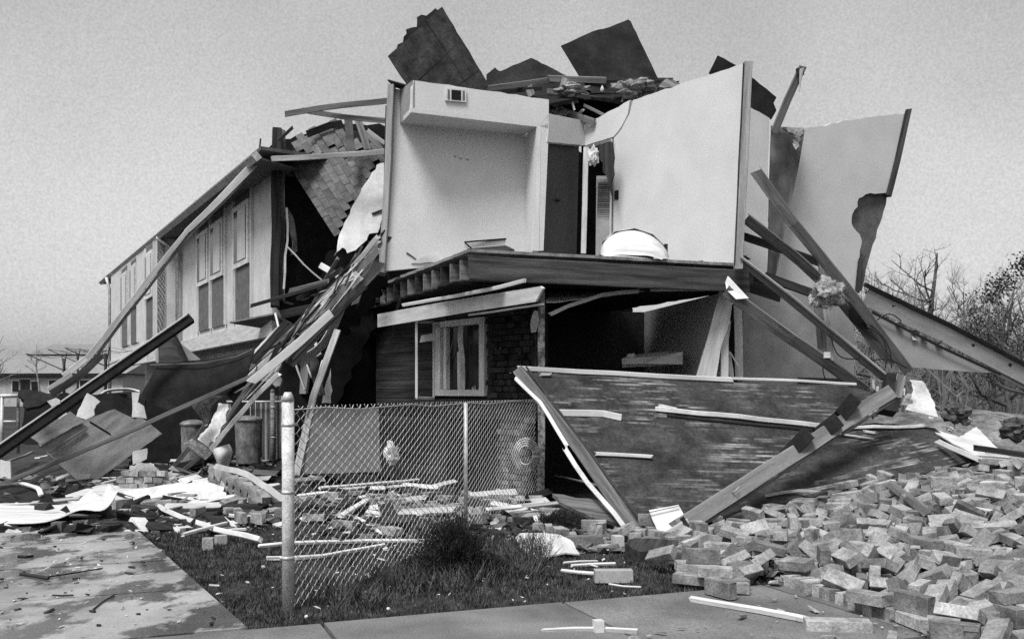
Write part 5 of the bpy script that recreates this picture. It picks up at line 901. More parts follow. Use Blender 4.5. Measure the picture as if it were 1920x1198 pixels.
'],[0.13,4.083,11.104,0.285,0.07,3.02,-0.2],[0.1,3.727,10.657,0.297,-1.32,1.43,-0.45],[0.18,4.309,6.637,0.132,0.0,-2.61,1.28],[0.28,5.33,10.992,0.421,0.03,-2.77,1.6],[0.18,2.255,6.563,0.074,0.0,0.0,-1.17],[0.15,4.211,10.614,0.34,-0.02,-0.13,-0.37],[0.14,1.891,6.057,0.074,0.01,-0.0,0.58],[0.28,4.598,7.072,0.169,-0.67,0.09,-0.3],[0.14,4.211,6.058,0.074,-0.01,0.0,-1.82],[0.28,1.855,5.17,0.074,0.0,-0.0,2.24],[0.28,6.898,11.094,0.308,0.11,-0.09,3.03],[0.17,3.93,9.145,0.304,0.12,0.07,-1.57],[0.28,2.323,5.028,0.094,1.57,0.0,-0.54],[0.28,5.99,9.713,0.473,1.62,0.02,0.83],[0.13,5.408,11.296,0.349,0.13,0.04,2.93],[0.28,3.06,6.402,0.128,-2.73,0.27,0.94],[0.11,6.383,10.721,0.39,0.09,-3.08,-0.09],[0.28,6.137,8.529,0.342,-0.01,-0.14,1.99],[0.16,2.304,5.121,0.094,-1.57,0.0,2.58],[0.28,3.61,5.81,0.074,0.0,-0.0,-2.18],[0.11,3.747,6.957,0.112,1.52,0.04,-3.08],[0.28,3.44,6.809,0.143,-0.15,0.49,-2.59],[0.11,1.404,6.729,0.094,-1.57,0.0,-0.47],[0.28,3.045,5.803,0.074,3.14,-0.0,-1.1],[0.28,2.111,8.949,0.114,-1.63,0.02,2.23],[0.28,2.258,5.37,0.074,-0.0,-0.0,-1.39],[0.28,5.228,9.865,0.476,-1.61,0.02,2.06],[0.28,3.407,9.588,0.254,-0.08,3.03,-0.52],[0.14,2.821,6.207,0.094,1.57,0.0,1.37],[0.28,3.563,8.093,0.194,1.58,0.13,-2.26],[0.28,4.093,8.31,0.265,1.58,-0.14,0.8],[0.28,2.025,5.53,0.127,-1.63,0.24,-0.54],[0.11,4.163,7.676,0.197,1.44,-0.03,2.39],[0.28,1.741,8.079,0.094,1.57,-0.0,2.81],[0.28,4.444,9.787,0.392,0.0,0.12,-2.98],[0.18,3.983,7.383,0.135,0.07,-0.09,0.36],[0.18,6.18,11.201,0.37,1.7,0.02,2.62],[0.28,3.378,8.955,0.264,-0.31,-3.04,0.0],[0.28,5.518,11.289,0.372,1.62,-0.13,-1.93],[0.16,2.461,8.328,0.099,0.03,0.06,-2.18],[0.28,2.655,8.831,0.135,0.02,0.1,-2.53],[0.28,2.633,7.913,0.161,1.69,-0.34,-1.68],[0.28,2.896,7.412,0.084,-0.04,-0.02,2.09],[0.28,6.003,8.325,0.319,-3.0,-0.01,0.33],[0.28,3.584,8.654,0.286,-0.16,-2.67,-0.77],[0.28,2.39,8.161,0.089,-0.06,3.13,-0.77],[0.28,4.223,7.841,0.27,-0.65,0.23,0.61],[0.28,1.114,6.961,0.139,0.14,-0.49,-2.47],[0.28,1.909,7.364,0.094,1.57,-0.0,1.01],[0.15,5.445,9.785,0.502,-1.3,-1.6,0.74],[0.16,4.384,7.954,0.226,-3.02,0.07,-1.01],[0.28,4.496,7.412,0.223,-0.13,-0.51,2.47],[0.28,3.084,8.573,0.243,-2.12,0.33,1.46],[0.28,4.052,7.785,0.202,1.61,0.13,-1.84],[0.12,6.064,10.489,0.429,-0.03,-3.06,1.31],[0.15,5.795,8.217,0.309,-3.0,0.04,-0.21],[0.28,2.958,8.634,0.156,0.08,0.09,-1.97],[0.28,1.352,7.433,0.074,-3.14,-0.0,1.56],[0.13,3.717,8.986,0.267,3.1,-0.13,0.8],[0.19,4.917,10.184,0.452,1.54,0.07,2.15],[0.28,4.248,7.996,0.241,-1.51,-0.13,0.65],[0.28,4.117,8.454,0.325,1.67,-0.16,-2.7],[0.28,4.395,7.371,0.175,-1.68,-0.07,2.16],[0.28,2.846,10.179,0.18,3.06,-0.1,0.55],[0.28,2.015,6.674,0.109,3.03,-0.22,-0.37],[0.28,3.37,7.457,0.108,-0.08,-3.11,-1.1],[0.28,3.304,8.859,0.263,1.64,0.15,-0.02],[0.12,2.499,7.509,0.103,0.67,-1.6,-0.21],[0.28,2.591,7.043,0.21,-3.14,0.0,-0.96],[0.28,1.664,8.449,0.094,1.57,-0.0,1.23],[0.28,2.578,6.14,0.074,-0.0,-0.0,-2.48],[0.11,3.405,5.568,0.074,3.14,0.0,-0.44],[0.28,2.281,9.973,0.119,-0.09,0.04,1.93],[0.28,4.673,5.845,0.074,-3.14,0.0,1.43],[0.28,3.735,6.548,0.096,1.59,0.01,-0.97],[0.28,3.934,7.449,0.283,2.66,0.17,1.33],[0.28,4.382,6.935,0.11,0.09,-0.0,-0.33],[0.28,2.816,9.575,0.176,-3.12,-0.12,-0.05],[0.28,2.792,5.426,0.094,1.57,-0.0,-1.33],[0.18,2.565,7.528,0.139,1.22,-1.7,-0.76],[0.17,2.525,4.737,0.094,1.57,-0.0,-1.82],[0.28,5.195,9.355,0.435,-0.08,-3.14,-0.7],[0.28,3.017,7.238,0.14,-1.03,-0.19,-3.03],[0.28,3.534,9.295,0.261,0.09,-0.11,-0.39],[0.16,3.238,5.568,0.094,1.57,0.0,0.49],[0.28,6.86,9.805,0.381,-0.12,0.01,-1.62],[0.16,4.838,9.835,0.451,-1.58,-0.08,0.18],[0.11,3.272,7.966,0.139,-0.09,3.07,-0.09],[0.28,4.627,7.797,0.3,0.15,-3.02,-1.42],[0.28,1.796,6.844,0.168,0.66,-0.0,-2.07],[0.28,1.991,8.153,0.077,0.0,3.12,0.73],[0.15,4.253,7.328,0.143,0.08,-0.09,0.43],[0.18,3.958,7.248,0.177,-3.01,0.75,0.14],[0.28,1.922,5.429,0.123,0.04,-2.77,-0.27],[0.28,1.264,7.099,0.094,-1.57,-0.0,1.99],[0.28,3.755,7.728,0.193,-3.01,-0.36,0.94],[0.17,4.109,8.146,0.289,0.41,0.53,1.46],[0.28,6.552,11.29,0.336,-1.69,-0.08,-1.'
'04],[0.13,2.936,6.004,0.074,-0.0,0.0,-0.49],[0.19,4.702,10.813,0.393,1.62,-0.12,-1.24],[0.28,1.611,6.756,0.101,-0.73,-0.0,-2.52],[0.1,3.812,6.327,0.09,-1.61,-1.57,1.45],[0.15,3.512,6.695,0.077,0.01,-0.02,0.09],[0.12,4.921,10.679,0.401,-0.03,-0.1,-0.65],[0.28,3.177,6.003,0.17,0.27,-3.07,-0.73],[0.2,6.997,10.141,0.382,-1.69,-0.02,-1.6],[0.28,5.053,8.65,0.357,-0.13,-3.13,-0.47],[0.28,4.836,7.95,0.252,-3.12,-0.15,1.07],[0.28,3.379,8.2,0.167,-0.01,-0.12,0.79],[0.28,2.675,5.517,0.074,-3.14,-0.0,-1.3],[0.28,2.411,8.426,0.173,-1.41,2.68,-0.13],[0.28,3.183,5.322,0.074,3.14,0.0,0.38],[0.16,4.064,5.941,0.094,-1.57,0.0,0.03],[0.28,4.588,10.649,0.377,-0.04,0.11,2.04],[0.11,5.624,9.363,0.478,0.52,-0.27,-0.24],[0.28,3.834,10.522,0.3,-0.08,-0.11,0.27],[0.16,1.946,7.783,0.074,3.14,-0.0,0.99],[0.14,4.324,6.83,0.1,-0.08,-3.13,-0.49],[0.1,4.958,10.555,0.43,-0.31,-1.67,-0.91],[0.28,6.244,9.885,0.492,1.82,-0.15,-0.4],[0.28,3.363,7.76,0.151,-0.6,-0.02,2.23],[0.16,2.902,6.017,0.187,-2.33,1.57,0.63],[0.28,3.749,8.652,0.274,0.88,0.02,2.35],[0.28,3.007,4.821,0.074,0.0,0.0,1.11],[0.28,2.655,8.126,0.171,-0.07,0.04,2.73],[0.18,4.662,9.782,0.443,-0.1,0.35,1.58],[0.13,7.021,11.982,0.215,-1.5,-0.12,-2.62],[0.28,4.995,7.446,0.188,-0.08,0.11,-2.35],[0.28,3.77,7.474,0.132,0.01,0.11,-2.11],[0.28,3.454,7.797,0.169,-2.17,-0.02,2.23],[0.16,3.074,7.136,0.124,-0.82,1.61,-2.14],[0.14,1.914,8.506,0.098,-1.55,-0.02,-0.51],[0.12,1.935,6.451,0.101,1.13,-1.57,-0.57],[0.28,6.206,8.13,0.284,-0.06,3.01,1.42],[0.28,4.02,10.92,0.323,-2.2,-0.06,-1.81],[0.28,5.3,9.449,0.487,-0.14,-0.2,-1.65],[0.28,3.982,6.118,0.148,0.56,-2.69,-0.21],[0.28,3.55,8.45,0.309,-1.11,-1.71,0.68],[0.28,5.5,9.894,0.464,-0.01,3.13,-0.77],[0.11,2.585,8.314,0.134,-0.06,-2.41,-2.02],[0.28,4.984,10.902,0.403,1.51,0.11,1.5],[0.15,5.603,7.659,0.247,1.71,-0.06,0.39],[0.11,4.681,7.187,0.145,0.12,-0.02,-0.03],[0.28,2.355,6.245,0.144,1.64,0.4,1.26],[0.28,5.849,8.479,0.404,1.16,0.42,-1.37],[0.28,5.546,10.474,0.51,-0.0,0.08,1.55],[0.28,4.332,7.623,0.266,-2.84,0.06,0.2],[0.1,5.284,11.37,0.337,3.01,-0.05,-0.17],[0.28,2.179,7.654,0.143,-0.0,3.14,0.04],[0.28,4.042,5.734,0.074,-0.0,-0.0,-2.28],[0.28,5.571,8.157,0.301,-0.09,-0.12,2.2],[0.19,3.48,6.279,0.113,0.23,2.81,-0.51],[0.28,2.556,5.181,0.094,1.57,-0.0,1.79],[0.28,4.963,9.019,0.394,0.04,-0.11,0.65],[0.28,6.416,9.615,0.442,1.63,0.07,0.34],[0.28,3.34,6.953,0.081,0.04,-0.02,-0.04],[0.28,4.494,11.415,0.288,0.15,-0.01,-2.56],[0.18,2.319,5.746,0.146,-0.65,0.9,-1.45],[0.28,2.867,9.04,0.166,-3.03,-0.05,-0.78],[0.28,5.674,10.585,0.453,1.64,0.05,2.3],[0.28,4.631,9.652,0.429,1.6,-0.1,0.05],[0.28,5.002,8.861,0.38,0.07,-0.1,0.47],[0.15,5.731,5.592,0.074,3.14,-0.0,-0.31],[0.15,2.261,5.596,0.074,0.0,0.0,-0.04],[0.15,2.445,5.991,0.113,-2.22,-1.57,0.0],[0.28,1.749,6.401,0.094,1.57,-0.0,3.13],[0.28,5.399,8.086,0.289,-0.14,-0.05,2.73],[0.28,4.917,6.459,0.087,0.04,-0.05,0.82],[0.28,1.814,8.643,0.128,0.05,2.71,-0.29],[0.11,2.942,6.219,0.142,0.0,-0.0,-2.59],[0.28,4.789,6.794,0.129,1.58,0.09,-1.69],[0.28,2.488,7.614,0.182,1.64,-1.6,0.59],[0.28,4.275,11.116,0.323,1.67,-0.11,-1.53],[0.28,3.044,8.252,0.161,1.56,0.11,-2.55],[0.28,4.624,7.812,0.222,-0.03,3.0,1.02],[0.17,3.976,7.914,0.191,-0.06,-0.12,1.46],[0.18,5.209,8.202,0.322,1.43,0.06,-2.92],[0.28,5.255,9.651,0.453,0.04,-0.04,-0.1],[0.28,5.966,10.81,0.405,0.09,-3.08,0.24],[0.28,2.627,6.963,0.094,1.57,0.0,0.16],[0.28,5.994,10.318,0.463,-1.52,-0.05,-3.04],[0.28,2.971,7.705,0.201,0.75,0.04,-0.77],[0.28,2.987,8.435,0.167,1.65,0.08,-1.84],[0.28,5.209,10.055,0.474,1.55,0.03,2.17],[0.28,3.941,9.429,0.321,0.1,-0.09,-0.52],[0.28,4.365,10.197,0.379,-3.04,-0.05,-1.41],[0.28,2.083,5.707,0.074,0.0,-0.0,1.92],[0.28,2.24,8.929,0.102,0.07,-0.02,-0.91],[0.28,2.713,10.349,0.161,-0.03,3.03,-0.48],[0.28,4.136,6.6,0.084,-0.01,-0.05,1.44],[0.16,1.42,7.91,0.074,0.0,-3.14,-0.98],[0.28,3.101,7.717,0.177,-0.06,2.52,0.76],[0.28,2.749,4.943,0.142,-0.0,0.0,1.09],[0.28,4.761,8.047,0.261,-3.11,-0.14,1.02],[0.12,3.075,7.363,0.109,1.59,-0.05,0.45],[0.28,6.359,10.733,0.459,0.0'
'7,-3.05,0.29],[0.28,1.579,8.297,0.094,-1.57,0.0,2.8],[0.28,4.319,8.136,0.264,-1.66,0.12,-2.75],[0.12,6.907,8.328,0.265,0.08,0.12,-0.39],[0.11,3.735,6.675,0.1,1.63,0.01,-0.97],[0.28,5.777,9.628,0.513,-1.66,-0.25,-2.09],[0.28,4.981,10.473,0.467,-0.11,-0.39,0.39],[0.28,3.531,7.618,0.239,0.48,-0.91,-2.94],[0.28,1.867,6.831,0.102,0.75,-0.0,1.05],[0.18,3.29,10.206,0.238,0.13,3.09,1.0],[0.28,6.207,9.818,0.462,1.58,-0.07,2.79],[0.17,6.031,11.633,0.316,-1.47,0.11,2.2],[0.28,5.964,10.803,0.494,-1.48,0.07,2.15],[0.28,2.111,7.882,0.125,0.11,-2.79,0.9],[0.19,5.644,9.97,0.498,0.01,-0.4,-3.02],[0.28,4.899,11.269,0.334,3.07,0.12,1.4],[0.28,5.254,7.433,0.191,-3.01,-0.02,0.06],[0.28,4.591,6.736,0.161,-0.34,-0.27,-1.57],[0.28,5.09,9.761,0.447,3.13,-0.06,0.49],[0.14,1.826,6.228,0.094,1.57,-0.0,-0.29],[0.28,1.89,8.317,0.076,-0.0,0.02,3.09],[0.28,3.325,5.112,0.115,-0.23,-0.23,2.76],[0.11,6.637,10.654,0.374,0.03,0.12,0.99],[0.28,2.574,9.41,0.212,-0.11,0.02,1.95],[0.28,4.85,8.303,0.301,-0.14,-0.05,2.41],[0.19,2.952,5.746,0.074,-0.0,0.0,2.04],[0.16,0.998,7.35,0.074,-0.0,0.0,-2.4],[0.16,4.422,7.557,0.198,1.46,3.07,0.16],[0.28,5.642,10.396,0.468,1.55,-0.06,-1.55],[0.28,1.613,6.592,0.106,2.34,-0.03,0.73],[0.28,2.326,6.892,0.101,-2.43,-0.0,2.0],[0.15,2.848,6.097,0.127,1.57,0.64,0.58],[0.15,1.916,6.026,0.142,0.01,0.0,0.08],[0.15,2.559,7.209,0.074,-0.0,-0.01,0.38],[0.28,2.413,6.591,0.074,-0.0,-0.0,1.93],[0.28,1.577,6.836,0.138,2.34,-0.31,0.33],[0.28,6.74,9.688,0.412,1.47,0.06,-1.27],[0.19,4.957,7.923,0.253,-0.02,0.15,-1.96],[0.17,3.16,8.101,0.172,-0.01,-0.55,0.82],[0.28,5.822,10.679,0.49,0.08,3.08,-0.9],[0.18,6.705,10.978,0.378,-0.15,-0.52,-0.83],[0.28,5.138,9.647,0.516,-0.04,3.1,0.01],[0.28,2.303,6.321,0.094,-1.57,0.0,-1.87],[0.28,2.218,9.785,0.134,-1.6,0.08,2.88],[0.28,2.838,4.606,0.074,0.0,3.14,-0.52],[0.28,3.191,6.825,0.076,-3.13,0.0,-0.94],[0.28,6.364,10.617,0.455,1.51,0.36,0.15],[0.28,3.956,7.505,0.19,0.19,-2.94,1.47],[0.28,3.349,8.554,0.212,-1.61,-0.13,0.9],[0.28,5.999,11.56,0.327,-1.68,-0.1,-0.95],[0.17,1.836,7.856,0.074,0.0,3.14,1.15],[0.28,3.725,6.329,0.147,2.98,-0.56,0.15],[0.28,1.951,6.589,0.171,-2.9,-0.09,-1.03],[0.17,6.831,10.936,0.33,-0.06,-3.02,1.19],[0.28,6.437,9.326,0.473,0.02,-3.03,-0.7],[0.28,2.869,4.918,0.074,-0.0,-3.14,0.95],[0.28,4.147,5.299,0.074,0.0,-0.0,-0.49],[0.28,4.257,6.198,0.074,-0.01,0.0,3.13],[0.28,7.141,11.892,0.197,3.09,0.13,0.59],[0.28,4.356,7.005,0.184,-0.01,3.05,1.13],[0.15,3.009,9.095,0.225,1.9,1.44,0.34],[0.28,3.3,8.613,0.267,-1.11,0.26,1.1],[0.17,3.823,7.39,0.147,-1.58,-0.1,1.03],[0.16,3.812,5.756,0.074,-3.14,-0.0,-0.96],[0.18,2.2,7.348,0.074,0.0,-0.0,-1.38],[0.28,4.677,11.931,0.232,0.02,0.14,2.04],[0.1,5.874,11.092,0.39,-0.32,1.42,-1.65],[0.28,3.912,8.831,0.317,0.27,0.25,-0.88],[0.28,4.083,6.794,0.146,0.16,0.37,-0.02],[0.28,5.819,10.346,0.504,1.55,-0.34,-1.46],[0.15,3.96,5.381,0.074,-0.0,-0.0,1.35],[0.28,6.823,10.899,0.423,-1.55,-0.13,-2.53],[0.28,4.504,8.185,0.284,-1.6,-0.14,1.26],[0.19,6.636,9.629,0.401,-0.09,0.06,-1.26],[0.28,4.591,10.69,0.443,0.09,-0.07,-1.64],[0.28,3.359,9.088,0.326,-2.0,-0.28,-0.71],[0.17,1.604,7.622,0.094,1.57,0.0,-0.62],[0.28,2.611,6.349,0.14,2.62,-0.43,0.9],[0.18,5.467,9.953,0.588,2.45,1.55,0.23],[0.28,2.333,9.137,0.151,3.09,-0.35,0.93],[0.28,4.34,8.986,0.339,-0.12,3.08,-0.36],[0.28,5.58,11.518,0.382,0.54,0.46,2.04],[0.17,1.884,7.816,0.142,-0.0,3.14,-0.52],[0.28,4.673,8.633,0.355,0.42,3.09,-0.2],[0.28,1.322,6.693,0.094,-1.57,-0.0,2.68],[0.28,5.866,9.435,0.465,-1.56,0.07,-0.99],[0.28,4.416,9.165,0.395,0.08,0.36,-1.84],[0.28,3.158,9.266,0.23,-1.46,-0.07,-0.73],[0.28,3.025,8.122,0.234,0.13,1.46,0.87],[0.28,2.328,6.057,0.126,0.0,0.41,1.09],[0.11,1.856,7.674,0.074,-0.0,0.0,-2.01],[0.28,2.411,7.907,0.135,0.36,0.31,-2.11],[0.2,5.038,8.28,0.307,-0.13,-0.06,2.43],[0.28,2.874,5.881,0.12,0.0,-0.36,0.36],[0.28,4.557,8.783,0.34,-3.05,-0.1,0.17],[0.28,5.143,6.801,0.114,-0.09,-0.03,2.74],[0.28,1.224,11.37,0.074,-0.0,-0.0,2.09],[0.19,5.906,11.202,0.36,0.13,3.1,-0.47],[0.11,2.433,8.874,0.116,-0.08,3.1,-0.7]'
',[0.14,5.364,8.436,0.34,0.13,-0.05,0.18],[0.28,2.386,8.129,0.157,0.05,3.1,1.18],[0.28,2.866,7.331,0.15,-0.03,3.11,0.15],[0.28,2.518,7.817,0.084,-3.1,0.02,-1.48],[0.11,3.355,8.378,0.22,1.67,0.75,0.13],[0.17,3.776,7.497,0.223,-0.07,-0.36,-0.06],[0.19,2.768,6.811,0.074,-0.0,0.0,2.21],[0.28,6.131,8.741,0.39,1.53,-0.13,2.24],[0.2,4.45,10.307,0.405,1.67,-0.07,-1.31],[0.28,2.517,7.043,0.142,-0.0,3.14,0.1],[0.18,5.222,7.183,0.196,0.05,-2.56,-1.83],[0.28,4.912,9.129,0.49,1.46,0.03,2.66],[0.19,2.16,7.08,0.074,-0.0,0.0,1.84],[0.28,4.671,9.958,0.445,0.88,-0.09,-0.29],[0.28,3.487,7.479,0.144,-1.16,0.06,-1.32],[0.28,2.624,9.334,0.148,-0.11,3.13,-1.28],[0.28,5.146,11.078,0.418,-0.13,-0.42,-0.1],[0.16,2.924,6.556,0.094,-1.57,-0.0,-2.91],[0.28,3.907,9.555,0.341,1.66,-0.11,-0.39],[0.2,2.493,6.784,0.108,-0.69,0.08,-0.94],[0.28,2.742,8.201,0.133,1.65,-0.04,-0.49],[0.28,4.585,9.101,0.373,3.12,-0.12,0.9],[0.16,3.95,6.026,0.074,0.0,0.0,0.79],[0.28,3.386,9.813,0.274,-1.52,0.13,-2.73],[0.12,5.222,9.951,0.564,-3.1,-0.02,-1.11],[0.28,2.394,8.194,0.247,-1.63,-0.03,1.39],[0.28,2.532,6.613,0.177,-0.38,-1.57,0.0],[0.13,2.086,7.301,0.074,3.14,-0.0,0.27],[0.18,5.974,9.508,0.466,-1.59,0.07,-1.02],[0.28,6.907,10.75,0.359,-1.69,0.07,-0.42],[0.15,3.863,6.887,0.12,0.86,0.06,-1.65],[0.28,3.085,8.029,0.188,-0.01,0.57,-2.36],[0.14,4.139,9.29,0.338,0.1,3.05,1.26],[0.28,3.587,8.943,0.297,0.51,0.33,-1.79],[0.28,1.851,7.97,0.174,-2.92,0.21,-0.54],[0.28,1.26,7.298,0.094,1.57,0.0,1.92],[0.12,1.989,8.35,0.146,0.02,0.0,-1.85],[0.28,2.936,5.561,0.094,-1.57,0.0,2.03],[0.15,5.451,10.729,0.458,0.34,1.67,1.76],[0.11,3.298,10.067,0.261,1.68,0.09,-2.36],[0.28,2.457,6.318,0.094,1.57,-0.0,-1.94],[0.13,2.844,5.713,0.107,-1.84,-1.57,0.62],[0.13,4.256,11.437,0.298,1.02,-1.43,2.22],[0.28,3.206,7.152,0.085,3.11,-0.04,1.49],[0.12,5.188,11.27,0.377,-0.07,-2.65,-1.68],[0.13,5.328,9.864,0.489,1.08,0.02,2.06],[0.28,1.845,8.343,0.151,-0.11,0.19,1.05],[0.28,6.086,11.014,0.377,0.11,3.08,-0.79],[0.18,3.704,7.041,0.15,-0.45,1.5,1.04],[0.28,2.486,5.654,0.131,-0.17,-0.39,0.89],[0.2,3.708,7.243,0.177,0.09,-2.14,1.52],[0.17,3.887,7.715,0.163,0.0,3.02,1.02],[0.28,3.509,9.773,0.291,-1.6,-0.14,0.29],[0.19,3.476,6.954,0.172,1.6,-0.03,0.21],[0.11,4.424,8.703,0.388,0.02,0.13,-2.12],[0.28,5.578,10.793,0.478,0.44,-2.66,1.4],[0.28,6.588,11.54,0.301,1.6,-0.14,-2.22],[0.28,4.522,10.377,0.434,0.16,-2.74,1.78],[0.28,3.242,8.245,0.227,0.51,0.34,1.63],[0.28,4.884,10.025,0.454,1.49,0.03,1.79],[0.28,4.485,11.52,0.332,2.79,-0.46,-0.31],[0.28,5.497,9.569,0.51,-1.57,0.23,1.25],[0.28,6.771,8.844,0.334,-0.11,-0.08,-3.01],[0.28,2.411,6.297,0.21,0.43,0.19,1.9],[0.28,1.694,6.104,0.094,-1.57,-0.0,-2.93],[0.28,2.141,8.028,0.158,0.6,0.25,-3.06],[0.28,5.034,5.355,0.074,-0.0,-3.14,-0.08],[0.28,5.402,11.49,0.322,3.07,-0.12,-0.92],[0.28,5.235,6.926,0.128,-0.11,0.01,3.09],[0.28,6.161,9.638,0.461,-1.54,-0.07,2.21],[0.28,3.253,6.402,0.174,-0.74,0.08,2.09],[0.18,1.649,7.062,0.139,-1.59,0.73,-0.47],[0.28,3.727,6.014,0.115,-3.14,0.32,1.2],[0.28,2.888,8.237,0.209,-0.14,2.4,-0.92],[0.28,4.89,7.712,0.277,1.56,-0.43,1.34],[0.28,2.431,7.27,0.123,0.27,2.86,0.22],[0.12,2.9,6.821,0.094,-1.57,0.0,-2.5],[0.28,1.364,6.461,0.142,0.0,0.01,-0.16],[0.28,6.851,11.67,0.244,-0.09,0.1,0.2],[0.19,3.593,6.055,0.125,-0.0,2.46,0.65],[0.1,5.547,8.807,0.39,0.11,-0.05,0.41],[0.28,5.522,9.077,0.47,0.38,2.95,-1.1],[0.28,5.025,12.473,0.193,-1.64,-0.11,-0.88],[0.2,2.422,6.483,0.208,-0.78,1.57,0.54],[0.11,1.985,7.048,0.074,0.0,-3.14,1.38],[0.28,3.72,10.221,0.296,0.09,3.04,0.56],[0.19,2.656,7.291,0.144,0.02,0.0,-1.05],[0.1,2.022,7.408,0.09,-0.13,-1.57,2.81],[0.28,3.265,9.437,0.299,-0.1,3.05,-0.64],[0.28,6.806,11.53,0.335,0.18,-0.05,2.93],[0.18,6.589,9.871,0.41,0.08,-0.07,2.26],[0.16,5.193,8.326,0.348,0.63,-3.14,-0.2],[0.14,2.64,5.24,0.074,0.0,-0.0,1.76],[0.28,3.663,9.451,0.305,1.43,0.02,2.0],[0.14,6.583,11.088,0.337,0.06,-0.12,-2.67],[0.11,3.994,5.231,0.074,-3.14,0.0,0.29],[0.28,4.177,9.729,0.395,0.13,0.35,-2.63],[0.28,6.211,11.565,0.319,1.68,-0.09,-2.75],[0.28,4.115,7.1'
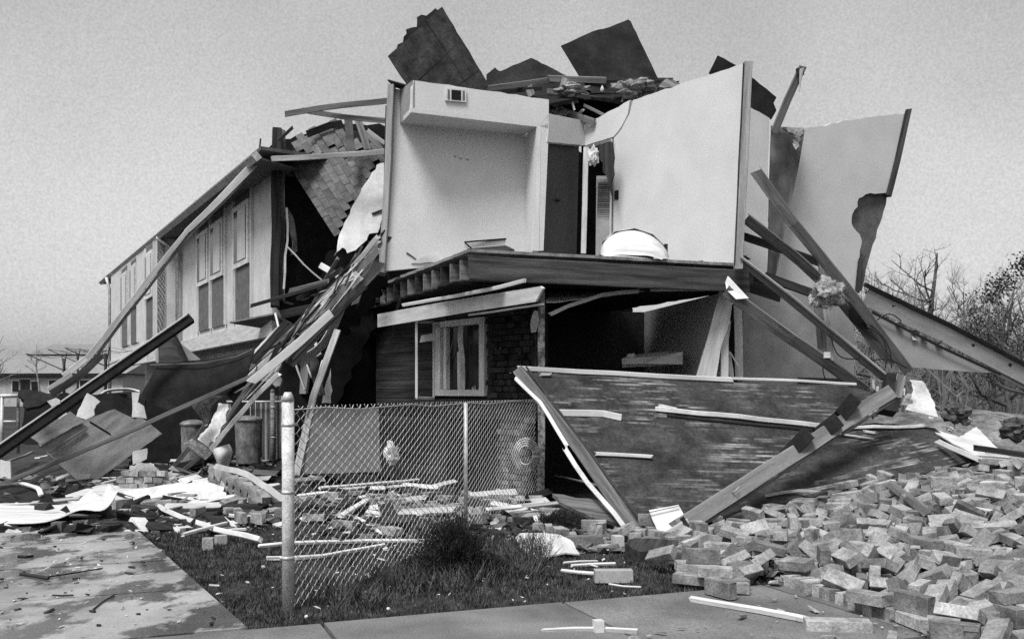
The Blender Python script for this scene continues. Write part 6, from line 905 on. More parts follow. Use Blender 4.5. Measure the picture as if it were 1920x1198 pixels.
'79,0.195,2.46,0.51,-1.65],[0.28,5.559,8.949,0.407,-0.1,-3.09,-0.54],[0.17,6.726,9.95,0.396,-0.03,0.11,-0.15],[0.28,7.168,11.458,0.243,-0.12,0.08,-0.13],[0.28,1.336,6.157,0.094,-1.57,0.0,2.09],[0.28,3.932,10.668,0.303,0.05,3.01,-0.08],[0.28,6.785,11.467,0.275,0.13,-3.07,-0.11],[0.28,4.512,6.664,0.12,0.64,-3.11,-0.74],[0.17,4.9,8.511,0.332,-0.11,-0.09,2.03],[0.14,2.745,10.988,0.177,1.79,1.45,-0.63],[0.28,4.824,5.015,0.074,0.0,-0.0,2.65],[0.17,5.007,11.214,0.398,-0.3,-1.71,-1.18],[0.28,2.759,8.665,0.157,-1.47,-0.04,-0.75],[0.11,1.565,5.79,0.094,-1.57,-0.0,1.05],[0.14,4.18,6.644,0.154,0.05,0.0,-0.27],[0.2,1.852,7.173,0.138,-1.15,1.57,0.0],[0.28,6.423,8.022,0.279,1.7,-0.07,0.85],[0.28,4.381,9.779,0.462,-2.87,0.04,-1.8],[0.28,3.436,8.538,0.22,1.59,0.13,-2.31],[0.28,1.274,8.344,0.094,-1.57,-0.0,2.04],[0.28,4.826,10.584,0.445,0.13,2.84,1.03],[0.28,1.867,4.836,0.142,0.0,0.0,2.15],[0.28,3.531,6.513,0.163,1.56,-0.0,2.75],[0.17,2.954,7.026,0.164,-1.57,0.01,-1.94],[0.28,3.868,7.098,0.174,-3.05,-0.02,-0.28],[0.28,3.444,9.132,0.328,-1.47,-0.53,2.15],[0.28,3.33,6.103,0.132,1.5,0.31,1.61],[0.14,2.35,7.494,0.094,-1.58,0.0,2.07],[0.28,1.421,8.177,0.127,-2.88,-0.33,0.55],[0.28,7.333,10.638,0.297,0.11,-0.08,2.65],[0.28,5.157,9.419,0.505,0.04,0.07,-1.75],[0.28,3.133,5.049,0.074,0.0,-3.14,-0.21],[0.28,2.714,10.888,0.144,-0.06,3.05,-0.86],[0.28,6.363,8.324,0.304,-0.1,-0.11,2.7],[0.28,3.203,9.335,0.287,-0.11,3.06,-0.73],[0.16,7.477,9.342,0.288,0.04,-0.13,2.46],[0.28,4.07,7.969,0.279,-1.17,0.29,0.64],[0.28,2.222,6.593,0.142,-0.0,-0.0,1.61],[0.28,2.002,9.551,0.095,-0.06,3.13,-1.36],[0.15,4.033,6.929,0.168,0.07,-0.0,-0.42],[0.28,5.096,10.315,0.438,3.06,0.01,0.88],[0.28,2.895,6.661,0.158,0.3,-0.14,-2.47],[0.28,4.026,9.31,0.395,-0.08,-0.1,1.17],[0.15,3.925,5.081,0.094,-1.57,-0.0,2.92],[0.28,2.294,6.856,0.205,-2.9,-0.53,0.63],[0.28,3.17,6.291,0.144,3.08,0.55,0.52],[0.12,3.488,7.3,0.128,-0.63,1.49,1.02],[0.28,5.653,11.715,0.29,0.15,-0.02,-3.04],[0.28,3.581,7.43,0.163,0.88,0.08,1.76],[0.28,2.805,9.454,0.172,-3.1,-0.12,-0.14],[0.28,4.702,6.809,0.108,-0.0,-0.09,1.45],[0.28,4.188,8.273,0.312,-0.02,-0.36,-2.35],[0.28,4.331,8.052,0.343,0.04,3.0,1.36],[0.28,2.521,8.551,0.111,0.09,0.02,-1.34],[0.28,1.144,7.335,0.177,0.78,-1.57,0.0],[0.11,4.096,7.273,0.157,2.34,0.05,-1.92],[0.28,3.681,6.197,0.116,0.44,0.2,-3.01],[0.28,3.551,7.873,0.239,-0.97,-0.2,-0.32],[0.28,2.175,8.31,0.123,-0.05,0.23,0.54],[0.28,2.594,8.891,0.212,2.01,-0.36,-1.72],[0.28,2.807,5.934,0.179,-0.0,-1.99,2.1],[0.28,3.338,7.273,0.095,-0.06,-3.11,-1.12],[0.15,3.461,6.008,0.104,-0.73,-0.03,2.07],[0.28,5.033,8.092,0.3,1.72,-0.03,-0.09],[0.28,3.847,6.895,0.217,-0.37,-0.03,1.79],[0.15,1.821,7.055,0.094,-1.57,-0.0,-2.31],[0.16,2.286,7.895,0.147,-0.33,2.78,-0.63],[0.28,7.499,10.363,0.289,0.07,-3.02,-0.24],[0.13,6.684,11.359,0.326,-0.28,1.43,-2.12],[0.28,6.307,8.797,0.386,1.7,-0.02,0.67],[0.28,3.987,3.975,0.074,0.0,3.14,0.78],[0.19,2.702,6.691,0.112,-0.0,0.45,-2.5],[0.12,6.531,10.409,0.401,0.04,-3.04,0.22],[0.28,4.273,11.906,0.21,-0.06,0.12,1.6],[0.13,3.443,6.161,0.104,-0.37,1.57,0.0],[0.28,5.531,7.465,0.199,0.01,-0.14,1.51],[0.28,3.814,8.065,0.272,1.59,-0.42,2.58],[0.28,3.203,6.131,0.174,1.65,-0.73,-0.43],[0.28,3.867,10.202,0.389,1.46,-0.33,2.19],[0.28,1.226,6.566,0.074,-0.0,-3.14,-0.5],[0.28,2.148,7.677,0.211,0.0,0.0,-1.87],[0.28,4.408,9.021,0.425,-0.24,0.09,3.04],[0.18,6.722,10.323,0.387,-3.03,0.04,1.61],[0.28,2.569,5.379,0.117,-3.03,-0.29,-0.09],[0.28,3.574,7.946,0.283,0.59,-0.1,-0.25],[0.28,4.316,8.342,0.331,0.03,0.36,0.8],[0.28,2.305,8.715,0.102,-0.06,0.05,2.68],[0.28,4.252,9.665,0.497,3.06,-0.3,0.16],[0.28,6.203,10.472,0.474,-2.44,0.14,-1.24],[0.28,1.612,7.937,0.129,-1.71,0.24,0.05],[0.28,5.613,9.762,0.532,-0.01,-0.03,2.16],[0.15,2.931,4.825,0.142,0.0,3.14,0.64],[0.14,1.985,7.656,0.163,-0.1,-2.91,1.65],[0.28,4.603,6.096,0.075,0.0,3.14,1.39],[0.28,5.472,12.875,0.13,3.06,0.06,0.67],[0.28,4.688,5.584,0.074,0.0,-3.14,-0.5],[0.28,5.103,8.642,0.442,-0.26,3.1,-0.51],[0.28,4.942,6.851,0.148,2.6,-0.15,1.06],[0.11,'
'2.889,8.419,0.158,-0.77,1.46,0.57],[0.28,3.498,5.85,0.142,0.0,0.0,3.09],[0.14,4.477,6.771,0.166,0.47,0.45,1.66],[0.14,3.091,9.539,0.278,0.09,3.04,0.94],[0.28,3.547,10.062,0.296,1.71,-0.02,-1.51],[0.28,6.832,10.652,0.423,-0.09,0.09,-0.11],[0.11,2.813,8.746,0.146,-0.03,-0.11,0.68],[0.28,3.5,5.646,0.074,-0.02,-3.14,-0.69],[0.28,2.05,8.497,0.102,1.61,-0.02,-0.69],[0.11,3.0,8.863,0.253,2.95,-0.25,0.13],[0.28,3.808,5.979,0.094,-1.57,-0.0,-1.94],[0.28,2.447,8.979,0.195,2.4,0.32,-0.63],[0.28,1.392,8.035,0.094,-1.57,-0.0,0.46],[0.19,6.994,11.429,0.282,1.49,-0.12,-1.63],[0.28,4.865,10.346,0.472,0.88,0.09,-0.02],[0.28,2.271,9.032,0.201,1.23,-0.09,2.1],[0.1,3.586,9.39,0.29,2.52,-1.71,0.27],[0.17,3.653,7.18,0.131,-1.11,0.02,-0.74],[0.2,4.497,6.485,0.151,-0.05,-3.14,-0.42],[0.18,5.381,9.665,0.526,0.04,-0.04,-0.07],[0.28,3.784,6.724,0.169,-0.23,0.65,0.22],[0.28,2.246,7.13,0.154,0.0,-0.69,2.79],[0.28,3.88,8.109,0.263,1.51,-0.27,2.59],[0.28,2.394,6.703,0.212,0.57,-0.6,2.42],[0.28,4.192,6.536,0.17,-1.62,-0.0,2.85],[0.15,5.209,10.305,0.464,-1.5,-0.01,-2.35],[0.28,0.39,6.426,0.094,1.57,0.0,0.16],[0.18,4.632,8.935,0.389,-0.76,3.02,0.45],[0.28,3.951,4.647,0.074,3.14,-0.0,-0.62],[0.14,4.811,11.663,0.276,0.13,3.07,-0.11],[0.28,4.813,10.95,0.445,0.62,-2.76,-0.56],[0.28,3.385,10.757,0.229,0.04,0.13,3.05],[0.28,1.471,7.704,0.129,-1.63,-0.26,0.39],[0.28,5.676,8.641,0.389,1.5,0.12,-2.01],[0.28,4.745,7.877,0.351,-0.04,-0.28,3.0],[0.16,4.402,11.721,0.263,1.42,-0.0,0.49],[0.28,2.386,8.655,0.174,-3.08,-0.05,-0.37],[0.18,3.581,5.133,0.13,0.72,-1.57,0.86],[0.28,6.841,8.525,0.294,-0.13,-3.08,0.19],[0.28,2.335,8.56,0.135,-0.06,2.81,-0.38],[0.16,2.585,8.606,0.187,-0.08,-0.04,1.52],[0.16,4.232,9.622,0.384,1.55,-0.13,0.31],[0.28,5.284,11.49,0.383,0.91,-0.36,-0.57],[0.28,4.637,10.181,0.497,1.46,0.03,1.55],[0.28,4.23,8.799,0.379,-3.03,-0.09,-0.13],[0.28,4.227,7.368,0.228,0.49,2.63,-0.21],[0.28,5.546,11.335,0.455,3.02,-0.05,-0.37],[0.11,3.136,8.206,0.164,1.73,-1.69,0.68],[0.28,7.416,10.14,0.307,-0.04,-0.13,-2.67],[0.2,6.046,8.891,0.456,-0.38,1.46,1.93],[0.18,2.518,9.67,0.142,0.08,0.07,-2.25],[0.28,7.011,10.475,0.346,0.05,0.12,0.82],[0.28,5.77,9.93,0.521,-2.69,0.04,1.65],[0.28,3.877,10.426,0.36,-0.07,-0.3,1.71],[0.17,2.853,6.319,0.173,1.47,-1.07,-1.66],[0.28,1.947,7.265,0.171,-3.05,0.21,-0.14],[0.16,3.139,6.586,0.074,0.0,-0.0,2.78],[0.28,4.357,10.519,0.363,0.1,3.07,0.4],[0.19,3.811,7.311,0.228,-3.08,0.08,-1.52],[0.13,6.246,12.043,0.229,0.13,-0.06,-2.95],[0.28,6.468,11.248,0.36,3.01,-0.32,-0.95],[0.28,4.773,10.837,0.396,-1.54,-0.12,-1.17],[0.28,5.735,7.586,0.283,0.05,0.68,-1.17],[0.28,2.379,7.371,0.169,-2.05,-0.59,-0.18],[0.28,4.612,7.324,0.221,-0.34,-0.41,2.94],[0.28,3.268,6.8,0.21,0.02,-0.02,2.81],[0.28,4.188,7.454,0.239,2.7,-0.55,-0.31],[0.28,2.462,4.88,0.118,0.19,2.87,0.93],[0.28,3.588,8.239,0.294,1.99,1.44,0.74],[0.18,5.247,7.309,0.174,-0.13,-3.14,-0.14],[0.28,5.28,5.115,0.074,0.0,3.14,-0.86],[0.28,6.517,8.729,0.364,-1.59,0.13,-1.12],[0.28,3.735,8.91,0.394,2.69,0.24,1.05],[0.13,6.402,10.005,0.427,0.07,-0.03,2.1],[0.2,5.374,8.29,0.399,2.47,-0.25,-0.23],[0.13,4.331,7.256,0.243,-1.2,-0.3,-0.2],[0.28,5.46,7.906,0.332,0.15,-0.02,0.07],[0.28,5.072,10.014,0.447,-0.05,0.02,1.74],[0.28,1.91,8.176,0.192,-1.72,-0.16,-2.47],[0.28,3.271,4.876,0.094,-1.57,-0.0,1.33],[0.19,3.93,6.445,0.125,-0.01,0.62,-2.09],[0.2,4.479,6.217,0.112,0.01,-0.42,1.68],[0.1,2.408,7.696,0.206,1.57,-0.02,0.79],[0.28,2.077,5.322,0.146,1.56,-0.42,-2.44],[0.28,4.188,8.056,0.36,-2.47,-0.14,1.2],[0.28,5.685,8.36,0.388,-1.42,0.29,0.07],[0.28,6.469,10.535,0.443,3.1,0.45,0.31],[0.28,3.69,9.022,0.364,-2.05,-0.1,1.23],[0.11,5.65,5.87,0.074,-3.14,0.0,1.53],[0.13,3.211,7.326,0.163,-0.94,0.43,2.57],[0.28,5.487,10.065,0.566,1.99,1.53,-0.94],[0.28,5.829,9.406,0.552,0.09,-0.11,0.39],[0.28,3.503,10.06,0.379,0.07,0.12,-2.69],[0.19,5.118,7.573,0.277,0.13,0.06,-0.65],[0.28,5.315,8.492,0.436,-1.21,-0.14,0.15],[0.28,3.108,5.294,0.142,0.0,0.0,-3.07],[0.28,4.953,8.538,0.407,0.13,-0.05,-0.04],[0.1,7.635,12.226,0.148,-1.59,-0.1,-1'
'.98],[0.11,1.169,8.731,0.074,-0.0,-3.14,-0.33],[0.28,2.495,7.777,0.186,-0.25,-2.9,-0.8],[0.28,2.755,7.067,0.163,1.57,-0.0,2.43],[0.13,5.377,9.883,0.537,1.08,-0.12,2.13],[0.28,4.5,9.932,0.452,1.01,-0.28,-0.23],[0.17,2.28,5.588,0.142,3.14,-0.0,-0.9],[0.28,4.869,9.121,0.397,0.0,3.03,0.88],[0.28,1.852,7.495,0.138,-0.0,2.62,-0.56],[0.28,3.328,7.421,0.194,-3.07,-0.2,-0.32],[0.28,3.611,8.633,0.347,0.05,0.49,-0.99],[0.28,3.752,6.855,0.192,-0.46,-1.67,0.51],[0.19,3.378,6.402,0.094,-1.57,0.0,-1.95],[0.28,3.657,5.662,0.119,-0.0,0.35,-0.62],[0.19,5.052,7.921,0.277,1.55,0.15,-1.96],[0.17,3.057,6.743,0.127,-0.41,-1.57,-2.01],[0.28,4.529,6.91,0.204,-1.29,0.4,0.04],[0.28,3.423,8.807,0.338,-3.08,0.02,1.23],[0.15,2.855,9.217,0.222,0.01,-0.77,2.26],[0.12,2.616,7.623,0.106,-0.14,1.53,0.76],[0.14,2.742,7.559,0.153,-3.13,-0.04,0.46],[0.28,5.095,7.24,0.198,-0.02,-0.39,1.56],[0.28,5.168,7.735,0.304,0.08,0.46,0.96],[0.28,5.044,8.413,0.377,0.63,-0.1,-2.86],[0.16,2.693,6.103,0.185,-0.22,1.57,-0.69],[0.18,2.83,7.139,0.144,0.03,0.0,-0.66],[0.28,2.354,7.263,0.181,-0.0,0.29,2.98],[0.28,3.199,5.694,0.13,-1.42,0.28,-2.14],[0.1,2.328,4.87,0.094,1.56,0.01,-2.05],[0.28,2.586,6.482,0.188,1.01,-0.09,-1.9],[0.28,1.62,5.625,0.074,3.14,0.0,0.25],[0.28,5.059,9.849,0.516,0.06,0.0,-1.28],[0.28,3.44,5.548,0.142,-0.0,0.0,-0.82],[0.15,6.238,11.085,0.381,1.66,-0.1,-2.71],[0.13,2.548,5.498,0.105,-0.05,2.55,0.01],[0.19,5.355,10.193,0.475,1.59,-0.05,-1.54],[0.15,3.397,5.595,0.21,0.0,-0.0,2.35],[0.14,2.924,9.824,0.192,-0.02,-0.13,0.19],[0.28,5.306,8.37,0.426,0.63,3.1,0.13],[0.28,2.858,5.501,0.182,-0.0,-0.0,0.44],[0.28,3.851,8.39,0.251,1.53,0.14,-2.6],[0.19,4.993,10.221,0.531,-3.01,0.21,1.45],[0.28,4.179,10.079,0.461,2.82,0.07,0.66],[0.28,2.974,7.954,0.245,0.88,-0.02,2.89],[0.28,3.87,9.705,0.375,-2.73,0.2,-0.44],[0.28,4.074,10.22,0.343,0.05,-0.12,-0.59],[0.11,5.149,7.895,0.276,-1.56,-0.15,1.32],[0.28,4.038,6.936,0.251,-0.11,-3.0,1.36],[0.28,3.494,6.711,0.177,2.88,-0.36,0.51],[0.28,5.593,10.974,0.476,-0.4,0.08,0.74],[0.28,6.532,11.911,0.278,2.87,-0.35,-0.85],[0.28,2.704,9.164,0.228,0.74,0.32,0.95],[0.28,5.493,9.31,0.509,-0.06,-0.02,2.48],[0.28,3.726,8.795,0.358,-0.15,-0.43,-0.41],[0.2,1.403,6.935,0.139,-2.46,-1.57,0.0],[0.28,2.857,8.78,0.22,0.11,0.38,1.04],[0.28,3.389,6.252,0.187,-0.32,0.05,0.52],[0.28,4.3,7.191,0.23,2.0,0.59,0.16],[0.28,2.962,8.578,0.285,0.19,-0.55,-0.9],[0.19,3.682,9.901,0.34,-0.08,2.51,-0.22],[0.28,4.582,11.082,0.403,0.09,-0.11,-1.59],[0.28,4.168,8.62,0.286,-0.05,3.01,0.47],[0.28,3.439,8.468,0.304,-0.11,-3.07,-1.51],[0.19,1.449,6.271,0.074,-0.0,-0.0,3.02],[0.28,5.667,8.786,0.408,1.5,0.1,-2.13],[0.11,2.139,5.232,0.074,0.0,-3.14,1.25],[0.28,2.658,7.487,0.199,-1.62,-0.25,2.04],[0.28,2.096,5.644,0.142,0.0,-0.0,-0.89],[0.28,5.691,9.247,0.435,-0.08,-3.12,-0.07],[0.16,3.603,7.749,0.208,1.46,0.76,1.52],[0.16,4.186,10.853,0.363,-0.18,1.44,-0.65],[0.12,3.68,9.179,0.301,1.9,-1.71,0.41],[0.16,2.89,8.045,0.163,-0.13,-0.8,2.14],[0.28,4.178,8.952,0.339,1.45,0.06,2.66],[0.28,3.123,9.049,0.25,0.46,-0.2,-1.9],[0.15,2.42,6.937,0.155,-1.98,-0.86,0.43],[0.28,4.115,7.53,0.243,0.13,-0.68,-1.25],[0.28,5.183,8.94,0.467,-0.07,0.1,-2.58],[0.28,5.015,6.415,0.136,-0.03,0.43,-0.93],[0.28,3.284,7.122,0.155,0.01,3.09,1.24],[0.11,5.721,10.118,0.46,3.14,-0.05,-1.49],[0.28,1.298,6.985,0.202,1.57,-0.0,-2.0],[0.18,5.983,8.332,0.43,1.5,0.38,-1.84],[0.11,2.795,6.903,0.142,-3.14,-0.0,-0.92],[0.28,3.77,9.415,0.415,1.57,0.07,0.64],[0.13,5.912,9.794,0.545,-0.42,0.03,-0.33],[0.28,3.49,8.188,0.29,1.37,0.13,2.0],[0.28,5.674,7.778,0.306,1.86,0.21,0.62],[0.28,2.122,8.615,0.128,-2.86,-0.23,-1.1],[0.28,4.797,11.045,0.375,-1.48,0.09,2.92],[0.28,2.941,8.446,0.254,-0.07,0.05,2.36],[0.28,4.486,10.069,0.466,0.13,-0.59,-1.7],[0.28,2.575,7.379,0.235,-1.25,2.97,-0.5],[0.28,2.944,7.546,0.144,-2.32,-0.16,-1.24],[0.28,6.167,7.847,0.265,1.45,-0.09,2.74],[0.28,3.818,8.481,0.325,-1.57,-0.14,0.75],[0.28,4.819,8.844,0.429,2.67,-0.34,0.09],[0.28,6.536,10.892,0.362,0.12,-0.05,2.92],[0.28,6.639,10.692,0.499,3.03,0.01,0.64],[0.1'
'2,3.342,5.476,0.094,1.57,0.0,-3.13],[0.18,4.797,8.016,0.348,1.44,0.06,-3.1],[0.28,2.439,5.743,0.162,1.57,0.0,-2.25],[0.28,4.439,8.341,0.344,-2.05,0.16,0.91],[0.28,2.402,9.4,0.165,0.08,0.23,-0.64],[0.2,3.457,8.106,0.166,0.02,0.12,-2.22],[0.18,4.871,11.102,0.374,1.47,-0.08,-0.17],[0.17,3.594,7.49,0.241,2.91,0.53,-0.12],[0.28,3.532,7.239,0.212,1.04,-0.71,0.42],[0.28,1.574,8.156,0.178,0.17,-1.57,2.17],[0.28,3.854,8.301,0.319,-0.64,0.1,-2.77],[0.15,2.989,6.859,0.163,-1.56,0.01,-1.04],[0.28,2.2,7.416,0.174,0.41,2.94,0.52],[0.13,4.795,8.722,0.383,-0.05,0.48,1.36],[0.28,2.316,6.601,0.162,-1.57,-0.0,1.66],[0.28,5.215,10.15,0.577,2.73,0.26,1.08],[0.28,3.854,6.54,0.176,-3.14,0.2,0.97],[0.28,3.806,7.94,0.249,0.13,0.01,-0.71],[0.2,4.021,8.862,0.319,-1.24,0.03,-1.09],[0.28,2.102,6.087,0.143,-2.33,0.32,-0.55],[0.15,3.68,5.512,0.101,-0.0,-2.74,-0.63],[0.28,-1.573,8.998,0.094,-1.57,0.0,-0.47],[0.19,1.751,8.472,0.095,1.58,0.0,-1.89],[0.28,3.979,9.991,0.356,1.47,-0.08,0.85],[0.14,4.719,6.592,0.133,-0.42,-0.38,-0.03],[0.28,4.385,7.788,0.274,-0.26,-2.58,-0.16],[0.2,2.527,9.193,0.203,-3.03,-0.0,-1.24],[0.28,4.663,10.529,0.481,1.47,0.05,1.3],[0.15,4.04,8.615,0.341,-3.01,-0.04,-0.55],[0.16,4.228,7.136,0.197,1.0,-2.5,0.2],[0.28,3.262,7.788,0.192,-0.18,-0.58,1.01],[0.28,4.32,6.747,0.221,-1.67,-0.62,-0.18],[0.15,2.734,8.991,0.188,1.34,-1.68,0.34],[0.28,3.793,8.466,0.41,3.05,-0.11,1.44],[0.28,6.428,11.363,0.411,-0.08,2.95,-0.23],[0.28,7.308,8.863,0.278,3.03,0.08,-1.59],[0.28,4.694,8.149,0.327,0.1,2.62,0.99],[0.16,4.63,8.359,0.295,-0.08,-0.12,1.65],[0.15,2.666,8.034,0.234,-3.04,-0.09,-0.0],[0.28,3.89,8.181,0.334,1.09,-2.69,-0.46],[0.28,4.633,9.225,0.456,-0.12,0.02,2.34],[0.16,5.151,11.163,0.38,-1.46,0.06,2.99],[0.28,2.997,5.61,0.146,1.56,-0.42,2.07],[0.28,6.633,9.681,0.492,-1.64,0.08,-0.93],[0.15,2.833,9.341,0.172,-3.1,-0.11,-0.14],[0.28,2.269,5.414,0.162,-1.57,-0.0,2.04],[0.18,1.367,8.45,0.074,0.0,-0.0,-0.98],[0.28,3.913,9.367,0.385,-0.11,-0.69,1.12],[0.15,4.531,7.921,0.259,2.42,0.14,-1.8],[0.19,3.568,5.376,0.074,3.14,0.0,0.38],[0.13,4.879,8.659,0.433,-1.94,-0.08,1.54],[0.28,3.509,7.07,0.137,-3.04,-0.41,-0.11],[0.28,4.235,10.755,0.375,-0.19,0.32,0.99],[0.28,4.238,6.352,0.181,-0.69,0.31,2.21],[0.28,6.496,11.658,0.322,0.55,0.18,-2.75],[0.11,3.159,6.675,0.12,-0.74,-0.29,-0.67],[0.28,3.34,7.578,0.214,1.52,-0.39,-0.79],[0.28,5.906,9.005,0.408,-0.05,-3.05,-0.84],[0.12,3.353,7.949,0.277,-3.03,0.08,-0.63],[0.18,5.397,11.545,0.383,0.11,0.1,2.5],[0.28,6.032,10.018,0.52,-3.09,0.01,1.57],[0.28,1.116,7.167,0.134,-2.54,-0.3,-0.74],[0.28,4.726,7.394,0.254,-0.49,-0.24,2.84],[0.28,3.862,5.634,0.124,0.23,-2.8,-1.57],[0.28,1.341,6.736,0.202,-1.57,-0.0,2.96],[0.28,3.272,8.243,0.306,0.02,0.54,0.38],[0.1,4.515,7.212,0.231,-1.58,-0.11,1.26],[0.28,2.762,7.73,0.166,-1.59,0.39,0.87],[0.28,3.368,9.6,0.317,-0.01,-0.14,0.21],[0.28,4.584,7.608,0.282,1.7,0.06,-0.8],[0.28,2.543,6.799,0.18,-1.34,0.66,0.91],[0.28,6.353,6.879,0.117,-0.09,-3.12,0.01],[0.28,2.853,9.44,0.246,0.11,-0.06,-0.88],[0.28,3.155,8.282,0.286,2.65,-0.11,-1.64],[0.18,6.761,10.695,0.359,-0.13,0.0,-0.9],[0.28,4.047,7.799,0.33,0.41,2.66,0.02],[0.28,4.428,10.672,0.43,0.09,0.69,3.14],[0.28,4.272,6.832,0.209,1.53,-3.0,-0.15],[0.28,2.029,5.947,0.128,1.57,-0.26,0.1],[0.28,5.328,7.981,0.361,1.43,3.11,0.07],[0.28,4.29,7.589,0.332,-0.28,-0.11,-3.1],[0.28,2.851,6.463,0.184,-0.1,-0.28,2.89],[0.28,4.352,8.487,0.361,0.11,2.68,-0.84],[0.17,4.947,9.323,0.489,-0.24,0.3,-2.11],[0.28,3.991,6.314,0.143,-0.0,3.14,0.45],[0.2,4.773,8.362,0.374,0.13,-0.07,0.09],[0.16,6.361,10.295,0.462,2.63,0.33,-0.66],[0.18,5.922,9.174,0.424,-0.02,-3.05,-1.02],[0.1,4.744,8.241,0.287,-0.07,0.13,-2.48],[0.28,4.7,7.316,0.288,-2.89,0.48,-0.95],[0.28,4.284,7.943,0.395,-0.04,3.0,0.83],[0.28,6.682,10.074,0.451,0.24,2.9,-0.21],[0.12,0.65,11.107,0.074,0.0,0.0,-2.23],[0.14,2.746,8.44,0.202,-1.28,0.29,0.57],[0.28,3.508,5.924,0.207,0.09,-0.12,-2.28],[0.28,1.984,5.028,0.074,3.14,0.0,0.67],[0.28,4.666,5.879,0.142,3.14,0.0,0.28],[0.28,3.871,9.051,0.379,-1.71,0.0,2.09],[0.28'
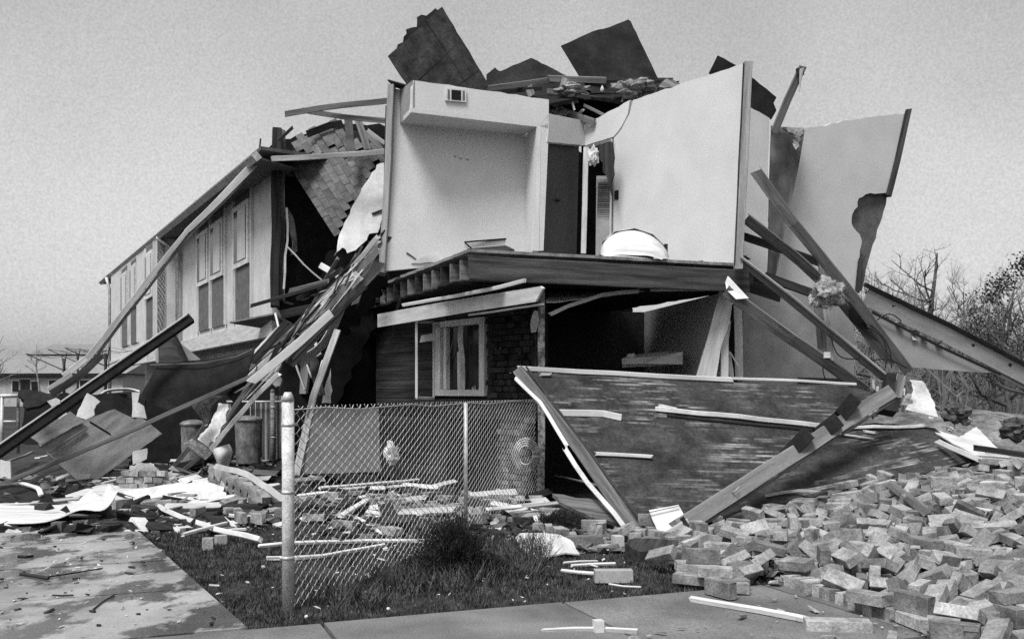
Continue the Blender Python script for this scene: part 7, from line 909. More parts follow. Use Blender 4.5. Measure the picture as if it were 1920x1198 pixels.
',3.952,11.855,0.212,1.56,0.14,2.13],[0.28,3.312,6.598,0.177,0.34,2.89,-1.35],[0.28,4.35,6.322,0.18,-2.4,-0.11,-1.15],[0.28,3.196,5.447,0.138,0.0,-0.52,0.04],[0.28,6.727,10.472,0.378,0.04,-0.11,-3.05],[0.28,4.463,6.049,0.118,3.14,-0.34,-0.17],[0.28,3.974,10.277,0.417,1.7,-0.04,-1.52],[0.28,2.916,9.549,0.256,0.11,-0.06,-0.95],[0.28,4.078,9.616,0.423,-0.37,0.01,1.76],[0.28,1.294,8.953,0.162,1.57,0.0,3.02],[0.28,1.631,8.392,0.182,-3.14,0.0,-1.5],[0.28,6.347,10.875,0.502,0.05,0.37,2.85],[0.18,5.267,7.801,0.347,0.02,-2.88,1.57],[0.28,4.572,8.517,0.399,1.45,3.07,-0.04],[0.15,6.19,9.343,0.444,-1.56,0.09,-0.77],[0.28,2.035,8.075,0.202,-2.18,-0.23,0.12],[0.13,5.816,10.142,0.486,0.62,1.53,-2.41],[0.28,5.965,11.337,0.427,2.49,-0.2,-1.57],[0.28,2.511,8.045,0.252,0.06,-3.0,1.55],[0.28,5.618,10.17,0.549,-0.07,2.98,1.26],[0.28,2.892,7.528,0.185,0.84,0.03,-1.41],[0.11,5.378,8.217,0.321,0.13,-0.05,2.73],[0.28,3.976,6.699,0.214,-1.95,0.26,-0.04],[0.28,4.487,10.886,0.347,-0.13,-0.05,0.36],[0.28,6.335,10.939,0.414,0.26,-0.27,-1.2],[0.28,2.41,5.167,0.161,0.41,0.0,2.28],[0.28,3.837,9.276,0.375,-0.18,2.47,0.66],[0.28,5.381,10.444,0.499,2.14,-0.17,1.04],[0.28,5.846,9.921,0.581,3.02,0.37,0.78],[0.28,4.147,9.224,0.481,-1.46,0.02,-0.22],[0.28,4.773,9.412,0.411,0.09,0.04,-1.31],[0.28,3.964,8.746,0.394,1.78,0.31,-1.99],[0.28,4.11,6.109,0.162,2.45,-0.12,-0.97],[0.28,2.253,8.359,0.179,-0.16,0.16,-0.67],[0.28,5.063,10.743,0.472,0.1,-3.09,0.95],[0.28,3.068,7.105,0.234,-3.11,0.02,-1.23],[0.28,5.105,10.965,0.473,0.16,-0.09,2.59],[0.28,6.306,10.22,0.517,1.65,-0.04,2.6],[0.19,3.249,7.455,0.247,2.95,-0.09,1.16],[0.28,2.114,7.167,0.172,-0.92,-0.0,-1.91],[0.13,3.535,6.387,0.074,-0.0,0.0,-2.16],[0.28,4.561,8.145,0.318,-1.6,-0.42,1.26],[0.12,6.155,9.476,0.503,-3.07,0.03,0.45],[0.11,1.745,7.136,0.163,0.73,-1.57,2.17],[0.28,3.082,5.049,0.142,0.0,-0.0,1.26],[0.28,2.141,6.595,0.231,1.53,0.0,-1.78],[0.17,3.636,6.314,0.173,0.56,-0.13,-1.52],[0.28,4.882,9.439,0.465,-0.09,-0.37,1.97],[0.16,4.021,9.084,0.358,0.32,0.32,0.68],[0.28,3.09,6.872,0.143,-0.01,-0.01,2.15],[0.14,4.051,9.844,0.413,-0.07,3.04,-0.5],[0.28,4.862,7.187,0.244,-0.03,0.25,-2.64],[0.28,3.636,9.248,0.382,0.12,2.78,-0.16],[0.28,4.316,8.654,0.43,-0.75,-3.0,-0.67],[0.28,3.775,10.043,0.385,0.3,-0.23,-1.02],[0.11,3.529,9.149,0.273,-1.44,-0.04,-0.86],[0.28,6.508,11.027,0.412,-1.06,2.85,-0.77],[0.16,3.916,9.65,0.446,-1.71,0.43,-1.91],[0.28,2.795,8.342,0.202,-0.96,0.55,-2.93],[0.28,3.989,5.49,0.136,1.9,0.26,0.01],[0.28,1.942,5.209,0.128,0.01,-2.72,0.63],[0.17,2.909,6.442,0.237,-0.25,-2.97,0.4],[0.28,4.119,7.326,0.288,0.97,2.7,-0.33],[0.18,3.371,8.139,0.25,1.54,-0.12,0.95],[0.1,2.014,7.151,0.074,0.0,0.0,-0.19],[0.28,5.819,11.462,0.396,-2.35,0.26,-0.98],[0.28,4.737,10.151,0.495,0.06,0.04,1.56],[0.28,3.767,7.611,0.252,1.21,3.06,-0.21],[0.17,4.208,10.951,0.333,-1.63,-0.12,-0.25],[0.28,3.065,7.517,0.225,-0.02,-0.39,2.86],[0.28,6.917,11.887,0.248,0.23,0.27,2.23],[0.16,3.915,10.083,0.457,1.38,-0.3,2.44],[0.28,3.09,5.647,0.18,-2.72,-0.14,-1.19],[0.28,5.29,8.667,0.481,-0.3,-2.89,-0.9],[0.13,4.217,7.037,0.146,-2.39,0.16,-2.11],[0.11,4.054,8.107,0.219,-0.14,-3.12,-0.79],[0.28,6.821,6.658,0.09,-3.08,0.02,-0.14],[0.13,1.849,6.539,0.114,0.0,-0.98,2.2],[0.11,6.218,11.408,0.389,3.08,0.13,0.82],[0.18,3.012,5.323,0.23,1.57,0.0,2.17],[0.28,2.256,6.478,0.233,2.6,-0.0,1.66],[0.28,4.85,8.956,0.472,0.47,3.04,0.46],[0.14,3.89,5.886,0.074,0.0,-3.14,-0.29],[0.18,4.183,8.645,0.359,-3.0,0.02,-0.92],[0.28,5.755,8.208,0.377,0.13,-0.06,0.47],[0.16,2.675,6.508,0.109,0.0,-0.51,0.33],[0.28,3.911,7.674,0.27,-0.36,0.07,2.94],[0.28,3.228,7.021,0.217,-3.1,0.03,-1.2],[0.14,5.018,9.474,0.541,0.08,0.02,-1.22],[0.28,4.233,6.204,0.143,0.01,0.0,-0.68],[0.28,4.947,8.171,0.378,0.31,3.11,-0.1],[0.28,5.947,11.808,0.273,0.15,-0.01,3.04],[0.14,5.749,11.235,0.394,-0.6,-1.71,-1.65],[0.13,4.756,8.462,0.337,1.46,0.09,-2.94],[0.28,4.082,10.433,0.335,-0.1,0.09,1.89],[0.28,2.672,6.754,0.211,-2.43,0.2,-1.35],[0.28,3.684,9.461,0.417,-1.6,-0.13,0.52],[0.28,4.56,7.499,0.259,-0.16,'
'-2.4,-0.6],[0.28,2.142,8.155,0.178,0.97,-0.02,0.11],[0.28,5.624,8.838,0.483,1.63,-0.1,1.01],[0.28,-0.08,9.622,0.074,-0.0,0.0,2.72],[0.28,-1.012,10.835,0.178,-0.29,-1.57,0.0],[0.28,-1.412,11.206,0.074,0.0,-0.0,0.78],[0.19,-1.072,9.843,0.074,-0.0,0.0,0.65],[0.2,-1.084,10.175,0.074,-3.14,0.0,0.88],[0.28,-0.611,10.247,0.094,-1.57,0.0,2.25],[0.28,-1.099,10.585,0.093,-1.57,0.0,3.03],[0.28,0.12,10.367,0.074,3.14,-0.0,-1.5],[0.28,-0.791,10.194,0.094,-1.57,-0.0,-2.96],[0.17,-1.303,12.225,0.074,-3.14,-0.01,-1.01],[0.28,-0.223,10.797,0.094,1.57,-0.0,-0.28],[0.13,-1.055,11.955,0.074,-0.0,0.0,1.1],[0.18,-1.211,12.707,0.074,-0.0,0.0,-0.35],[0.14,-0.303,11.898,0.074,0.0,0.0,-0.77],[0.28,-0.334,9.543,0.094,-1.57,0.0,0.68],[0.28,-0.377,10.372,0.074,-0.0,-3.14,-0.09],[0.15,-0.461,10.224,0.074,0.0,3.14,-1.27],[0.19,-0.799,11.568,0.074,0.0,-3.14,-0.65],[0.28,-1.207,10.445,0.074,-0.0,-0.0,2.28],[0.28,-0.315,11.096,0.094,-1.57,-0.0,-2.62],[0.28,-1.311,10.826,0.094,1.57,-0.0,-2.52],[0.28,-1.112,11.489,0.074,3.14,-0.0,-0.21],[0.17,-0.33,10.195,0.074,3.14,0.0,-1.17],[0.15,-0.799,11.194,0.074,-0.0,-0.0,-0.42],[0.19,-0.587,10.433,0.094,-1.57,-0.0,-2.55],[0.11,-1.126,10.996,0.074,-0.0,0.0,1.12],[0.12,-1.516,11.021,0.094,-1.57,-0.0,1.16],[0.28,-1.287,11.703,0.074,3.14,0.0,1.4],[0.18,-1.32,12.592,0.074,0.0,0.0,0.19],[0.28,-0.464,10.815,0.177,2.24,1.57,-0.43],[0.28,-1.423,10.495,0.094,1.57,-0.0,1.76],[0.11,-1.666,11.209,0.074,3.14,0.0,1.15],[0.28,-0.386,9.709,0.13,0.17,0.37,2.69],[0.28,-1.204,10.703,0.074,-3.14,0.0,-0.06],[0.28,0.096,10.021,0.074,-3.14,0.0,0.69],[0.28,-0.23,9.813,0.074,3.14,-0.0,0.02],[0.28,-0.197,11.01,0.074,0.01,3.14,0.53],[0.14,-0.452,10.58,0.074,3.12,-0.01,0.56],[0.28,-0.514,11.43,0.074,3.14,0.0,0.79],[0.28,-1.568,10.864,0.094,-1.57,0.0,-1.0],[0.16,-1.093,8.799,0.074,0.0,3.14,-0.74],[0.28,-0.515,9.568,0.125,0.51,0.27,-2.9],[0.28,-0.872,10.636,0.074,0.0,-0.0,2.79],[0.19,-0.788,9.846,0.074,-0.0,-0.0,-1.5],[0.11,-0.312,10.717,0.094,1.57,0.0,0.95],[0.28,-0.078,10.499,0.074,0.0,-3.14,0.82],[0.17,-1.27,9.961,0.074,3.14,0.0,-0.06],[0.28,-0.158,11.27,0.094,1.57,-0.0,3.06],[0.28,-0.57,12.032,0.074,0.0,0.0,1.85],[0.28,-0.359,10.496,0.178,2.79,1.57,0.0],[0.28,0.416,10.276,0.074,-0.0,0.0,-0.5],[0.28,-1.627,11.348,0.093,-1.6,-0.01,2.4],[0.16,-1.451,12.857,0.074,3.13,-0.0,0.9],[0.28,-1.533,11.774,0.074,-0.0,-0.0,-0.01],[0.28,-0.214,10.642,0.177,1.83,-1.57,0.0],[0.17,-0.451,9.325,0.074,-0.0,-0.0,-1.24],[0.19,0.354,10.715,0.074,3.14,0.0,0.87],[0.28,-0.141,10.144,0.177,-2.14,-1.57,-0.39],[0.28,-1.935,12.057,0.074,0.0,-0.0,-2.85],[0.28,-0.796,9.582,0.073,0.02,3.14,0.07],[0.28,-3.487,13.268,0.094,-1.57,-0.0,2.35],[0.28,-3.571,11.247,0.074,0.0,0.0,2.99],[0.28,-4.116,11.256,0.074,-0.0,0.0,-0.85],[0.28,-3.458,12.979,0.074,0.0,-0.0,-2.84],[0.28,-3.802,12.02,0.074,3.14,-0.0,-1.03],[0.28,-2.826,9.912,0.094,1.57,0.0,1.98],[0.11,-3.602,11.885,0.074,0.0,3.14,1.4],[0.28,-3.019,11.183,0.074,-0.0,-0.0,2.92],[0.13,-4.292,12.585,0.103,-0.21,1.57,0.0],[0.28,-3.839,11.334,0.094,1.57,0.0,2.95],[0.28,-4.352,11.709,0.178,0.7,1.57,0.0],[0.28,-3.341,12.242,0.094,1.57,-0.0,0.92],[0.28,-2.517,9.759,0.094,-1.57,0.0,1.69],[0.18,-2.034,11.215,0.074,-0.0,3.14,1.38],[0.17,-2.515,9.526,0.094,1.57,-0.0,-0.6],[0.28,-3.769,12.706,0.074,0.0,0.0,0.61],[0.28,-4.216,11.069,0.178,2.03,1.57,0.0],[0.28,-3.767,12.883,0.074,-3.14,0.0,0.42],[0.28,-4.375,10.787,0.094,-1.57,-0.0,1.05],[0.28,-3.206,11.064,0.074,-0.0,-0.0,-2.96],[0.28,-3.246,12.899,0.177,-0.19,-1.57,-1.32],[0.28,-2.316,9.831,0.094,-1.57,0.0,2.92],[0.13,-3.049,10.853,0.094,1.57,0.0,-1.63],[0.15,-2.545,10.318,0.074,-3.14,-0.0,1.21],[0.18,-2.754,11.402,0.074,-3.14,-0.0,-0.01],[0.28,-3.769,11.777,0.094,-1.57,-0.0,-3.05],[0.28,-4.04,10.791,0.109,-0.3,0.18,3.02],[0.11,-3.825,11.543,0.074,-0.0,0.0,-0.99],[0.18,-3.848,11.016,0.074,0.0,-0.0,-1.81],[0.28,-2.525,11.229,0.074,-0.0,-3.14,0.9],[0.28,-3.917,13.506,0.074,-3.14,-0.0,0.99],[0.17,-3.855,10.84,0.074,3.14,-0.0,-0.65],[0.28,-4.009,12.68,0.074,3.14,-0.0,-0.85],[0.28,-3.18,10.893,0.107,-2.9'
'1,-0.19,0.87],[0.28,-3.233,12.211,0.094,-1.57,-0.0,1.05],[0.28,-3.976,13.02,0.074,-0.0,-0.0,-0.98],[0.19,-2.926,11.016,0.094,1.57,-0.0,-0.23],[0.28,-2.442,11.908,0.074,0.0,3.14,-1.23],[0.28,-4.245,12.162,0.074,-0.01,-3.14,-0.58],[0.28,-2.5,11.48,0.074,-0.0,0.0,0.43],[0.28,-4.014,11.517,0.094,-1.57,0.0,1.01],[0.18,-4.3,12.841,0.074,-0.02,-0.01,2.53],[0.28,-3.082,12.075,0.074,-3.14,0.0,-1.33],[0.28,-3.515,11.434,0.074,-0.0,-0.0,-2.55],[0.28,-2.722,9.633,0.094,1.57,0.0,-1.03],[0.28,-4.516,12.123,0.094,-1.57,0.0,-0.58],[0.28,-4.575,12.788,0.074,0.0,3.14,-0.32],[0.28,-2.196,11.582,0.094,1.57,0.0,-0.21],[0.28,-3.28,10.024,0.094,1.57,-0.0,-1.73],[0.17,-3.405,13.858,0.074,-3.14,-0.0,-1.53],[0.28,-3.029,12.323,0.074,0.0,3.14,-0.87],[0.13,-3.549,11.117,0.074,-3.14,-0.0,-1.55],[0.13,-2.552,9.987,0.074,3.14,0.0,1.03],[0.28,-2.015,9.816,0.074,0.0,0.0,-0.17],[0.28,-3.011,10.285,0.074,0.0,-3.14,-1.0],[0.28,-3.489,13.649,0.094,-1.57,-0.0,-1.07],[0.28,-2.414,11.03,0.094,-1.57,-0.0,2.02],[0.28,-3.694,12.551,0.112,3.06,0.26,-1.26],[0.28,-3.514,12.637,0.094,-1.58,-0.0,0.66],[0.28,-3.838,10.683,0.093,1.6,-0.01,0.01],[0.28,0.319,9.112,0.074,0.0,-3.14,-0.19],[0.28,1.1,8.541,0.074,0.0,-0.0,-1.74],[0.15,0.819,8.839,0.094,1.57,-0.0,-1.93],[0.28,0.537,9.39,0.094,-1.57,-0.0,-1.94],[0.28,1.294,8.92,0.073,-0.0,-0.0,1.72],[0.28,0.438,8.819,0.074,3.14,0.0,-1.28],[0.28,0.771,9.043,0.094,-1.57,-0.0,-0.09],[0.16,1.19,8.189,0.074,0.0,0.0,0.15],[0.19,0.519,8.594,0.135,-2.6,-1.57,0.0],[0.28,0.513,8.221,0.073,-3.14,0.0,1.23],[0.13,0.917,8.636,0.074,-0.0,-0.0,-2.96],[0.28,0.984,8.522,0.119,2.79,-0.27,0.78],[0.18,0.336,8.702,0.094,-1.57,-0.0,1.57],[0.28,1.058,8.815,0.074,-0.0,-3.14,0.6]]')
# ------------------------------------------------------------------ debris on the ground, left and behind the fence
def gp_(l, z=0.02): return [G(u, v, z) for u, v in l]
for (pp, ww, th_, mt, lb, z) in [
    ([(398, 990), (560, 955), (560, 955)][:0] or [(131, 990), (228, 1003), (290, 1000), (361, 995)], 9, .02, paint, 'long bent white trim lying across the top of the garden path', .03),
    ([(264, 945), (340, 985), (420, 1012), (487, 1029)], 9, .05, paint, 'white lath propped across the lawn left of the fence post', .08),
    ([(487, 1030), (560, 1025), (680, 1019), (795, 1021)], 7, .03, paint, 'upper long white lath lying through the bottom of the fence', .03),
    ([(502, 1053), (600, 1049), (700, 1033), (720, 1028)], 6, .03, paint, 'lower long white lath lying under the fence', .03),
    ([(343, 1023), (380, 1012), (423, 1000)], 7, .03, paint, 'short white lath on two bricks in the lawn', .10),
    ([(420, 1005), (442, 1001), (460, 1001)], 6, .02, drywall, 'small white chip beyond the short lath', .05),
    ([(0, 938), (40, 935), (70, 945), (77, 961)], 9, .02, paint, 'curved white strip at the left edge under the black bent sheet', .20),
    ([(0, 966), (100, 963), (134, 964)], 5, .02, paint, 'flat white strip at the left edge', .12),
    ([(300, 990), (420, 984), (520, 985)], 5, .02, drywall, 'thin pale strip among the rubble left of the post', .04),
    ([(205, 925), (300, 918), (370, 905), (378, 894)], 5, .03, wood_l, 'thin pale lath over the rubble below the studs', .10),
    ([(430, 980), (470, 985), (528, 980)], 7, .03, drywall, 'white shingle strip on the rubble beside the post', .08),
    ([(560, 925), (650, 930), (790, 925)], 9, .03, drywall, 'upper pale board lying behind the fence', .10),
    ([(600, 940), (700, 930), (784, 921)], 7, .03, paint, 'white board crossing the upper pale board behind the fence', .16),
    ([(640, 990), (668, 970), (690, 955)], 13, .03, drywall, 'pale slat standing out of the rubble behind the fence', .12),
    ([(655, 975), (690, 992), (712, 1002)], 11, .02, paint, 'white slat below the crossing boards behind the fence', .05),
    ([(703, 975), (722, 988), (740, 998)], 11, .02, drywall, 'right pale slat of the pair behind the fence', .06),
    ([(862, 902), (885, 915), (900, 920)], 11, .03, drywall, 'pale block end behind the fence near the far post', .15),
    ([(917, 892), (930, 915), (942, 940)], 14, .03, drywall, 'upright pale wedge behind the far end of the fence', .1),
    ([(938, 935), (965, 955)], 11, .04, wood_l, 'grey board end by the far end of the fence', .08),
    ([(925, 992), (945, 975), (966, 957)], 10, .06, paint, 'white board end leaning beside the far end of the fence', .06),
    ([(1040, 923), (1080, 932), (1130, 946)], 4, .02, paint, 'thin white edge strip under the corner of the fallen panel', .22),
    ([(1060, 1062), (1085, 1060), (1118, 1060)], 4, .015, drywall, 'upper of the thin pale strips on the lawn below the curled sheet', .03),
    ([(1075, 1067), (1110, 1065), (1152, 1064)], 5, .02, paint, 'lower of the thin pale strips on the lawn below the curled sheet', .03),
    ([(1055, 1076), (1085, 1079), (1116, 1081)], 7, .02, drywall, 'white strip left of the big pale block on the lawn', .03),
    ([(1145, 1100), (1170, 1104), (1198, 1105)], 3, .01, paint, 'short thin white stick on the lawn', .02),
    ([(1300, 1138), (1400, 1158), (1480, 1172), (1560, 1192)], 10, .035, paint, 'long white lath lying on the sidewalk at the bottom', .05),
    ([(1020, 1196), (1100, 1194), (1190, 1199)], 6, .03, paint, 'white strip at the bottom edge of the picture', .04),
    ([(40, 1091), (60, 1094), (91, 1100)], 7, .02, wood_d, 'short dark stick lying on the garden path', .06),
    ([(37, 1055), (50, 1056), (60, 1054)], 5, .02, wood_d, 'small dark chip on the upper garden path', .05),
    ([(102, 1130), (120, 1131), (136, 1130)], 3, .01, wood_d, 'thin dark sliver on the lower garden path', .05),
    ([(91, 1094), (150, 1085), (190, 1077)], 2, .01, wood_d, 'long thin twig on the garden path', .045),
    ([(175, 1155), (200, 1135), (215, 1127)], 2, .01, wood_d, 'thin twig near the dark patch of the garden path', .045),
    ([(15, 888), (50, 872), (60, 866)], 8, .03, wood_m, 'grey batten on the rubble at the left edge', .2),
    ([(140, 905), (160, 904), (218, 902)], 3, .02, drywall, 'thin white strip under the broken plywood', .05),
    ([(70, 886), (95, 880), (118, 872)], 9, .02, drywall, 'small white board behind the thin board', .25)]:
    T(board('lath', gp_(pp, z), ww, th_, mt, None, rag=.02, face=(0, -.35, 1) if th_ < .05 else None, wob=.006), lb, 'lath')
# curved white siding sheets, lower left
T(loft('siding_sheet', [G(-60, 1003, .12), G(60, 1000, .10), G(110, 994, .12), G(150, 985, .16), P(195, 955, 9.4), P(221, 920, 9.6)], [G(-60, 972, .16), G(60, 972, .14), G(134, 966, .14), G(170, 952, .2), P(192, 928, 9.9), P(203, 906, 10.0)], .008, paint, None, bump=.01), 'white siding sheet with its end curled up beside the path', 'siding sheet')
T(loft('siding_sheet', [G(122, 945, .1), G(200, 925, .12), G(280, 922, .1)], [G(134, 966, .06), G(220, 955, .05), G(300, 950, .05)], .008, paint, None, bump=.02), 'flat white siding sheet behind the curled one', 'siding sheet')
T(slab('siding_sheet', [G(232, 940, .1), G(300, 932, .14), G(400, 918, .2), G(413, 920, .2), G(425, 953, .1), G(310, 966, .06), G(250, 958, .06)], .01, paint, None, rag=.01), 'large white flat sheet lying over the rubble left of the fence post', 'siding sheet')
T(loft('black_sheet', [G(-40, 930, .2), G(30, 935, .16), G(75, 943, .14), G(105, 950, .1)], [G(-40, 936, .05), G(20, 950, .06), G(60, 958, .05), G(108, 958, .03)], .01, felt, None, bump=.03), 'black bent sheet lying at the left edge beside the path', 'felt')
for pp, lb in [([(70, 942), (90, 926), (100, 942)], 'left black fin sticking up from the bent sheet'), ([(112, 956), (123, 948), (133, 964)], 'small black fin at the end of the siding sheet')]:
    T(slab('felt_fin', [G(u, 945, 0) * 0 + P(u, v, 9.7) for u, v in pp], .02, felt, None), lb, 'felt')
T(slab('curled_drywall', [G(967, 1022, .05), G(975, 1018, .09), G(1020, 1022, .12), G(1050, 1027, .12), G(1075, 1038, .1), G(1087, 1052, .05), G(1060, 1048, .04), G(985, 1050, .03)], .012, paint, None, rag=.006), 'curled white sheet lying on the lawn by the shrub', 'drywall')
T(slab('fallen_board', [P(1036, 925, 9.6), P(1120, 935, 9.6), P(1170, 985, 9.3), P(1110, 965, 9.3), P(1050, 945, 9.5)], .04, wood_m, None, rag=.01), 'dull brown board under the corner of the fallen panel', 'board')
T(slab('under_plate', [P(1180, 1022, 8.7), P(1200, 1018, 8.9), P(1280, 1018, 8.9), P(1272, 1030, 8.5), P(1205, 1034, 8.5)], .06, wood_m, None, rag=.01), 'thick brown plate lying under the bent white gutter', 'plate')
T(slab('under_plate', [G(1172, 1046, .12), G(1190, 1038, .14), G(1270, 1040, .12), G(1262, 1056, .1), G(1200, 1058, .1)], .1, wood_d, None, rag=.01), 'dark plate under the brown plate by the lawn', 'plate')
for (u, v, s, mt, lb) in [(1110, 1082, (.30, .06, .10), brick_m, 'pale')][:0]: pass
def block(u, v, L, W_, H_, rz, mat, label, up=0):
    g = G(u, v); T(box('concrete_block', (g.x, g.y, g.z + H_ / 2 + up), (L, W_, H_), mat, None, rz), label, 'block')
block(1150, 1090, .27, .10, .085, .02, conc, 'pale block lying alone on the lawn right of the white strip')
block(1094, 1026, .33, .12, .10, .05, brick_m, 'dull grey block in the dirt left of the fallen panel foot')
block(1158, 1030, .08, .12, .12, .2, conc, 'small upright pale block at the foot of the fallen panel stud')
block(1137, 1032, .12, .08, .05, .4, conc, 'low broken block left of the small upright one')
block(390, 1030, .09, .08, .10, .2, brick_m, 'brick end propping the short white lath in the lawn')
block(414, 1020, .09, .08, .08, .6, conc, 'pale stone right of the propping brick end')
block(110, 1004, .10, .10, .13, .0, brick_m, 'brick prop under the curled siding sheet')
block(1122, 1196, .05, .05, .10, .3, paint, 'small white stub standing on the sidewalk at the bottom edge')
block(250, 972, .30, .1, .1, .03, conc, 'long pale block under the propped white lath')
block(1570, 1192, .35, .12, .09, -.15, brick_m, 'rough block lying over the end of the long white lath')
# mortared brick lumps left
for (u, v, nx, nz_, d) in [(272, 930, 5, 4, None), (300, 925, 3, 2, None)]:
    g = G(u, v); ch = thing('brick_chunk', ['two', 'mortared chunk of pale bricks behind the large white sheet', 'smaller mortared chunk of bricks right of the larger one'][1 if nx == 5 else 2], 'brick chunk', g)
    lump('mortar', (g.x, g.y + .03, g.z + .13), (nx * .062, .06, nz_ * .05), mortar, ch, .4, sub=4)
    for j in range(nz_):
        for i in range(nx): box('brick', (g.x + (i - nx / 2) * .115 + (.05 if j % 2 else 0), g.y - .0 + random.uniform(-.02, .02), g.z + .05 + j * .08), (.105, .10, .068), brick_m, ch, random.uniform(-.16, .16), random.uniform(-.12, .12), random.uniform(-.14, .14))
# slope of mortared bricks right of the can down to the post
g0, g1 = P(405, 885, 12.2), P(525, 945, 10.8); ch = thing('fallen_brick_pier', 'mortared strip of bricks lying slanted beside the fence corner post', 'brick chunk', (g0 + g1) / 2)
dirn = (g1 - g0).normalized()
for i in range(8):
    for j in range(2):
        q = g0 + dirn * (i * .2) + Vector((0, -.02, -.1 * j)); o_ = box('brick', q, (.19, .12, .085), brick_m, ch, math.atan2(dirn.y, dirn.x) + random.uniform(-.1, .1), 0, .45)
board('mortar_strip', [g0 + Vector((.05, .0, .06)), (g0 + g1) / 2 + Vector((.1, 0, .08)), g1 + Vector((.1, 0, .05))], 12, .04, conc, ch, rag=.05, wob=.03)
# ------------------------------------------------------------------ bricks: settled by a rigid body drop computed beforehand
import json
from mathutils import Euler
BR = json.loads(BRICKS)
def stray(b):
    u_ = CX + b[1] / b[2] * F; v_ = HY + (CZ - b[3]) / b[2] * F
    if abs((Euler(b[4:7]).to_matrix() @ Vector((1, 0, 0))).z) > (.55 if b[1] < 1 else .8): return True
    if b[2] < 8.7 and b[1] < .3: return True
    if 1440 < u_ < 1700 and v_ > 1070 + (u_ - 1478) * .34 and b[1] > 1: return True
    return b[1] > 0 and ((u_ < 1450 and v_ > 1112) or (u_ < 1285 and v_ > 1045) or (u_ < 1540 and v_ > 1140) or (u_ < 1200 and v_ > 1010) or (u_ < 1640 and v_ > 1172) or (u_ > 960 and u_ < 1500 and v_ < 900 and b[2] < 9))
BR = [b for b in BR if not stray(b)]
import bmesh
def brick_mesh(L, seed):
    rnd = random.Random(seed); bm = bmesh.new(); bmesh.ops.create_cube(bm, size=1)
    for v in bm.verts: v.co = Vector((v.co.x * L, v.co.y * .108, v.co.z * .068))
    bmesh.ops.bevel(bm, geom=bm.edges[:], offset=.0035, segments=1, affect='EDGES')
    if L < .2:
        for v in bm.verts:
            if v.co.x > L * .3: v.co.x += rnd.uniform(-.035, .012) ; v.co.z += rnd.uniform(-.008, .008)
    for v in bm.verts:
        if rnd.random() < .12: v.co *= rnd.uniform(.93, .99)
    me = bpy.data.meshes.new('brick'); bm.to_mesh(me); bm.free(); me.materials.append(brick_m); return me
full = [brick_mesh(.235, i) for i in range(8)]; halves = [brick_mesh(.14, 50 + i) for i in range(8)]
def score(b): return b[0] / max(1, b[2]) * (1 if abs(b[1] / b[2]) < .55 else 0) + b[3] * .02
vis = sorted(range(len(BR)), key=lambda i: -score(BR[i])); near = set(vis[:275])
V = []; Fc = []
LAB = {'p': ('tan brick in the big heap of loose bricks at right', 'loose bricks of the big heap'), 'f': ('brick scattered in the rubble behind the chain link fence', 'bricks behind the fence'), 'l': ('brick scattered in the rubble left of the fence post', 'bricks left of the fence post'), 'c': ('brick in the dirt under the fallen panel corner', 'bricks under the panel corner')}
from mathutils import Euler
for i, b in enumerate(BR):
    L, x, y, z, rx, ry, rz = b; Mx = Matrix.Translation((x, y, z)) @ Euler((rx, ry, rz)).to_matrix().to_4x4()
    me = full[i % 8] if L > .2 else halves[i % 8]; s = 1 if L > .2 else L / .14
    Mx = Mx @ Matrix.Diagonal((s, 1, 1, 1))
    if i in near:
        o_ = bpy.data.objects.new('brick', me); link(o_, None, Mx)
        k = 'p' if x > 1.15 else ('c' if x > .3 else ('f' if x > -1.75 else 'l'))
        if k == 'p':
            upx = abs(Mx.to_3x3().col[2].normalized().z); how = ('whole ' if L > .2 else 'broken ') + ('brick lying flat' if upx > .93 else ('tilted brick' if upx > .45 else 'brick turned on its edge'))
            u_ = CX + x / y * F; v_ = HY + (CZ - z) / y * F; wh = 'at the left tip of the big heap' if u_ < 1400 else ('low in the big heap near the sidewalk' if v_ > 1075 else ('by the right edge of the big heap' if u_ > 1790 else ('high in the big heap near the fallen panel' if v_ < 965 else 'in the middle of the big heap')))
            tag(o_, how + ' ' + wh, 'brick', how.replace('brick', 'bricks') + ' ' + wh)
        else: tag(o_, LAB[k][0], 'brick', LAB[k][1])
    else:
        k = len(V); V += [Mx @ v.co for v in me.vertices]; Fc += [tuple(q + k for q in p.vertices) for p in me.polygons]
tag(raw('brick_rubble', V, Fc, M('brick_far', .12, .29, .95, 4, bump=.5, fine=45, fk=.35, rnd=0, th=(.42, .58)), Matrix()), 'smaller and farther bricks filling the heap and the rubble', 'rubble', None, 'stuff')
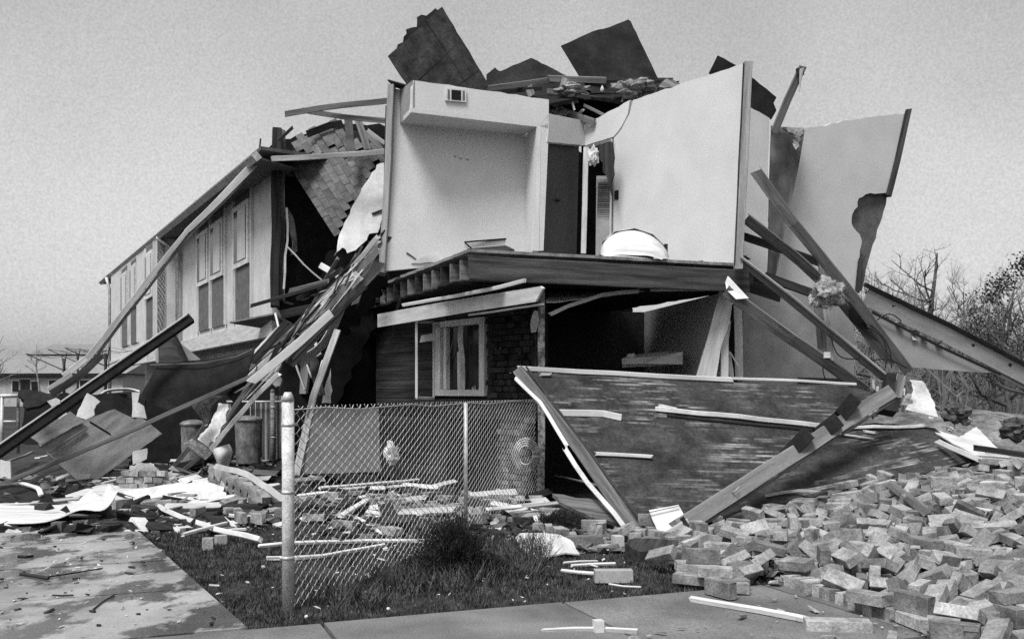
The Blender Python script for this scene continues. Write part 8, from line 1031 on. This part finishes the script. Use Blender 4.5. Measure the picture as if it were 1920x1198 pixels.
# the course of bricks on edge along the sidewalk
rowpts_ = [(1478, 1112), (1496, 1122), (1512, 1131), (1528, 1138), (1545, 1146), (1572, 1152), (1592, 1158), (1616, 1162), (1636, 1168), (1660, 1172)]
rowpts = [(1474 + i * 13.6, 1108 + i * 4.9 + random.uniform(-2, 2)) for i in range(15)]
for i, (u, v) in enumerate(rowpts):
    g = G(u, v); o_ = bpy.data.objects.new('brick', full[i % 8]); zz = .054
    dr = E1; a = math.atan2(E1.y, E1.x) + random.uniform(-.07, .07)
    Mx = Matrix.Translation((g.x + .11, g.y + .04, g.z + zz)) @ Matrix.Rotation(a, 4, 'Z') @ Matrix.Rotation(math.pi / 2 + random.uniform(-.15, .15), 4, 'X')
    link(o_, None, Mx); tag(o_, 'brick standing on edge in the row along the sidewalk', 'brick', 'bricks standing on edge in a row')
for (u, v, up, rz, s, lb) in [(1302, 1095, .0, .0, 1.0, 'bottom brick of the neat pair at the left tip of the heap'), (1300, 1093, .071, .03, 1.0, 'top brick of the neat pair at the left tip of the heap'),
        (1365, 1090, .0, .5, 1, 'brick lying slanted right of the neat pair'), (1352, 1080, .07, .2, .9, 'brick on top of the slanted one beside the neat pair'), (1330, 1108, .0, .8, .6, 'broken brick in front of the neat pair'), (1395, 1098, 0, -.4, .6, 'broken brick at the lawn edge of the heap')]:
    g = G(u, v); o_ = bpy.data.objects.new('brick', full[int(u) % 8]); link(o_, None, Matrix.Translation((g.x, g.y + .05, g.z + up + .045)) @ Matrix.Rotation(rz, 4, 'Z') @ Matrix.Diagonal((s, 1, 1, 1))); tag(o_, lb, 'brick')
# ------------------------------------------------------------------ chips everywhere: one mass nobody could count
def chips(name, Q, n, smin, smax, mat, zz=.01, bias=1):
    V = []; Fc = []; xs = [q[0] for q in Q]; ys = [q[1] for q in Q]; k = 0
    while k < n:
        x, y = random.uniform(min(xs), max(xs)), random.uniform(min(ys), max(ys))
        if not in_poly(x, y, Q): continue
        s = smin + (smax - smin) * random.random() ** 3; l = s * random.uniform(1, 3.2); t = s * random.uniform(.12, .5)
        Mx = Matrix.Translation((x, y, hg(x, y) + zz + t * .4)) @ Euler((random.gauss(0, .25), random.gauss(0, .25), random.uniform(0, 6.28))).to_matrix().to_4x4()
        i = len(V); V += [Mx @ Vector((a * l / 2 * random.uniform(.6, 1.1), b * s / 2 * random.uniform(.6, 1.1), c * t / 2)) for a in (-1, 1) for b in (-1, 1) for c in (-1, 1)]
        Fc += [tuple(i + q for q in f) for f in ((0,1,3,2), (4,6,7,5), (0,4,5,1), (2,3,7,6), (0,2,6,4), (1,5,7,3))]; k += 1
    tag(raw(name, V, Fc, mat, Matrix()), kind='stuff')
ZL = [(-6.5, 8.9), (-3.4, 9.05), (-2.2, 9.4), (-1.9, 12.5), (-3.2, 15), (-7.5, 15)]; ZF = [(-1.7, 8.6), (.2, 8.7), (.3, 11.3), (-1.5, 13.5), (-2.2, 12)]
chips('pale_debris_chips', ZL, 330, .02, .16, drywall); chips('dark_debris_chips', ZL, 900, .03, .22, wood_d, .03); chips('brown_debris_chips', ZL, 1200, .02, .16, wood_m); chips('brick_crumbs', ZL, 500, .02, .08, brick_m)
chips('pale_debris_chips', ZF, 240, .02, .13, drywall); chips('dark_debris_chips', ZF, 700, .03, .18, wood_d, .03); chips('brown_debris_chips', ZF, 900, .02, .12, wood_m); chips('brick_crumbs', ZF, 500, .02, .07, brick_m)
chips('lawn_litter', LAWN, 300, .008, .035, drywall, .03); chips('path_flakes', [(-2.9, 5.3), (-1.6, 5.4), (-3.4, 8.8), (-4.7, 8.8)], 80, .006, .03, wood_d, .04); chips('path_flakes', [(-2.9, 5.3), (-1.6, 5.4), (-3.4, 8.8), (-4.7, 8.8)], 120, .005, .02, drywall, .04)
chips('sidewalk_litter', [(.5, 4.9), (1.8, 6.2), (3.2, 6.9), (3.2, 4.6)], 160, .008, .05, brick_m, .05); chips('brick_crumbs', [(1.2, 6.6), (2.0, 5.6), (3.6, 5.4), (6.5, 10), (4, 10.5), (1.4, 8.4)], 1300, .015, .06, brick_m, .0)
chips('mortar_lumps', [(1.4, 6.6), (2.2, 5.8), (3.6, 5.6), (6.5, 10), (4, 10), (1.6, 8)], 420, .02, .10, mortar, .04)
chips('mound_litter', [(4, 11), (9, 12), (12, 20), (5, 16)], 400, .02, .10, foam, .01); chips('panel_foot_litter', [(.3, 8.2), (1.2, 8.0), (2.0, 9.4), (.3, 9.8)], 330, .02, .12, wood_m, .01)
chips('panel_foot_crumbs', [(.3, 8.2), (1.2, 8.0), (2.0, 9.4), (.3, 9.8)], 330, .02, .09, brick_m, .01)
# scattered medium boards, each its own thing
for (Q, n, lb, gr) in [(ZL, 64, 'small board among the rubble left of the fence post', 'small boards left of the fence post'), (ZF, 40, 'small board among the rubble behind the chain link fence', 'small boards behind the fence')]:
    k = 0
    while k < n:
        x, y = random.uniform(-7, .3), random.uniform(8.7, 14)
        if not in_poly(x, y, Q): continue
        a = random.gauss(0, .5); l = random.uniform(.15, .6); z = hg(x, y) + random.uniform(.03, .14); e = Vector((math.cos(a), math.sin(a), random.gauss(0, .12))) * l
        mt_, cn_ = random.choice([(paint, 'white'), (wood_m, 'brown'), (drywall, 'chalky'), (wood_l, 'tan'), (wood_d, 'dark'), (siding_w, 'pale')]); sz_ = 'long' if l > .38 else 'short'
        T(board('scrap_board', [Vector((x, y, z)), Vector((x, y, z)) + e], random.uniform(.04, .14), .02, mt_, None, px=False, face=(random.gauss(0, .3), -.5, 1), rag=.03), lb.replace('small', sz_ + ' ' + cn_), 'board', gr.replace('small', sz_ + ' ' + cn_)); k += 1
# ------------------------------------------------------------------ shrubs
def shrub(label, c, rx, rz, n, seed, lean=0):
    rnd = random.Random(seed); s = thing('evergreen_shrub', label, 'shrub', c); V = []; Fc = []; st = []
    for k in range(n):
        a = rnd.uniform(0, 6.28); el = rnd.uniform(.15, 1.45); l = rnd.uniform(.55, 1.08); tip = c + Vector((math.cos(a) * math.cos(el) * rx * l + lean * rnd.random(), math.sin(a) * math.cos(el) * rx * l, math.sin(el) * rz * l))
        bs = c + (tip - c) * .1; md = bs.lerp(tip, .55) + Vector((0, 0, .05)); 
        if k % 3 == 0: st.append(tubeg([c, md, tip], .006, 3, .002))
        for m in range(34):
            f = rnd.uniform(.35, 1.02); p = bs.lerp(md, f / .55) if f < .55 else md.lerp(tip, (f - .55) / .45)
            p = p + Vector((rnd.gauss(0, .018), rnd.gauss(0, .018), rnd.gauss(0, .018))); d = ((tip - c).normalized() + Vector((rnd.gauss(0, .5), rnd.gauss(0, .5), rnd.gauss(.3, .5)))).normalized() * rnd.uniform(.025, .055)
            w = d.cross(Vector((rnd.random(), rnd.random(), rnd.random()))).normalized() * rnd.uniform(.0025, .005); i = len(V); V += [p - w, p + w, p + d]; Fc.append((i, i+1, i+2))
    raw('foliage', V, Fc, leafd, None, s); multi('stem', st, bark, s)
shrub('dark needly shrub growing through the far bottom of the fence', G(855, 1080), .32, .46, 330, 1, -.1)
shrub('smaller dark shrub between the far fence end and the fallen panel', G(1030, 1000), .28, .20, 170, 2, .2)
shrub('low dark weed clump at the foot of the shrub by the fence', G(915, 1080), .22, .14, 110, 3)
tag(grass('tall_grass', [(-1.3, 6.0), (-.9, 5.9), (.2, 7.0), (.4, 8.6), (-.4, 8.6), (-1.0, 7.0)], 5000, .06, .15, gm), kind='stuff')
# ------------------------------------------------------------------ trees
def tree(label, x, y, h, seed, spread=.5, mat=bark, dens=1.0, group=None, tw=3, leaves=0, name='bare_tree', z0=None, r0=None):
    rnd = random.Random(seed); b = Vector((x, y, (hg(x, y) - .1) if z0 is None else z0)); t = thing(name, label, 'tree', b, group); r0 = r0 or h * .019
    limb = []; leafV = []; leafF = []; n = 7; p = b.copy(); pts = [p.copy()]; dirr = Vector((rnd.gauss(0, .04), rnd.gauss(0, .04), 1))
    for k in range(n): dirr = (dirr + Vector((rnd.gauss(0, .10), rnd.gauss(0, .10), .05))).normalized(); p = p + dirr * h * .92 / n; pts.append(p.copy())
    raw('trunk', *tubeg(pts, r0, 6, r0 * .15), mat, None, t, True)
    def br(p0, d0, L, r, lev):
        q = [p0]; d = d0; m = 4 if lev == 0 else 3
        for _ in range(m): d = (d + Vector((rnd.gauss(0, .22), rnd.gauss(0, .22), rnd.gauss(.10, .16)))).normalized(); q.append(q[-1] + d * L / m)
        limb.append(tubeg(q, r, 4 if lev == 0 else 3, r * .3))
        if leaves and lev >= 1:
            for _ in range(leaves):
                c = q[rnd.randrange(1, len(q))] + Vector((rnd.gauss(0, .09), rnd.gauss(0, .09), rnd.gauss(0, .09))); s = rnd.uniform(.012, .032); e1 = Vector((rnd.gauss(0,1), rnd.gauss(0,1), rnd.gauss(0,1))).normalized() * s; e2 = e1.cross(Vector((rnd.gauss(0,1), rnd.gauss(0,1), rnd.gauss(0,1)))).normalized() * s
                i = len(leafV); leafV.extend([c - e1, c + e2, c + e1, c - e2]); leafF.append((i, i+1, i+2, i+3))
        if lev < tw - 1:
            for _ in range(int((4 if lev == 0 else 5) * dens)):
                f = rnd.uniform(.25, 1); k = min(m - 1, int(f * m)); s = q[k].lerp(q[k+1], f * m - k)
                br(s, (d0 * .6 + Vector((rnd.gauss(0, .6), rnd.gauss(0, .6), rnd.gauss(.25, .4)))).normalized(), L * rnd.uniform(.35, .6), r * .5, lev + 1)
    for k in range(int(11 * dens)):
        f = rnd.uniform(.28, 1); i = min(n - 1, int(f * n)); s = pts[i].lerp(pts[i+1], f * n - i); a = rnd.uniform(0, 6.28)
        br(s, Vector((math.cos(a), math.sin(a), rnd.uniform(.35, 1.1))).normalized(), h * spread * (1.15 - f * .75) * rnd.uniform(.6, 1.1), r0 * (1.05 - f) * .55 + .006, 0)
    multi('branches', limb, mat, t)
    if leafV: raw('crown', leafV, leafF, leafd, None, t)
tree('tallest bare tree with a forked trunk right of the leaning wall', P(1722, 700, 32).x, 32, 6.6, 4, .42, z0=0, r0=.19)
tree('slender bare tree close to the leaning wall', P(1650, 700, 30).x, 30, 5.4, 8, .3, z0=0)
tree('dark leafy tree at the right picture edge', P(1893, 700, 22).x, 22, 3.9, 12, .42, leaves=9, name='leafy_tree', z0=0, r0=.11)
tree('second dark leafy tree cut off by the right picture edge', P(1935, 700, 20).x, 20, 4.4, 13, .4, leaves=9, name='leafy_tree', z0=0, r0=.1)
tree('thin tall sapling in front of the leafy tree', P(1855, 700, 24).x, 24, 4.2, 17, .18, z0=0)
for i in range(36):
    u = 1610 + i * 9.5 + random.uniform(-6, 6); d = random.uniform(26, 44); hh = (random.uniform(120, 245) * d / F + 1.35)
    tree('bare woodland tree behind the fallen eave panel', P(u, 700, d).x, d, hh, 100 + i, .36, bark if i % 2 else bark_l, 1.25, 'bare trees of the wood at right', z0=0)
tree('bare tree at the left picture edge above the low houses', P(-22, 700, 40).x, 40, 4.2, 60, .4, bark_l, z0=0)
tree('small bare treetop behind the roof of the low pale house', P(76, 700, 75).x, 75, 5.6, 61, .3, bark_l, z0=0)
# thicket: one far mass of thin stems
V = []; Fc = []
for k in range(2300):
    d = random.uniform(24, 60); u = random.uniform(1560, 2050); h_ = random.uniform(1.2, 3.0) + d * .012; x = P(u, 700, d).x; z = -.05
    r = random.uniform(.012, .045); pts = [Vector((x, d, z)), Vector((x + random.gauss(0, .2), d, z + h_ * .5)), Vector((x + random.gauss(0, .5), d, z + h_))]
    v, f = tubeg(pts, r, 3, r * .3); i = len(V); V += v; Fc += [tuple(q + i for q in g_) for g_ in f]
    for _ in range(3):
        s = pts[1].lerp(pts[2], random.random()); v, f = tubeg([s, s + Vector((random.gauss(0, .35), random.gauss(0, .3), random.uniform(.1, .5)))], r * .4, 3, .004); i = len(V); V += v; Fc += [tuple(q + i for q in g_) for g_ in f]
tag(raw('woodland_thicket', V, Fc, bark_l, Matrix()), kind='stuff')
V = []; Fc = []
for k in range(10000):
    d = random.uniform(30, 70); u = random.uniform(1500, 2080); h_ = 3.6 * random.random() ** 1.6 * (d / 45); x = P(u, 700, d).x; s = random.uniform(.05, .16)
    c = Vector((x, d, h_)); e1 = Vector((random.gauss(0,1), random.gauss(0,1), random.gauss(0,1))).normalized() * s; e2 = e1.cross(Vector((random.random(), random.random(), random.random()))).normalized() * s
    i = len(V); V += [c - e1, c + e2, c + e1]; Fc.append((i, i+1, i+2))
tag(raw('woodland_brush', V, Fc, bark_l, Matrix()), kind='stuff')

for (pp, ww, mt, up, lb) in [([(1584, 1112), (1650, 1080)], 12, wood_l, .12, 'pale slat leaning low in the brick heap near the standing bricks'), ([(1652, 1066), (1692, 1098)], 9, drywall, .14, 'short white slat crossing above the pale slat in the heap'),
        ([(1790, 990), (1820, 997), (1856, 1005)], 4, paint, .22, 'thin white stick lying high in the brick heap at right'), ([(1668, 955), (1700, 985), (1738, 1018)], 17, wood_m, .25, 'weathered plank end slanting through the top of the brick heap'),
        ([(1640, 1118), (1700, 1112), (1740, 1106)], 7, wood_m, .12, 'brown slat lying above the row of standing bricks'), ([(1440, 968), (1480, 960), (1530, 958)], 6, wood_l, .22, 'tan slat along the upper edge of the heap'),
        ([(1735, 905), (1775, 870), (1800, 862)], 10, wood_l, .3, 'tan board end poking out of the top right of the heap'), ([(1905, 930), (1922, 895)], 14, wood_l, .3, 'tan board leaning at the right picture edge of the heap')]:
    T(board('slat', gp_(pp, up), ww, .03, mt, None, rag=.04), lb, 'slat')
